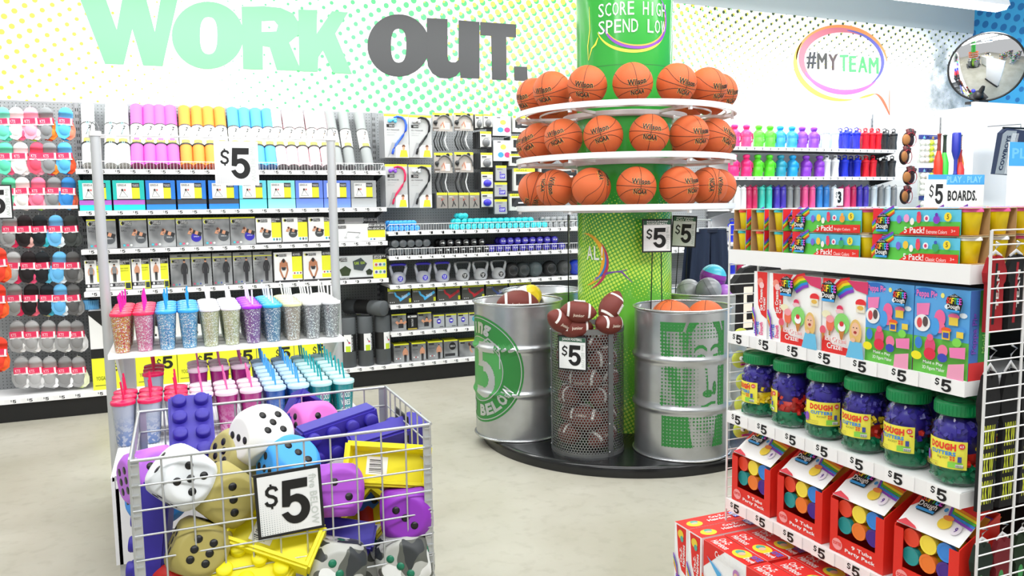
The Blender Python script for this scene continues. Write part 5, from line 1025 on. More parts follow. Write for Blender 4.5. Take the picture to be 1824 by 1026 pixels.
n = NT('perforated_deck', .5); n.out(n.mix(n.dots(n.x, n.y, 0, .012, n.ramp(n.y, -3, -.55, .26, .26)), 'f4f4f6', 'b4b6b8'))
b = MB(); b.box(-.27, .80, 3.28, 4.74, .53, .55, n.m); rp(b, 'lower_deck')
b = MB(); b.box(-.275, -.262, 3.28, 4.72, .2, .545, M('f2f2f4')); b.box(-.2621, -.25, 3.28, 4.72, .2, .5, BLACK); rp(b, 'side_panel')
b = MB(); b.box(.79, .80, 3.28, 4.72, .2, .545, M('f2f2f4')); rp(b, 'side_panel'); b = MB(); b.box(-.26, .79, 3.28, 3.3, .2, .53, M('f2f2f4')); rp(b, 'front_panel')
for x_, y_ in ((-.25, 3.32), (.77, 3.32), (-.25, 4.68), (.77, 4.68)):
    b = MB(); b.box(x_-.015, x_+.015, y_-.015, y_+.015, 0, .2, TUBE); rp(b, 'foot')
sg = psign('price_sign', 'large five dollar sign hanging from the display rack crossbar', .215, .225, border='f0f0f0'); sg.location = (.335, 4.73, 1.70)
# tumblers
def tumbler(lid, body, art, tall=.2, gl=False, txt=None, straw=None):
    r = E('tumbler', 'x', 'tumbler'); straw = straw or lid
    n = NT('glitter_'+body, .25)
    if gl:
        vo = n.t.nodes.new('ShaderNodeTexVoronoi'); vo.inputs['Scale'].default_value = 260; n.t.links.new(n.tc.outputs['Object'], vo.inputs['Vector']); sx = n.t.nodes.new('ShaderNodeSeparateXYZ'); n.t.links.new(vo.outputs['Color'], sx.inputs[0])
        c = n.mix(n.ramp(sx.outputs[0], .3, .7, 0, 1), body, art); c = n.mix(n.op('GREATER_THAN', sx.outputs[1], .82), c, 'ffffff'); n.out(c)
    else:
        c = n.mix(n.op('MULTIPLY', n.ramp(n.noise(70, 2), .46, .5, 0, .85), n.ramp(n.z, .02, .14, 1, 0)), body, art); n.out(c)
    n.b.inputs['Alpha'].default_value = .9 if gl else .78
    b = MB(); b.lathe([(.001, .002), (.031, .002), (.033, .006), (.045, tall-.02), (.046, tall-.015)], 24, n.m); b.build('cup', r)
    b = MB(); b.lathe([(.0322, 0), (.0345, .006), (.047, tall-.016)], 24, CLEAR); b.build('outer_wall', r)
    b = MB(); b.lathe([(.049, tall-.02), (.05, tall-.016), (.05, tall-.008), (.047, tall-.004), (.040, tall-.006), (.036, tall-.001), (.001, tall)], 24, M(lid, .2)); b.build('lid', r)
    b = MB(); b.cyl((.004, 0, tall-.01), (-.004, .01, tall+.075), .0042, 8, M(straw, .3)); b.build('straw', r)
    if txt:
        fmq = lambda u, v, k: Vector(((.0335+.013*v/tall+.0015+.0004*k)*math.sin(u/.045), -(.0335+.013*v/tall+.0015+.0004*k)*math.cos(u/.045), v)); b = MB()
        b.prints([('t', w_, -.022, .118-.036*i, .024, .143-.036*i, WHITE, 0) for i, w_ in enumerate(txt.split())], fmq, 1, 1); b.build('lettering', r)
    return Proto(r)
TU = {'pink and gold': tumbler('f0305a', 'd84a60', 'e8c060', gl=True, straw='f020b0'), 'pink glitter': tumbler('f03060', 'e070a0', 'f0a8c8', gl=True, straw='f020b0'), 'blue glitter': tumbler('38a8f0', '3c90d0', '9ad0f0', gl=True, straw='2aa0e8'), 'silver glitter': tumbler('f4f4fa', 'b8b890', 'e8e4c0', gl=True, straw='ffffff'), 'purple scaled': tumbler('a828e0', 'a07ab0', '8858a0', gl=True, straw='e8e0f0'), 'aqua scaled': tumbler('28b0e0', '88a8c0', '5a80a8', gl=True, straw='e8f0f4'), 'champagne': tumbler('e8e4b0', 'c8b8a8', 'a89890', gl=True, straw='f2f2ee'), 'clear silver': tumbler('e8e8ea', 'b8b4b8', '8c888e', gl=True, straw='f4f4f4')}
ucols = ['pink and gold', 'pink glitter', 'blue glitter', 'blue glitter', 'silver glitter', 'silver glitter', 'purple scaled', 'aqua scaled', 'champagne', 'clear silver', 'clear silver']
for i, nm in enumerate(ucols):
    for j in range(5):
        rnd = random.Random(i*9+j)
        TU[nm].put((-.268+.1015*i+rnd.uniform(-.001, .001), 4.258+.1015*j, .867), (0, 0, rnd.uniform(-1, 1)), f'{nm} tumbler with straw, upper shelf, {ORD[i]} column, {ORD[j]} row back', 'glitter tumblers on the upper shelf')
TL = {'raspberry lidded': tumbler('e0205a', 'c8c8e0', '4070c0', straw='e0205a'), 'magenta': tumbler('ecd0e0', 'c82890', 'f0b0dc', straw='f070b0'), 'blue': tumbler('b8d8f0', '2a60c0', 'a8c8f0', straw='50a8f0'), 'teal': tumbler('b8e0e4', '1c9aa4', '18909c', straw='20a0a4', txt='GOOD VIBES ONLY')}
lc = [('raspberry lidded', 3)]*3+[('magenta', 3)]*3+[('blue', 8)]*2+[('teal', 8)]*2
for i, (nm, nr) in enumerate(lc):
    for j in list(range(nr))+([6, 7, 8] if i in (3, 4, 5) else [6, 7, 8] if i == 1 else []):
        y_ = 3.80+.1005*j
        TL[nm].put((-.245+.1045*i, y_-.09, .551), (0, 0, random.Random(i*31+j).uniform(-.3, .3)), f'{nm} tumbler with straw, lower deck, {ORD[i]} column, {ORD[j]} row back', 'tumblers on the lower deck')
# ================================================================== WIRE BIN WITH FOAM TOYS
BX0, BX1, BY0, BY1, BZ = -.155, .725, 2.41, 3.01, .85
r = E('wire_bin', 'large square grey wire grid dump bin full of foam toys in front', 'bin', ((BX0+BX1)/2, (BY0+BY1)/2, 0)); O2 = Vector(r.location); WR = M('c2c5c6', .35, .6)
def bp(b, nm, stuff=False):
    o = b.build(nm, r); o.location = -O2
    if stuff: o['kind'] = 'stuff'
    return o
for x_ in (BX0, BX1):
    for y_ in (BY0, BY1):
        sx = 1 if x_ == BX0 else -1; sy = 1 if y_ == BY0 else -1; b = MB()
        b.box(min(x_, x_+sx*.026), max(x_, x_+sx*.026), y_-.001, y_+.001, .0, BZ+.005, WR); b.box(x_-.0015, x_+.0015, min(y_, y_+sy*.026), max(y_, y_+sy*.026), .0, BZ+.005, WR)
        for k in range(26): b.box(x_+sx*.003, x_+sx*.022, y_-.004*sy-.003, y_-.004*sy+.003, BZ-.03*k-.012, BZ-.03*k-.009, WR)
        bp(b, 'corner_post', True)
def grid(p0, du, nu, dv, nv, nm):
    b = MB(); p0 = Vector(p0); du = Vector(du); dv = Vector(dv); off = du.cross(dv).normalized()*.003
    for i in range(nu+1): b.cyl(p0+du*i, p0+du*i+dv*nv, .003, 6, WR)
    for j in range(nv+1): b.cyl(p0+dv*j+off, p0+du*nu+dv*j+off, (.005 if j == nv else .003), 6, WR)
    return bp(b, nm, True)
NZ = 10; dz_ = (BZ-.12)/NZ
grid((BX0+.004, BY0, .12), ((BX1-BX0-.008)/11, 0, 0), 11, (0, 0, dz_), NZ, 'front_grid'); grid((BX0+.004, BY1, .12), ((BX1-BX0-.008)/11, 0, 0), 11, (0, 0, dz_), NZ, 'rear_grid')
grid((BX0, BY0+.004, .12), (0, (BY1-BY0-.008)/8, 0), 8, (0, 0, dz_), NZ, 'side_grid'); grid((BX1, BY0+.004, .12), (0, (BY1-BY0-.008)/8, 0), 8, (0, 0, dz_), NZ, 'side_grid')
b = MB(); b.box(BX0+.01, BX1-.01, BY0+.01, BY1-.01, .115, .12, WR); bp(b, 'floor_tray')
def die(name, col, pips, pc=BLACK, size=.165, camo=False):
    h_ = size/2; Rr = h_*1.27; N_ = 24; b = MB()
    if camo:
        n = NT('camouflage', .5); v1 = n.noise(9, 1); c = n.mix(n.op('GREATER_THAN', v1, .52), 'b8bab4', '5c5f58'); n2 = n.t.nodes.new('ShaderNodeTexNoise'); n2.inputs['Scale'].default_value = 13; n2.inputs['Detail'].default_value = 1
        mp = n.t.nodes.new('ShaderNodeMapping'); mp.inputs['Location'].default_value = (3, 7, 1); n.t.links.new(n.tc.outputs['Object'], mp.inputs[0]); n.t.links.new(mp.outputs[0], n2.inputs['Vector'])
        c = n.mix(n.op('GREATER_THAN', n2.outputs[0], .58), c, 'f0f2f0'); c = n.mix(n.op('LESS_THAN', n2.outputs[0], .40), c, '34383a'); m_ = n.out(c); 
    else: m_ = M(col, .5)
    faces6 = [((1, 0, 0), (0, 1, 0)), ((-1, 0, 0), (0, -1, 0)), ((0, 1, 0), (-1, 0, 0)), ((0, -1, 0), (1, 0, 0)), ((0, 0, 1), (1, 0, 0)), ((0, 0, -1), (1, 0, 0))]
    def sm(p):
        L = p.length; return p if L < Rr else p*(Rr/L)
    LAY = {1: [(0, 0)], 2: [(-.3, .3), (.3, -.3)], 3: [(-.35, .35), (0, 0), (.35, -.35)], 4: [(-.32, .32), (.32, .32), (-.32, -.32), (.32, -.32)], 5: [(-.36, .36), (.36, .36), (-.36, -.36), (.36, -.36), (0, 0)], 6: [(-.3, .4), (-.3, 0), (-.3, -.4), (.3, .4), (.3, 0), (.3, -.4)]}
    fr = [(Vector(n_), Vector(u_), Vector(n_).cross(Vector(u_))) for n_, u_ in faces6]
    for nn, uu, vv in fr:
        vs = [sm((nn+uu*(2*i/N_-1)+vv*(2*j/N_-1))*h_) for j in range(N_+1) for i in range(N_+1)]
        b.add(vs, [(j*(N_+1)+i, j*(N_+1)+i+1, (j+1)*(N_+1)+i+1, (j+1)*(N_+1)+i) for j in range(N_) for i in range(N_)], m_, True)
    key = {}; nv = []; mp_ = []
    for p_ in b.v:
        k_ = tuple(round(q, 5) for q in p_)
        if k_ not in key: key[k_] = len(nv); nv.append(p_)
        mp_.append(key[k_])
    b.v = nv; b.f = [tuple(mp_[q] for q in f) for f in b.f]
    rt = E(name, 'x', 'foam toy'); b.build('foam_body', rt); 
    pm = M('1a7a5a' if camo else '111112', .4)
    for (nn, uu, vv), k in zip(fr, pips):
        for a, q in LAY[k]:
            b = MB(); c_ = nn*h_*1.0+(uu*a+vv*q)*h_*.95; rr = h_*.15
            if c_.length > Rr: c_ = c_*(Rr/c_.length)
            T = Matrix.Translation(c_) @ nn.to_track_quat('Z', 'Y').to_matrix().to_4x4(); b.lathe([(rr, -.004), (rr, .001), (.0005, .0012)], 14, pm, T); b.build('pip', rt)
    return rt
def look(o, D, px, py, rot):
    p = dep(px, py, D); o.location = p; base = math.atan2(p.x, p.y)
    o.rotation_euler = (Euler([math.radians(q) for q in rot]).to_matrix().to_4x4()).to_euler() if False else (Matrix.Rotation(-base, 3, 'Z') @ Euler([math.radians(q) for q in rot], 'XYZ').to_matrix()).to_euler()
    return o
# face order: +x, -x, +y, -y (front), +z, -z
for nm, col, pips, px, py, D, rot, lab in (
    ('foam_die', 'e4e8ea', (2, 2, 6, 5, 1, 4), 324, 850, 2.36, (-16, 44, 6), 'white foam die showing five black pips, left behind front grid'),
    ('foam_die', 'f4f4f2', (6, 3, 2, 5, 6, 1), 466, 776, 2.62, (-42, 8, 30), 'white foam die highest in the heap against the tumblers'),
    ('foam_die', 'a89c56', (2, 5, 6, 3, 4, 1), 402, 882, 2.44, (-10, 45, 8), 'gold foam die with three pips in a line, centre left'),
    ('foam_die', 'b4aa6a', (1, 6, 2, 5, 3, 4), 430, 812, 2.66, (-30, 20, 30), 'pale gold foam die with white sticker under the high white die'),
    ('foam_die', 'a89c56', (2, 5, 4, 6, 3, 1), 354, 975, 2.38, (-14, 26, 0), 'gold foam die with six pips, low at left'),
    ('foam_die', '3a9cec', (2, 5, 6, 3, 5, 1), 514, 832, 2.58, (-48, 10, 24), 'light blue foam die behind the large price sign'),
    ('foam_die', 'a84cc8', (3, 4, 5, 2, 6, 1), 594, 874, 2.56, (-20, 8, 16), 'violet foam die to the right of the large price sign'),
    ('foam_die', '8f30b8', (1, 6, 5, 3, 2, 4), 725, 910, 2.64, (-6, -4, -4), 'purple foam die in right front corner below the yellow tray'),
    ('foam_die', 'b868d8', (1, 6, 5, 2, 3, 4), 268, 846, 2.56, (-20, 0, 20), 'lilac foam die half hidden at the left post'),
    ('foam_die', 'e070c8', (1, 6, 5, 2, 3, 4), 556, 758, 2.98, (-20, 10, 30), 'pink foam die peeking out at the back'),
    ('foam_die', '2f6ec4', (1, 6, 5, 2, 3, 4), 642, 872, 2.84, (-10, 20, 20), 'deep blue foam die buried under the yellow brick'),
    ('foam_die', '2f8ae0', (1, 6, 5, 2, 3, 4), 282, 880, 2.66, (-10, 20, 20), 'blue foam die buried behind the left white die'),
    ('foam_die', 'd8281c', (1, 6, 5, 2, 3, 4), 318, 1050, 2.4, (-30, 10, 40), 'red foam die at the bottom left of the heap'),
    ('foam_die', 'c0281c', (1, 6, 5, 2, 3, 4), 655, 925, 2.84, (-30, 10, 40), 'dark red foam die deep between yellow bricks')):
    o_ = look(die(nm, col, pips, size=.165 if D > 2.4 else .158), D, px, py, rot); o_['label'] = lab
    if 'sticker' in lab:
        b = MB(); b.box(-.016, .016, -.084, -.0832, .005, .037, WHITE); b.box(-.008, .008, -.0844, -.084, .012, .028, M('8a90b0')); b.build('white_sticker', o_)
for i, (px, py, D, rot) in enumerate(((598, 1010, 2.50, (-10, 15, 5)), (722, 992, 2.62, (-5, -10, -10)), (656, 985, 2.74, (-25, 10, 40)))):
    o = die('camouflage_die', 'ffffff', (2, 5, 6, 3, 1, 4), camo=True, size=.17); look(o, D, px, py, rot)['label'] = f'grey camouflage foam die with green pips at the bin bottom, {("centre", "right corner", "between the other two")[i]}'
def brick(col, L=4, hollow=False, stick=False):
    rt = E('foam_brick', 'x', 'foam toy'); u = .072; W_, LL, H_ = 2*u, L*u, .085; m_ = M(col, .5); b = MB(); b_ = bmesh.new()
    g = bmesh.ops.create_cube(b_, size=1); bmesh.ops.scale(b_, vec=(W_, LL, H_), verts=b_.verts); bmesh.ops.bevel(b_, geom=list(b_.edges), offset=.008, segments=2, affect='EDGES')
    if hollow:
        f = min(b_.faces, key=lambda f: f.calc_center_median().z); 
        g = bmesh.ops.inset_region(b_, faces=[f], thickness=.014); g2 = bmesh.ops.extrude_face_region(b_, geom=[f]); vs_ = [v for v in g2['geom'] if isinstance(v, bmesh.types.BMVert)]; bmesh.ops.translate(b_, vec=(0, 0, .05), verts=vs_); bmesh.ops.scale(b_, vec=(.86, .93, 1), verts=vs_, space=Matrix()); 
        bmesh.ops.delete(b_, geom=[f], context='FACES_ONLY')
    b_.verts.index_update(); b.add([v.co[:] for v in b_.verts], [tuple(v.index for v in f.verts) for f in b_.faces], m_); b_.free(); b.build('brick_body', rt)
    for i in range(2):
        for j in range(L):
            b = MB(); b.lathe([(.024, 0), (.024, .018), (.021, .022), (.001, .022)], 20, m_, Matrix.Translation(((i-.5)*u, (j-(L-1)/2)*u, H_/2-.001))); b.build('stud', rt)
    if stick:
        b = MB(); z_ = -H_/2+(.05 if hollow else 0)-.0006; b.box(-.03, .03, -.07, .0, z_-.0006, z_, WHITE)
        for k in range(9): b.box(-.024+.005*k, -.0225+.005*k+(k % 3)*.001, -.06, -.02, z_-.0009, z_-.0006, BLACK)
        b.build('barcode_sticker', rt)
    return rt
PUR = '34289c'
def aim(o, D, px, py, face, roll, tilt=(0, 0)):
    # face: which local axis looks at the viewer; roll: angle of the long (y) axis in the picture; tilt: (up, right) degrees
    p = dep(px, py, D); o.location = p; v = (p-Vector((0, 0, H))).normalized(); rt_ = v.cross(Vector((0, 0, 1))).normalized(); up_ = rt_.cross(v)
    B = {'-z': (up_, rt_, v), 'z': (-up_, rt_, -v), 'x': (-v, rt_, -up_), '-x': (v, rt_, up_)}[face]
    m = Matrix(B).transposed()
    m = Matrix.Rotation(-math.radians(roll), 3, v) @ m; m = Matrix.Rotation(math.radians(tilt[0]), 3, rt_) @ Matrix.Rotation(math.radians(tilt[1]), 3, up_) @ m
    o.rotation_euler = m.to_euler(); return o
for col, L, hol, st, px, py, D, face_, roll, tilt, lab in (
    (PUR, 4, False, False, 342, 772, 2.74, 'z', 90, (-38, 0), 'purple foam brick standing up with eight studs facing out'),
    (PUR, 4, False, False, 276, 945, 2.44, 'x', 92, (0, -8), 'purple foam brick on end along the left of the bin'),
    (PUR, 4, False, False, 604, 775, 2.86, 'z', 8, (20, 22), 'purple foam brick lying across the back, studs forward'),
    (PUR, 4, True, True, 530, 768, 2.98, '-z', 62, (-10, 30), 'purple foam brick showing its hollow underside at the back'),
    (PUR, 4, False, False, 690, 788, 2.88, '-x', -20, (-48, 0), 'purple foam brick sloping down to the right rear corner'),
    (PUR, 4, False, False, 590, 950, 2.62, 'x', 14, (-10, 0), 'purple foam brick under the large price sign, right side'),
    ('ece00c', 4, True, True, 690, 830, 2.66, '-z', -7, (-8, 0), 'yellow foam brick with hollow side and barcode facing out'),
    ('f0e40c', 4, True, True, 488, 955, 2.44, '-z', -27, (-20, 0), 'yellow foam brick with barcode low below the price sign'),
    ('f0e40c', 4, False, False, 432, 1018, 2.40, 'z', -35, (-25, 0), 'yellow foam brick with round studs at lower left centre'),
    ('e8d80c', 4, True, False, 640, 945, 2.72, '-z', 48, (-15, 0), 'yellow foam brick tilted beside the purple die'),
    ('e8d80c', 4, False, False, 400, 1070, 2.6, 'z', 0, (-60, 0), 'yellow foam brick mostly buried at the bottom')):
    aim(brick(col, L, hol, st), D, px, py, face_, roll, tilt)['label'] = lab
rnd = random.Random(8); FCL = ['34289c', 'd8281c', 'e8d80c', '2f8ae0', 'a84cc8', 'e4e8ea', '2f8ae0', 'a89c56', '34289c', 'd8281c', 'e8d80c', 'a84cc8']
k = 0
for i in range(4):
    for j in range(2):
        o = die('foam_die', FCL[k], (1, 6, 5, 2, 3, 4), size=.16); o.location = (BX0+.12+.21*i, BY0+.14+.28*j, .22); o.rotation_euler = (rnd.uniform(0, .15), rnd.uniform(0, .15), rnd.uniform(0, 1.5)); o['label'] = f'foam die on the hidden bottom layer of the bin, {ORD[k]} filler'; o['group'] = 'foam dice at the bottom of the bin'; o['label'] = f'foam die out of sight on the bin floor, {ORD[i]} from left in the {("front", "rear")[j]} row'; k += 1
bs = psign('price_sign', 'large black framed five dollar sign on the front of wire bin', .178, .182); p0 = at(464, 950, 'y', BY0-.012); bs.location = (at(520, 945, 'y', BY0-.012).x, BY0-.012, at(520, 945, 'y', BY0-.012).z); bs.rotation_euler = (0, -.035, 0)
b2 = psign('price_sign', 'small price sign on the right side grid of the wire bin', .15, .16, 'FOAM TOYS'); b2.location = (BX1+.008, 2.80, .63); b2.rotation_euler = (0, 0, PI/2)
# ================================================================== RIGHT DISPLAY WITH MODELLING DOUGH
RX = 1.7; RYa, RYb = 2.15, 1.282     # face plane, far and near ends
r = E('side_display', 'white shelved display with wire grid ends full of modelling dough sets', 'display', (1.95, 1.7, 0)); O3 = Vector(r.location)
def sp(b, nm, stuff=False, par=None):
    o = b.build(nm, par or r)
    if not par: o.location = -O3
    if stuff: o['kind'] = 'stuff'
    return o
b = MB(); b.box(2.06, 2.08, RYb, RYa, .1, 1.5, M('1c1d1f', .6)); sp(b, 'back_panel')
b = MB(); b.box(1.72, 2.08, RYb+.01, RYa-.01, .0, .16, BLACK); sp(b, 'kick_base')
def sidetag(par, y_, z_, sc=1.25): addtag(par, '5', RX-.0015, y_, z_, -PI/2, sc)
def sshelf(zt, lip=.036, tags=True, depth_=.37):
    b = MB(); b.box(RX+.006, RX+depth_, RYb, RYa, zt-.02, zt, WHITE); b.box(RX, RX+.0055, RYb-.004, RYa+.004, zt-lip, zt+.002, WHITE)
    for y_ in (RYb, RYa): b.box(RX+.0055, RX+depth_, y_-.002, y_+.002, zt-lip, zt, WHITE)
    s_ = sp(b, 'shelf')
    if tags:
        for i in range(7): sidetag(s_, RYa-.06-.128*i, zt-.017)
    return s_
sshelf(1.392, .045, False, .40); sshelf(1.115); sshelf(.842, .038); sshelf(.535)
b = MB(); b.box(1.53, 2.08, RYb, 2.24, .16, .225, WHITE); b.box(1.56, 1.72, RYb+.02, 2.2, .0, .16, BLACK); sp(b, 'base_deck')
for ye, nm in ((RYa+.012, 'far'), (RYb-.047, 'near')):
    xa, xb = 1.708, 2.22; b = MB(); z0_, z1_ = .2, 1.475
    nn = int((z1_-z0_)/.0335)
    for i in range(nn+1): b.cyl((xa, ye, z0_+(z1_-z0_)*i/nn), (xb, ye, z0_+(z1_-z0_)*i/nn), .0019, 5, M('f2f2f2', .3))
    for x_ in (xa, 1.83, xb-.25, xb): b.cyl((x_, ye, .0), (x_, ye, z1_), .0035, 8, M('e4e4e4', .3))
    sp(b, 'wire_grid', True)
RZ_ = -PI/2   # items on this display face the -x side
RAIN = ['e8202c', 'f08a1c', 'f4e020', '48b83c', '2a8ae0', '8a3cc0']
def softee(u, v, s_): # SOFTEE Dough mark, width s
    o = [('p', [(u, v+.55*s_), (u+.08*s_, v+.8*s_), (u+.5*s_, v+1.0*s_), (u+.92*s_, v+.8*s_), (u+s_, v+.55*s_), (u+.85*s_, v), (u+.15*s_, v)], M('16181c'))]
    for i, ch in enumerate('SOFTEE'): o.append(('t', ch, u+.04*s_+.155*s_*i, v+.45*s_, u+.04*s_+.155*s_*(i+.92), v+.78*s_, M(('f02a30', 'f88a1c', 'f8e028', '50d040', '38b0f0', 'd848d0')[i]), .03))
    o += [('t', 'Cra-Z-Art', u+.28*s_, v+.84*s_, u+.72*s_, v+.94*s_, WHITE, 0), ('r', u+.12*s_, v+.02*s_, u+.88*s_, v+.14*s_, M('38a0e8')), ('t', 'Dough', u+.12*s_, v+.12*s_, u+.88*s_, v+.44*s_, WHITE, .02)]
    return o
def put_side(pr, pya, pyb, zt, label, group=None, dpt=.1, w=None, xo=.01):
    return None
def ytop(px, py): return at(px, py, 'x', RX).y
# 5-packs: sleeve with five tubs
def fivepack(kind):
    W_, D_, H_ = .285, .062, .066; rt = E('dough_five_pack', 'x', 'dough pack')
    if kind == 'Bright': W_ = .29
    b = MB(); b.box(-W_/2, W_/2, -D_/2, D_/2, 0, .0015, M('b89468')); b.box(-W_/2, W_/2, D_/2-.0015, D_/2, 0, H_, M('b89468')); b.box(-W_/2, W_/2-.028, -D_/2, -D_/2+.0012, 0, H_-.004, M('60c8e8'))
    b.box(-W_/2, W_/2, -D_/2, D_/2, H_-.0018, H_, M('d8c8a0'))
    c2 = {'Classic': 'f4c83c', 'Bright': 'f8d840', 'Extreme': 'f0a0d0'}[kind]
    ops = [('r', 0, 0, .9, .5, M('5cc848')), ('p', [(0, 1), (0, 0), (.12, 1)], M('e8202c'))]
    for i, cc in enumerate(RAIN): ops.append(('l', [(.0, .12+.06*i), (.1, .45+.07*i), (.24, .85+.05*i)], .0045, M(cc)))
    ops += [('p', [(.3, 0), (.38, .22), (.5, .32), (.9, .34), (.9, 0)], M('e42a20'))]
    ops += [('e', .30, .58, .025, .16, M('7a6ad8')), ('e', .38, .62, .03, .16, M(c2)), ('e', .44, .5, .022, .14, M('f8f0e8')), ('e', .51, .64, .024, .2, M('f04a5a')), ('e', .51, .8, .02, .08, M('e83a6a')), ('e', .59, .62, .028, .13, M('f4f0f4')), ('e', .59, .62, .014, .07, M('d83a6a')), ('e', .69, .58, .034, .16, M({'Classic': '3aa86a', 'Bright': 'f0a040', 'Extreme': '8a3cc8'}[kind])), ('e', .69, .76, .016, .07, M({'Classic': '3a5ac0', 'Bright': 'f0b050', 'Extreme': '6a2cb0'}[kind]))]
    ops += [('e', .80, .68, .036, .17, M('f8e030')), ('t', '5', .79, .6, .812, .78, M('8a6a10'), .02), ('t', '5 Pack!', .37, .06, .58, .3, WHITE, .02), ('t', kind+' Colors', .60, .06, .80, .2, WHITE, .0), ('t', '3+', .84, .12, .88, .22, WHITE, 0)]
    b.prints(ops, FR((-W_/2, -D_/2, 0), (1, 0, 0), (0, 0, 1), (0, -1, 0)), W_, H_); b.prints(softee(.03*W_/H_*0+.2, .08, .74), FR((-W_/2, -D_/2-.003, 0), (1, 0, 0), (0, 0, 1), (0, -1, 0)), H_*1.0, H_, 8); b.build('card_sleeve', rt)
    cols = ['30b8c0', 'f0f0f0', 'e03a2c', '3a9ae8', 'f060a0'] if kind != 'Classic' else ['e03a2c', '38b048', '2a80d8', 'e03a2c', 'f4f4f4']
    for i in range(5):
        b = MB(); x_ = -W_/2+.028+.0575*i; b.lathe([(.001, .002), (.019, .002), (.0255, .056)], 14, M('f6d800', .35), Matrix.Translation((x_, 0, 0))); t = b.build('tub', rt)
        b = MB(); b.lathe([(.0275, .056), (.0275, .065), (.024, .0675), (.001, .0675)], 14, M(cols[i], .35), Matrix.Translation((x_, 0, 0))); b.build('tub_lid', t)
    return Proto(rt)
FP = {k: fivepack(k) for k in ('Classic', 'Bright', 'Extreme')}
for lv, (ka, kb) in enumerate((('Classic', 'Classic'), ('Bright', 'Extreme'))):
    z_ = 1.3925+.0675*lv; nm = 'lower' if lv == 0 else 'upper'
    FP[ka].put((RX+.042, 1.728, z_), (0, 0, RZ_), f'five tub dough pack, {nm} row on top shelf, middle of the display'); FP[kb].put((RX+.042, 1.430, z_), (0, 0, RZ_), f'five tub dough pack, {nm} row on top shelf, near the right end')
    for i in range(3):
        FP[('Bright', 'Classic', 'Extreme')[(i+lv) % 3]].put((RX+.153, 2.112-.085*i, z_), (0, 0, 0), f'five tub dough pack seen end-on, {nm} row, {ORD[i]} from the far left', 'end-on dough packs at the far end')
    for i in range(3):
        FP[('Classic', 'Extreme', 'Bright')[(i+lv) % 3]].put((RX+.135+.09*i, 1.43, z_), (0, 0, RZ_), f'five tub dough pack, {nm} row, {ORD[i]} rank behind the front pack at the right', 'dough packs behind the front rank')
# boxes on second shelf
def sbox(name, label, w_, d_, h_, base, fr, y_, zt, lf=(), rt=(), x_off=.012, cat='toy box'):
    p = pbox(name, w_, d_, h_, base, fr, lf, (), label, cat, rt); return p.put((RX+x_off+d_/2, y_, zt+.0005), (0, 0, RZ_), label)
def rain(u0, v0, u1, v1, wd):
    return [('l', [(u0+.035*i, v0-.02*i), ((u0+u1)/2+.03*i, (v0+v1)/2+.05-.03*i), (u1+.02*i, v1-.03*i)], wd, M(c)) for i, c in enumerate(RAIN)]
ic = [('p', [(.0, 1), (.0, .72), (.3, 1)], M('e8202c')), ('p', [(0, .0), (0, .25), (.25, .12), (.6, .1), (.6, 0)], M('e42a24'))]+rain(.22, .86, .6, 1.02, .009)+[('p', [(.55, 1), (.75, .88), (1, .84), (1, 1)], M('d8386a'))]
ic += [('e', .86, .72, .11, .055, M('e82c34')), ('r', .77, .60, .95, .70, M('f0e8d0')), ('e', .86, .66, .07, .03, M('e8b850')), ('e', .42, .62, .07, .04, M('e83060')), ('e', .42, .58, .09, .03, M('f4c8d0')), ('e', .12, .52, .1, .05, M('f4eec8')), ('e', .48, .42, .17, .14, M('8ad870')), ('e', .22, .40, .09, .11, M('f07050')), ('e', .22, .46, .09, .05, M('f4a0a8')), ('r', .2, .24, .24, .31, M('b07a40')), ('p', [(.42, .34), (.56, .34), (.49, .16)], M('c8803a')), ('e', .49, .38, .085, .06, M('fafafa')), ('e', .49, .42, .05, .035, M('d83038')), ('e', .07, .3, .07, .06, M('e85a70')), ('p', [(.04, .26), (.12, .26), (.08, .16)], M('c8803a'))]
ic += [('e', .80, .34, .13, .17, M('e8c070')), ('e', .80, .38, .085, .09, M('f0c0a0')), ('e', .80, .34, .035, .02, M('a83030')), ('e', .765, .40, .012, .008, DRK), ('e', .835, .40, .012, .008, DRK), ('p', [(.62, 0), (.7, .22), (.95, .22), (1, 0)], M('6ac0e8')), ('e', .77, .24, .05, .03, M('f0c0a0')), ('t', 'Ice Cream', .16, .165, .62, .235, M('e42a24'), .02), ('t', 'Ice Cream', .15, .17, .61, .24, WHITE, .02), ('t', 'Craze!', .2, .07, .55, .15, WHITE, .02)]
spn = [('p', [(.25, 1), (1, 1), (1, .3), (.6, .36), (.35, .5)], M('e42a24')), ('t', 'Ice Cream', .45, .42, .68, .74, WHITE, .03, 90), ('t', 'Craze!', .7, .42, .9, .62, WHITE, .03, 90), ('e', .5, .85, .22, .06, M('f49080')), ('e', .62, .8, .18, .05, M('f8c8c8')), ('t', 'SOFTEE', .1, .05, .45, .24, M('2a6ae0'), .03, 90), ('t', 'Dough', .5, .05, .85, .24, M('e83080'), .03, 90)]+[('l', [(.0, .3+.03*i), (.2, .18+.03*i), (.3, .02)], .006, M(c)) for i, c in enumerate(RAIN)]
for i in range(2): sbox('ice_cream_dough_box', f'narrow spine of a red and white ice cream dough box, {("leftmost", "second from left")[i]}', .062, .16, .212, M('fafafa'), spn, 2.01-.072*i, 1.115)
for i, y_ in enumerate((1.832, 1.662)): 
    ms = [(o[0],)+tuple(o[1:]) for o in ic]
    o = sbox('ice_cream_dough_box', f'white ice cream dough box with smiling girl and red logo corner, {("left", "right")[i]} of two', .164, .06, .213, M('fcfcfc'), ms+softee(.03, .68, .36)[:0], y_, 1.115)
    b = MB(); b.prints(softee(0, 0, .062), lambda u, v, k: Vector((-.164/2+.008+u, -.0305-.0004*(k+40), .148+v)), 1, 1); 
    q = b.build('dough_logo', o)
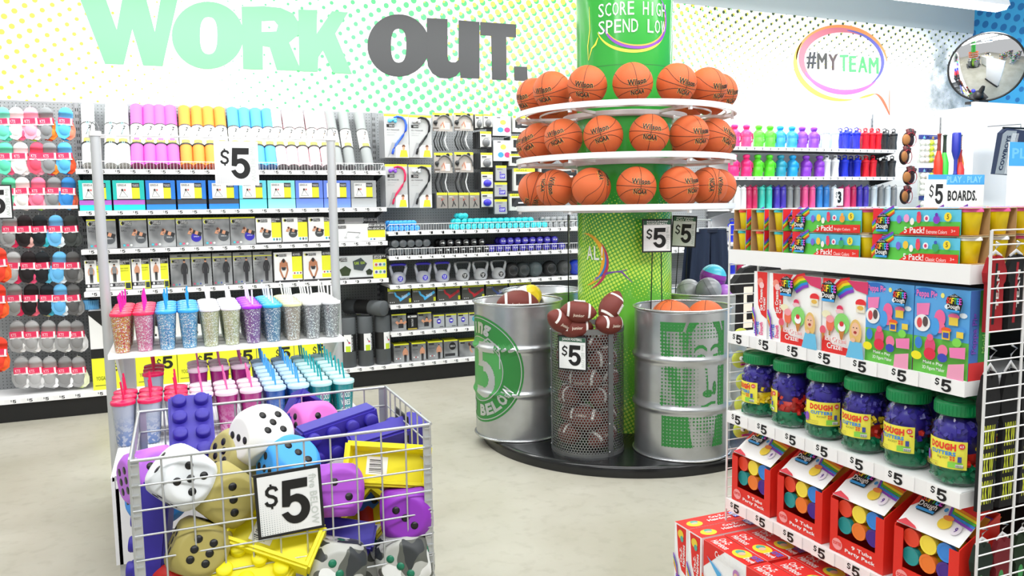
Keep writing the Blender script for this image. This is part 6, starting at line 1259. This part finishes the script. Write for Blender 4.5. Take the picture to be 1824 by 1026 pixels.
pk = [('r', 0, 0, 1, .42, M('6cc84c')), ('r', 0, .42, 1, 1, M('5aa8e8')), ('e', .2, .93, .22, .06, M('2a70c8')), ('t', 'Peppa Pig', .03, .86, .42, .96, M('f078c0'), .03), ('e', .52, .92, .035, .03, M('f8f080')), ('e', .62, .8, .06, .03, M('e8f4fc')), ('e', .9, .72, .07, .03, M('e8f4fc'))]
pk += [('p', [(.05, .8), (.3, .82), (.28, .68), (.06, .66)], M('f080b8')), ('e', .17, .58, .15, .1, WHITE), ('e', .12, .58, .05, .06, M('e04a50')), ('e', .23, .60, .05, .06, M('5a4a4a')), ('e', .5, .66, .1, .1, M('f068a0')), ('e', .5, .56, .1, .07, M('f4709a')), ('e', .42, .56, .08, .1, M('48a0e8')), ('e', .75, .7, .1, .035, M('f06aa0')), ('r', .67, .6, .83, .69, M('f0d048')), ('e', .63, .54, .09, .03, M('f06028')), ('r', .56, .43, .70, .53, M('f0c030')), ('r', .58, .45, .68, .51, M('3a50b0')), ('e', .88, .55, .08, .035, M('4a98e0')), ('r', .82, .47, .94, .54, M('f0d048')), ('e', .14, .35, .07, .07, M('3a80d8')), ('e', .36, .33, .1, .1, M('e04a78')), ('e', .36, .24, .11, .07, M('e02848')), ('e', .36, .43, .06, .04, M('f0608a')), ('e', .60, .30, .09, .07, M('f07aa0')), ('e', .60, .22, .09, .05, M('3a48b8')), ('e', .12, .2, .1, .05, M('f4e820')), ('p', [(.72, .35), (1, .38), (1, .25), (.74, .24)], M('f080b8')), ('e', .85, .42, .08, .05, M('80d850')), ('t', 'Mold n Play', .26, .115, .62, .16, WHITE, .01), ('t', '3D Figure Maker', .25, .05, .66, .10, WHITE, .01), ('p', [(.7, .0), (.72, .16), (1, .2), (1, 0)], M('f0a0c0'))]
for i, y_ in enumerate((1.512, 1.358)):
    o = sbox('figure_maker_box', f'tall blue and green dough figure maker box with pink lettering, {("left", "right")[i]} one', (.15, .152)[i], .07, .216, M('5aa8e8'), pk, y_, 1.115, rt=[('r', 0, 0, .45, 1, M('4a78c8')), ('r', .45, 0, 1, 1, M('3a9a3c')), ('r', 0, 0, .9, .2, M('e03a3c')), ('t', 'Peppa Pig', .1, .3, .4, .75, M('7a50c0'), .03, 90), ('t', 'Mold n Play', .6, .3, .85, .8, M('98e070'), .02, 90)])
    b = MB(); b.prints(softee(0, 0, .045), lambda u, v, k: Vector((.024+u, -.0355-.0004*(k+40), .163+v)), 1, 1); b.build('dough_logo', o)
# jars
def jar(seed, mid, low):
    rt = E('cutter_jar', 'x', 'jar'); R_ = .058; b = MB(); GLS = CLEAR
    prof = [(.001, .004), (.046, .004), (.055, .010), (R_, .022), (R_, .06), (.0565, .064), (.0565, .066), (R_, .07), (R_, .135), (.056, .15), (.048, .168), (.043, .176), (.043, .185)]
    b.lathe(prof, 32, GLS); b.build('jar_body', rt)
    rnd = random.Random(seed); b = MB(); cs = {'p': M('3a2aa0', .35), 'g': M('0f7a52', .35), 'y': M('f0cc18', .35), 'r': M('d8281c', .35)}
    b.lathe([(.001, .008), (.047, .010), (.05, .05), (.048, .052), (.001, .052)], 16, cs['g']); b.lathe([(.001, .052), (.048, .052), (.048, .085), (.001, .085)], 16, cs[low]); b.lathe([(.001, .085), (.048, .085), (.047, .14), (.036, .165), (.001, .165)], 16, cs['p'])
    for k in range(150):
        z_ = rnd.uniform(.014, .160); a = rnd.uniform(0, 2*PI); rr = (.050 if z_ < .135 else .050-(z_-.135)*.5)
        cc = 'g' if z_ < .05 else (low if z_ < .075 else (mid if z_ < .105 and rnd.random() < .7 else 'p'))
        c_ = Vector((rr*math.cos(a), rr*math.sin(a), z_)); T = Matrix.Translation(c_) @ Euler((rnd.uniform(0, 3), rnd.uniform(0, 3), rnd.uniform(0, 3))).to_matrix().to_4x4()
        s_ = rnd.uniform(.006, .011); n_ = rnd.choice((3, 4, 5, 6)); h_ = .004
        ring = [T @ Vector((s_*math.cos(2*PI*q/n_), s_*math.sin(2*PI*q/n_), zz)) for zz in (-h_, h_) for q in range(n_)]
        b.add(ring, [tuple(range(n_))[::-1], tuple(range(n_, 2*n_))]+[(q, (q+1) % n_, n_+(q+1) % n_, n_+q) for q in range(n_)], cs[cc])
    b.build('dough_cutters', rt)['kind'] = 'stuff'
    b = MB(); GC = M('0c8a4c', .35); b.lathe([(.044, .176), (.053, .177), (.0545, .18), (.0545, .206), (.051, .211), (.044, .212), (.043, .2085), (.034, .2085), (.033, .212), (.001, .213)], 40, GC)
    for k in range(40): a = 2*PI*k/40; b.cyl((.0545*math.cos(a), .0545*math.sin(a), .181), (.0545*math.cos(a), .0545*math.sin(a), .203), .001, 4, GC, caps=False)
    b.build('green_lid', rt)
    b = MB(); RL = R_+.0006; fq = lambda u, v, k: Vector(((RL+.0003*k)*math.sin(u/RL), -(RL+.0003*k)*math.cos(u/RL), v))
    ops = [('r', -.055, .048, .055, .118, M('f6ee50'), 14)]
    for i, ch in enumerate('DOUGH'): ops.append(('t', ch, -.036+.0135*i, .094, -.0235+.0135*i, .111, M('e8402c'), .06))
    ops += [('t', 'CUTTERS', -.032, .081, .030, .091, M('2a8ae0'), .04), ('t', 'BUCKET', -.012, .072, .014, .077, M('5a5a30'), 0), ('e', .042, .107, .007, .007, M('e83a3a')), ('t', '63', .038, .104, .046, .110, WHITE, .02), ('e', -.044, .07, .008, .014, M('8a50c0')), ('r', .014, .052, .045, .066, M('8cd850')), ('r', .030, .054, .046, .062, WHITE)]
    ops += [('r', .018+.006*(q % 2), .070+.006*(q//2), .0225+.006*(q % 2), .0745+.006*(q//2), M('e05a2a')) for q in range(4)]+[('r', .034, .068, .042, .082, M('3a50a0'))]+[('r', .031+.0017*q, .055, .0318+.0017*q, .061, BLACK) for q in range(9)]
    ops += [('r', -.04, .050+.004*q, -.005, .0512+.004*q, M('b8b040'), 3) for q in range(4)]
    b.prints(ops, fq, 1, 1); b.build('printed_label', rt); return rt
jars = [(1354, 0, 'y', 'y', -.55), (1406, 1, 'r', 'r', -1.2), (1466, 2, 'y', 'p', .25), (1523, 3, 'y', 'r', -.25), (1590, 4, 'r', 'g', -.3), (1676, 5, 'y', 'r', -.25)]
for i, (px, sd, mid, low, rz) in enumerate(jars):
    o = jar(sd, mid, low); y_ = 2.075-.1455*i-.004; o.location = (RX+.068, y_, .8425); o.rotation_euler = (0, 0, RZ_+rz+.35)
    o.scale = (1.0, 1.0, 1.0); o['label'] = f'clear jar of coloured dough cutters with green lid, {ORD[i]} from the far left'
    o = jar(sd+10, mid, 'r'); o.location = (RX+.068+.135, y_+.02, .8425); o.rotation_euler = (0, 0, RZ_+rz+1); o['label'] = f'clear jar of dough cutters in the back row, {ORD[i]} from the far left'
# party packs with nine tubs
def party():
    W_, D_, H_ = .19, .14, .17; rt = E('party_pack', 'x', 'dough pack'); RD_ = M('e02c20', .4)
    b = MB(); b.box(-W_/2, W_/2, -D_/2, D_/2, 0, .003, RD_); b.box(-W_/2, W_/2, D_/2-.003, D_/2, 0, H_+.06, RD_)
    b.box(-W_/2, W_/2, -D_/2, -D_/2+.003, 0, .05, RD_)
    for s_ in (-1, 1):
        b.prism([(-D_/2, 0), (D_/2, 0), (D_/2, H_+.06), (-D_/2, H_-.01)], s_*W_/2, s_*(W_/2-.003), RD_, lambda v: Vector((v.y, v.x, v.z))); x0_ = s_*W_/2; b.box(min(x0_, x0_-s_*.028), max(x0_, x0_-s_*.028), -D_/2-.001, -D_/2+.001, 0, H_-.015, RD_)
    b.prints([('t', '9 Tubs', .42, .17, .8, .235, WHITE, .03), ('t', 'Party Pack!', .3, .06, .88, .14, WHITE, .03), ('e', .15, .15, .1, .1, M('f4a0a0')), ('t', 'SOFTEE', .07, .13, .23, .19, RD_, .03)], FR((-W_/2, -D_/2, 0), (1, 0, 0), (0, 0, 1), (0, -1, 0)), W_, H_); b.build('tray', rt)
    cc = ['e84a30', 'f8e24a', '3a8ae0', '2a9a9a', 'f08030', '4a2a90', 'd82a3a', '58c840', 'f05a90']
    for k in range(6):
        i, j = k % 3, k//3; b = MB(); c_ = Vector((-.05+.05*i, -D_/2+.022, .135-.05*j)); b.cyl(c_, c_+Vector((0, -.012, 0)), .0245, 18, M(cc[k], .35)); b.lathe([(.018, .0125), (.0245, .0135)], 18, M(cc[k], .3), Matrix.Translation(c_) @ Matrix.Rotation(PI/2, 4, 'X')); b.cyl(c_, c_+Vector((0, .05, 0)), .021, 14, M('f6d800')); b.build('tub', rt)
    # sloping printed card over the tubs
    b = MB(); A_ = Vector((-W_/2+.004, -D_/2+.002, H_-.005)); U_ = Vector((1, 0, 0)); V_ = Vector((0, .115, .085)).normalized(); N_ = U_.cross(V_); L_ = .135
    b.add([A_, A_+U_*(W_-.008), A_+U_*(W_-.008)+V_*L_, A_+V_*L_], [(0, 1, 2, 3)], M('fafafa')); fq = lambda u, v, k: A_+U_*u+V_*v+N_*(.0004*k)
    w2 = W_-.008; ops = [('p', [(0, 1), (0, .45), (.3, 1)], M('e02c20')), ('p', [(.5, 1), (.55, .7), (.7, .55), (1, .5), (1, 1)], M('e02c20'))]+[('l', [(.42+.02*i, 1-.02*i), (.6, .82-.06*i), (1, .72-.06*i)], .007, M(c)) for i, c in enumerate(RAIN)]+[('e', .62, .35, .1, .14, M('f8d840')), ('e', .62, .48, .08, .06, M('f08a40')), ('e', .82, .3, .07, .12, M('f0e8f4')), ('t', '9', .8, .24, .84, .36, M('5a2a90'), .03), ('p', [(0, 0), (.1, .14), (.3, .05), (.35, 0)], M('d83a4a')), ('e', .52, .62, .03, .05, M('3a9ae0'))]
    b.prints(ops, fq, w2, L_); b.prints(softee(.012, .055, .07), fq, 1, 1, 10); b.build('sloped_card', rt)
    b = MB(); 
    for k in range(3): b.add([(-W_/2+.01, .0+.02*k, H_-.0), (W_/2-.01, .0+.02*k, H_), (W_/2-.01, .05+.02*k, H_+.045), (-W_/2+.01, .05+.02*k, H_+.045)], [(0, 1, 2, 3)], M('7a50d0') if k % 2 else M('f0a030'))
    b.build('cards_behind', rt)['kind'] = 'stuff'
    return Proto(rt)
PP = party()
for i in range(4): PP.put((RX+.085, 2.045-.222*i, .536), (0, 0, RZ_), f'red party pack tray with nine dough tubs, {ORD[i]} from the far left', None)
# low stack of red hair-kit boxes standing out on the floor
def hairbox():
    W_, D_, H_ = .075, .25, .225
    spine = [('p', [(.15, .98), (.9, .98), (.9, .25), (.55, .3), (.3, .5)], M('e42a24')), ('t', 'Cra-Z-', .42, .42, .6, .66, WHITE, .03, 90), ('t', 'Hairdoos', .63, .38, .82, .72, WHITE, .03, 90), ('e', .5, .86, .22, .07, M('f0d040')), ('e', .6, .8, .12, .05, M('5ab0a0')), ('t', 'SOFTEE', .15, .04, .45, .2, M('3a3ae0'), .04, 90)]+[('l', [(.0, .36+.03*i), (.25, .2+.03*i), (.4, .02)], .006, M(c)) for i, c in enumerate(RAIN)]
    tp = [('r', 0, 0, 1, 1, M('e42a24')), ('e', .6, .2, .3, .12, M('f4dc38')), ('e', .45, .22, .14, .06, M('58b0a0')), ('e', .6, .2, .1, .05, M('f0c0a0')), ('t', 'Cra-Z-', .2, .5, .42, .75, WHITE, .03, 90), ('t', 'Hairdoos', .5, .42, .72, .8, WHITE, .03, 90), ('e', .45, .9, .3, .06, M('f4f4f8')), ('t', 'SOFTEE', .2, .84, .8, .95, M('3a70e0'), .03)]
    lf = [('r', 0, .85, 1, 1, M('e42a24')), ('e', .3, .5, .12, .2, M('8a3cc0')), ('e', .5, .4, .08, .2, M('f0503a')), ('e', .6, .6, .1, .15, M('f4dc38')), ('e', .8, .5, .1, .25, M('e8c0d8')), ('p', [(.1, .8), (.4, .7), (.35, .6)], M('58a0e8'))]+softee(.02, .02, .4)[:0]
    return pbox('hair_kit_box', W_, D_, H_, M('fafafa'), spine, lf, tp, 'x', 'toy box')
HB = hairbox()
for i in range(2): HB.put((RX-.16+.125+.002, 2.19-.078*i, .226), (0, 0, RZ_), f'red and white hair styling dough box, spine out, {("leftmost", "second from left")[i]} on the low deck')
hf = [('p', [(0, 1), (0, .6), (.5, 1)], M('e42a24')), ('r', 0, .0, 1, .1, M('e42a24')), ('e', .25, .35, .09, .14, M('7a3cc0')), ('e', .42, .30, .05, .14, M('f0503a')), ('e', .52, .42, .09, .12, M('6a3ab0')), ('e', .60, .34, .07, .14, M('f4dc38')), ('e', .8, .38, .14, .18, M('e8d0e8')), ('e', .8, .36, .09, .13, M('f4dc38')), ('e', .8, .34, .05, .08, M('f0c0a0')), ('p', [(.1, .8), (.45, .66), (.4, .56)], M('58b0e8')), ('e', .78, .78, .07, .08, M('c080c0')), ('e', .78, .76, .045, .05, M('f0c0a0')), ('t', 'Cra-Z-Hairdoos', .3, .86, .95, .96, WHITE, .02)]+[('l', [(.0, .5-.03*q), (.12, .3-.02*q), (.2, .1)], .006, M(c)) for q, c in enumerate(RAIN)]
ht = [('r', 0, 0, 1, 1, M('e42a24')), ('t', 'Cra-Z-', .10, .5, .32, .85, WHITE, .02), ('t', 'Hairdoos', .10, .12, .44, .46, WHITE, .02), ('e', .66, .5, .16, .36, M('f4dc38')), ('e', .60, .55, .07, .2, M('58b0a0')), ('e', .66, .5, .05, .16, M('f0c0a0')), ('t', 'SOFTEE', .80, .55, .98, .85, M('3a70e0'), .03), ('t', 'Dough', .80, .15, .98, .5, WHITE, .03)]
HF = pbox('hair_kit_box', .215, .078, .225, M('fafafa'), hf, [('r', 0, 0, 1, 1, M('e42a24'))], ht, 'x', 'toy box', [('r', 0, 0, 1, 1, M('e42a24'))])
for j in range(4):
    for i in range(4):
        o = HF.put((RX-.158+.039+.082*i, 1.955-.222*j+.012*math.sin(i*3+j), .226), (0, 0, RZ_+.02*math.sin(i*5+j*2)), f'red topped hair styling dough box on low deck, {ORD[j]} from far end, {ORD[i]} rank back')
    if j: pass
# things hung beyond the display: pet toys, jersey, shirts
for i, (px, py) in enumerate(((1320, 600), (1318, 640), (1325, 680), (1322, 720), (1320, 765), (1330, 805))):
    r = E('plush_toy', f'yellow green round toy behind the far wire grid, {ORD[i]} from top', 'toy', tuple(at(px, py, 'y', 2.2))); b = MB(); b.sphere((0, 0, 0), .031, M('c8d050', .8, bump=.4), 16, 10, (1, .7, 1)); b.build('toy_body', r)
    b = MB(); 
    for sx in (-.012, .012): b.sphere((sx, -.024, .008), .008, WHITE, 8, 6); b.sphere((sx, -.031, .008), .0035, BLACK, 6, 5)
    b.box(-.016, .016, -.027, -.023, -.016, -.010, M('c03a8a')); b.build('stitched_face', r)
def garment(name, label, w_, h_, col, ops=(), sleeves=True, shorts=False):
    rt = E(name, label, 'clothing'); m_ = M(col, .9, bump=.5, bscale=30)
    if shorts:
        pts = [(-w_*.36, h_), (w_*.36, h_), (w_*.5, 0), (w_*.06, 0), (0, h_*.35), (-w_*.06, 0), (-w_*.5, 0)]; b = MB(); N_ = 24
        for sx in (-1, 1):
            vs = []; fs = []
            for j in range(9):
                t = j/8; z_ = h_*(1-t); x0_ = 0; x1_ = w_*(.36+.14*t)
                for i in range(13):
                    s_ = i/12; vs.append((sx*(x0_+(x1_-x0_)*s_), -.02-.014*math.sin(s_*16+sx)*(.3+t)-.04*math.sin(PI*s_), z_))
            for j in range(8):
                for i in range(12): q = j*13+i; fs.append((q, q+1, q+14, q+13))
            b.add(vs, fs, m_, True); b.add([(x, y+.07+.05, z) for x, y, z in vs], fs, m_, True)
        b.build('fabric', rt); b = MB(); b.box(-w_*.36, w_*.36, -.05, -.01, h_-.03, h_, M('1a2236', .9)); b.build('waistband', rt)
        b = MB(); b.cyl((-w_*.38, -.03, h_+.01), (w_*.38, -.03, h_+.01), .005, 8, CHROME)
        for sx in (-1, 1): b.box(sx*w_*.33-.012, sx*w_*.33+.012, -.055, -.005, h_-.02, h_+.015, M('c8ccd0'))
        b.path([(0, -.03, h_+.01), (0, -.03, h_+.05), (.015, -.02, h_+.07), (.0, .01, h_+.08)], .0025, 6, CHROME); b.build('clip_hanger', rt)
    else:
        pts = [(-w_*.42, 0), (w_*.42, 0), (w_*.40, h_*.62), (w_*.5, h_*.66), (w_*.56, h_*.78), (w_*.34, h_*.97), (w_*.14, h_), (0, h_*.94), (-w_*.14, h_), (-w_*.34, h_*.97), (-w_*.56, h_*.78), (-w_*.5, h_*.66), (-w_*.40, h_*.62)]
        b = MB(); b.prism(pts, -.018, .018, m_); b.prints(list(ops), FR((-w_/2, -.018, 0), (1, 0, 0), (0, 0, 1), (0, -1, 0)), w_, h_); b.build('fabric', rt)
        b = MB(); b.path([(-w_*.34, 0, h_*.98), (0, 0, h_*1.05), (w_*.34, 0, h_*.98)], .005, 6, M('e8e8ea', .3)); b.path([(0, 0, h_*1.05), (0, 0, h_*1.1), (.02, 0, h_*1.14), (0, .0, h_*1.17)], .003, 6, CHROME); b.build('hanger', rt)
    return rt
g = garment('football_jersey', 'black jersey with white letters behind the far grid', .26, .32, '141416', [('t', 'E!', .14, .2, .42, .75, M('fff0e0'), .03)]); p = at(1325, 590, 'y', 2.6); g.location = (p.x+.075, 2.6, p.z-.05); b = MB(); b.cyl((0, 0, .36), (0, -.43, .36), .003, 6, CHROME); b.build('hook_arm', g)
g = garment('jersey', 'folded dark jersey above the black one behind the far grid', .34, .25, '2e3032', []); p = at(1330, 500, 'y', 3.2); g.location = (p.x+.06, 2.72, p.z-.125); b = MB(); b.cyl((0, 0, .28), (0, -.565, .28), .003, 6, CHROME); b.build('hook_arm', g)
sh = garment('shorts', 'dark navy shorts on a clip hanger behind the rear drum', .5, .62, '1c2942', shorts=True); p = at(1262, 520, 'y', 5.9); sh.location = (p.x, 5.9, p.z-.05)
rk_ = E('hanging_rail', 'steel rail holding the navy shorts in front of wall unit', 'rail', (p.x, 6.3, 0)); b = MB(); zt_ = p.z-.05+.70; b.cyl((0, -.43, zt_), (0, .5, zt_), .008, 8, CHROME); b.box(-.02, .02, .48, .5, .2, zt_+.05, CHROME); b.build('rail', rk_)
YLP = M('d8e030')
for row, (zb, hh) in enumerate(((1.235, .18), (.80, .34), (.52, .20))):
    for i in range(5):
        col = (('a01620', '141416', '8a1420', '1a1a1c', '26284a'), ('18181a', '101012', '1c1c1e', '141416', '18181a'), ('1a2a20', '7a1c26', '183018', '203060', '2a1a1c'))[row][i]
        ops = ([('p', [(.3, .1), (.45, .1), (.55, .9), (.42, .9)], M(('141416', 'b01c2a')[i % 2])), ('t', 'TEAM', .5, .3, .65, .8, M('e8e4e0'), .02, 90)], [('t', 'XKW', .2, .05+.2*q, .8, .22+.2*q, YLP, .02) for q in range(3)], [('e', .4, .5, .15, .1, M('3a9a50')), ('e', .6, .3, .12, .1, M('e8d8d0'))])[row]
        nm = (('small red and black shirt', 'small black shirt with yellow print', 'small patterned bag')[row])
        g = garment('hanging_shirt' if row < 2 else 'hanging_bag', f'{nm} inside near wire grid, {("top", "middle", "bottom")[row]} row, {ORD[i]} from aisle', .062, hh, col, ops); g.scale = (1, .35, 1); g.location = (RX+.058+.072*i, RYb-.022, zb)
# next display behind: game table with signs
r = E('game_display', 'white display unit behind the dough display with game boards on top', 'display', (3.7, 3.2, 0)); b = MB(); b.box(-.62, 1.3, -.35, .35, .1, 1.47, WHITE); b.build('display_body', r); b = MB(); b.box(-.58, 1.25, -.3, .3, 0, .1, BLACK); b.build('kick_base', r)
gc = ['3a9ae0', 'e86a3a', 'f0c030', 'd83a4a', 'e8d8a0', 'f4f4f0', '58b848', 'f0a050', 'f4f4f4', 'f4f4e0', 'e8e060', 'f4f4f4']
rnd = random.Random(3)
for i in range(10):
    x_ = 3.18+.185*i; o = pbox('game_board', .17, .26, .022, M(gc[i]), [], [], [('r', .1, .1, .9, .9, M(gc[(i+3) % 12])), ('e', .5, .5, .25, .2, M(gc[(i+5) % 12]))]).put((x_, 3.0, 1.4705), (0, 0, rnd.uniform(-.1, .1)), f'flat boxed mini game board lying on the display top, {ORD[i]} from left', 'boxed game boards'); o['category'] = 'board game'
    o2 = inst(o, (x_+.01, 3.01, 1.4935), (0, 0, rnd.uniform(-.15, .15)), f'flat boxed mini game board on top of another, {ORD[i]} pile from left')
r = E('shelf_sign', 'white and blue sign reading Mini BOARDS with five dollar card', 'sign', (at(1695, 372, 'y', 2.9).x, 2.88, 1.52)); b = MB(); hw = .205
b.box(-hw, hw, -.003, .003, 0, .16, M('fafafa')); b.prints([('r', .0, .68, 1, 1, M('48a8ec')), ('t', 'PLAY . PLAY', .32, .74, .95, .95, M('8ad0f8'), .03), ('t', 'Mini BOARDS.', .08, .16, .87, .5, M('1c1c1e'), .03)], FR((-hw, -.003, 0), (1, 0, 0), (0, 0, 1), (0, -1, 0)), 2*hw, .16); b.build('sign_card', r)
b = MB(); b.box(-.235, -.085, -.012, -.009, -.02, .135, M('fcfcfc')); b.prints([('$', .18, .4, .42, .85, M('1c1c1e')), ('5', .46, .2, .85, .85, M('1c1c1e'))], FR((-.235, -.012, -.02), (1, 0, 0), (0, 0, 1), (0, -1, 0)), .15, .155); b.build('price_card', r)
r = E('tall_sign', 'white sign with blue band cut off by the right edge', 'sign', (at(1832, 378, 'y', 2.7).x, 2.7, at(1832, 385, 'y', 2.7).z)); b = MB(); b.box(-.17, .17, -.003, .003, 0, .37, M('fbfbfb')); b.prints([('r', 0, .68, 1, 1, M('48a8ec')), ('t', 'PLAY', .06, .78, .8, .92, M('70c0f4'), .03)], FR((-.17, -.003, 0), (1, 0, 0), (0, 0, 1), (0, -1, 0)), .34, .37); b.build('sign_card', r); b = MB(); b.box(-.02, .02, -.02, .02, -.05, 0, WHITE); b.build('sign_foot', r)
s6 = psign('price_sign', 'white three dollar sign clipped to the lower bottle shelf', .115, .17, border='f4f4f4', txt='3')
p = at(1493, 365, 'y', 6.7); s6.location = (p.x, 6.7, p.z)
g = garment('towel', 'grey and navy COWBOYS towel hanging at the right edge', .42, .36, '26324e', []); p = at(1800, 310, 'y', 4.6); g.location = (0, 0, -50); bpy.data.objects.remove(g.children[0]); bpy.data.objects.remove(g.children[0]); 
b = MB(); b.prism([(-.22, 0), (.22, -.02), (.24, .36), (-.1, .38), (-.16, .34)], -.02, .02, M('26324e', .9)); b.prism([(-.22, 0), (-.07, -.005), (.02, .36), (-.1, .36), (-.15, .33)], -.024, -.0201, M('8e979e', .9))
for k in range(6): b.prism([(-.11+.014*k, .0), (-.106+.014*k, .0), (-.026+.014*k, .34), (-.03+.014*k, .34)], -.026, -.0241, M('d8dce0'))
b.build('fabric', g); b = MB(); vs, fs = textgeo('COWBOYS', .03); b.add([Vector((-.19+.05*(1-q)+.09*a, -.0262, .03+.29*a)) for a, q in vs], fs, M('1a2440')); b.build('lettering', g); b = MB(); b.cyl((-.12, 0, .385), (.3, 0, .385), .008, 8, BLACK); b.path([(.1, 0, .39), (.1, 0, .42), (.1, .3, .43)], .003, 6, BLACK); b.build('hanger_bar', g)
g.location = p; 
cp_ = at(1800, 400, 'y', 4.62); r = E('cap', 'black cap with white lettering hanging below the towel', 'cap', tuple(cp_)); b = MB(); b.sphere((0, 0, 0), .13, M('141416', .8), 20, 12, (.95, .6, 1.0)); b.build('crown', r); b = MB(); b.sphere((0, -.06, -.09), .12, M('101012', .8), 18, 6, (.9, .9, .12)); b.build('brim', r); b = MB(); b.prints([('t', 'COWBOYS', -.09, .02, .03, .055, WHITE, .02)], lambda u, v, k: Vector((u, -.084+abs(u)*.25, v)), 1, 1); b.build('lettering', r)
r = E('end_panel', 'white end panel holding the hanging towel and cap', 'panel', (at(1800, 300, 'y', 4.95).x+.35, 4.95, 0)); b = MB(); b.box(-.85, .6, 0, .04, 0, 2.42, M('f8f8f8', .6)); b.build('panel_board', r); b = MB(); b.box(-.9, .62, -.1, .14, 0, .1, BLACK); b.build('kick_base', r)
# aisle behind the camera, seen only in the mirror
for i, (x_, y_) in enumerate(((4.6, .2), (6.6, .2), (4.6, -2), (6.6, -2), (8.6, -1))):
    r = E('aisle_shelf', f'distant white aisle shelving unit reflected in the mirror, {ORD[i]}', 'shelving unit', (x_, y_, 0)); b = MB(); b.box(-.03, .03, -.8, .8, 0, 1.35, WHITE); b.box(-.35, .35, -.8, .8, 0, .15, M('d0d0d0')); b.build('frame', r); rnd = random.Random(i)
    b = MB()
    for s_ in range(3):
        b.box(-.34, .34, -.8, .8, .45+.35*s_, .47+.35*s_, WHITE)
        for q in range(12):
            for sx in (-1, 1): b.box(*sorted((sx*.10, sx*.30)), -.78+.13*q, -.67+.13*q, .471+.35*s_-(.32 if s_ == 0 else 0)*0, .471+.35*s_+rnd.uniform(.12, .26), M(rnd.choice(['c83040', '3060b0', '30343a', 'e8e0d8', '40a060', '303236', 'd8a040'])))
    b.build('stock', r)['kind'] = 'stuff'
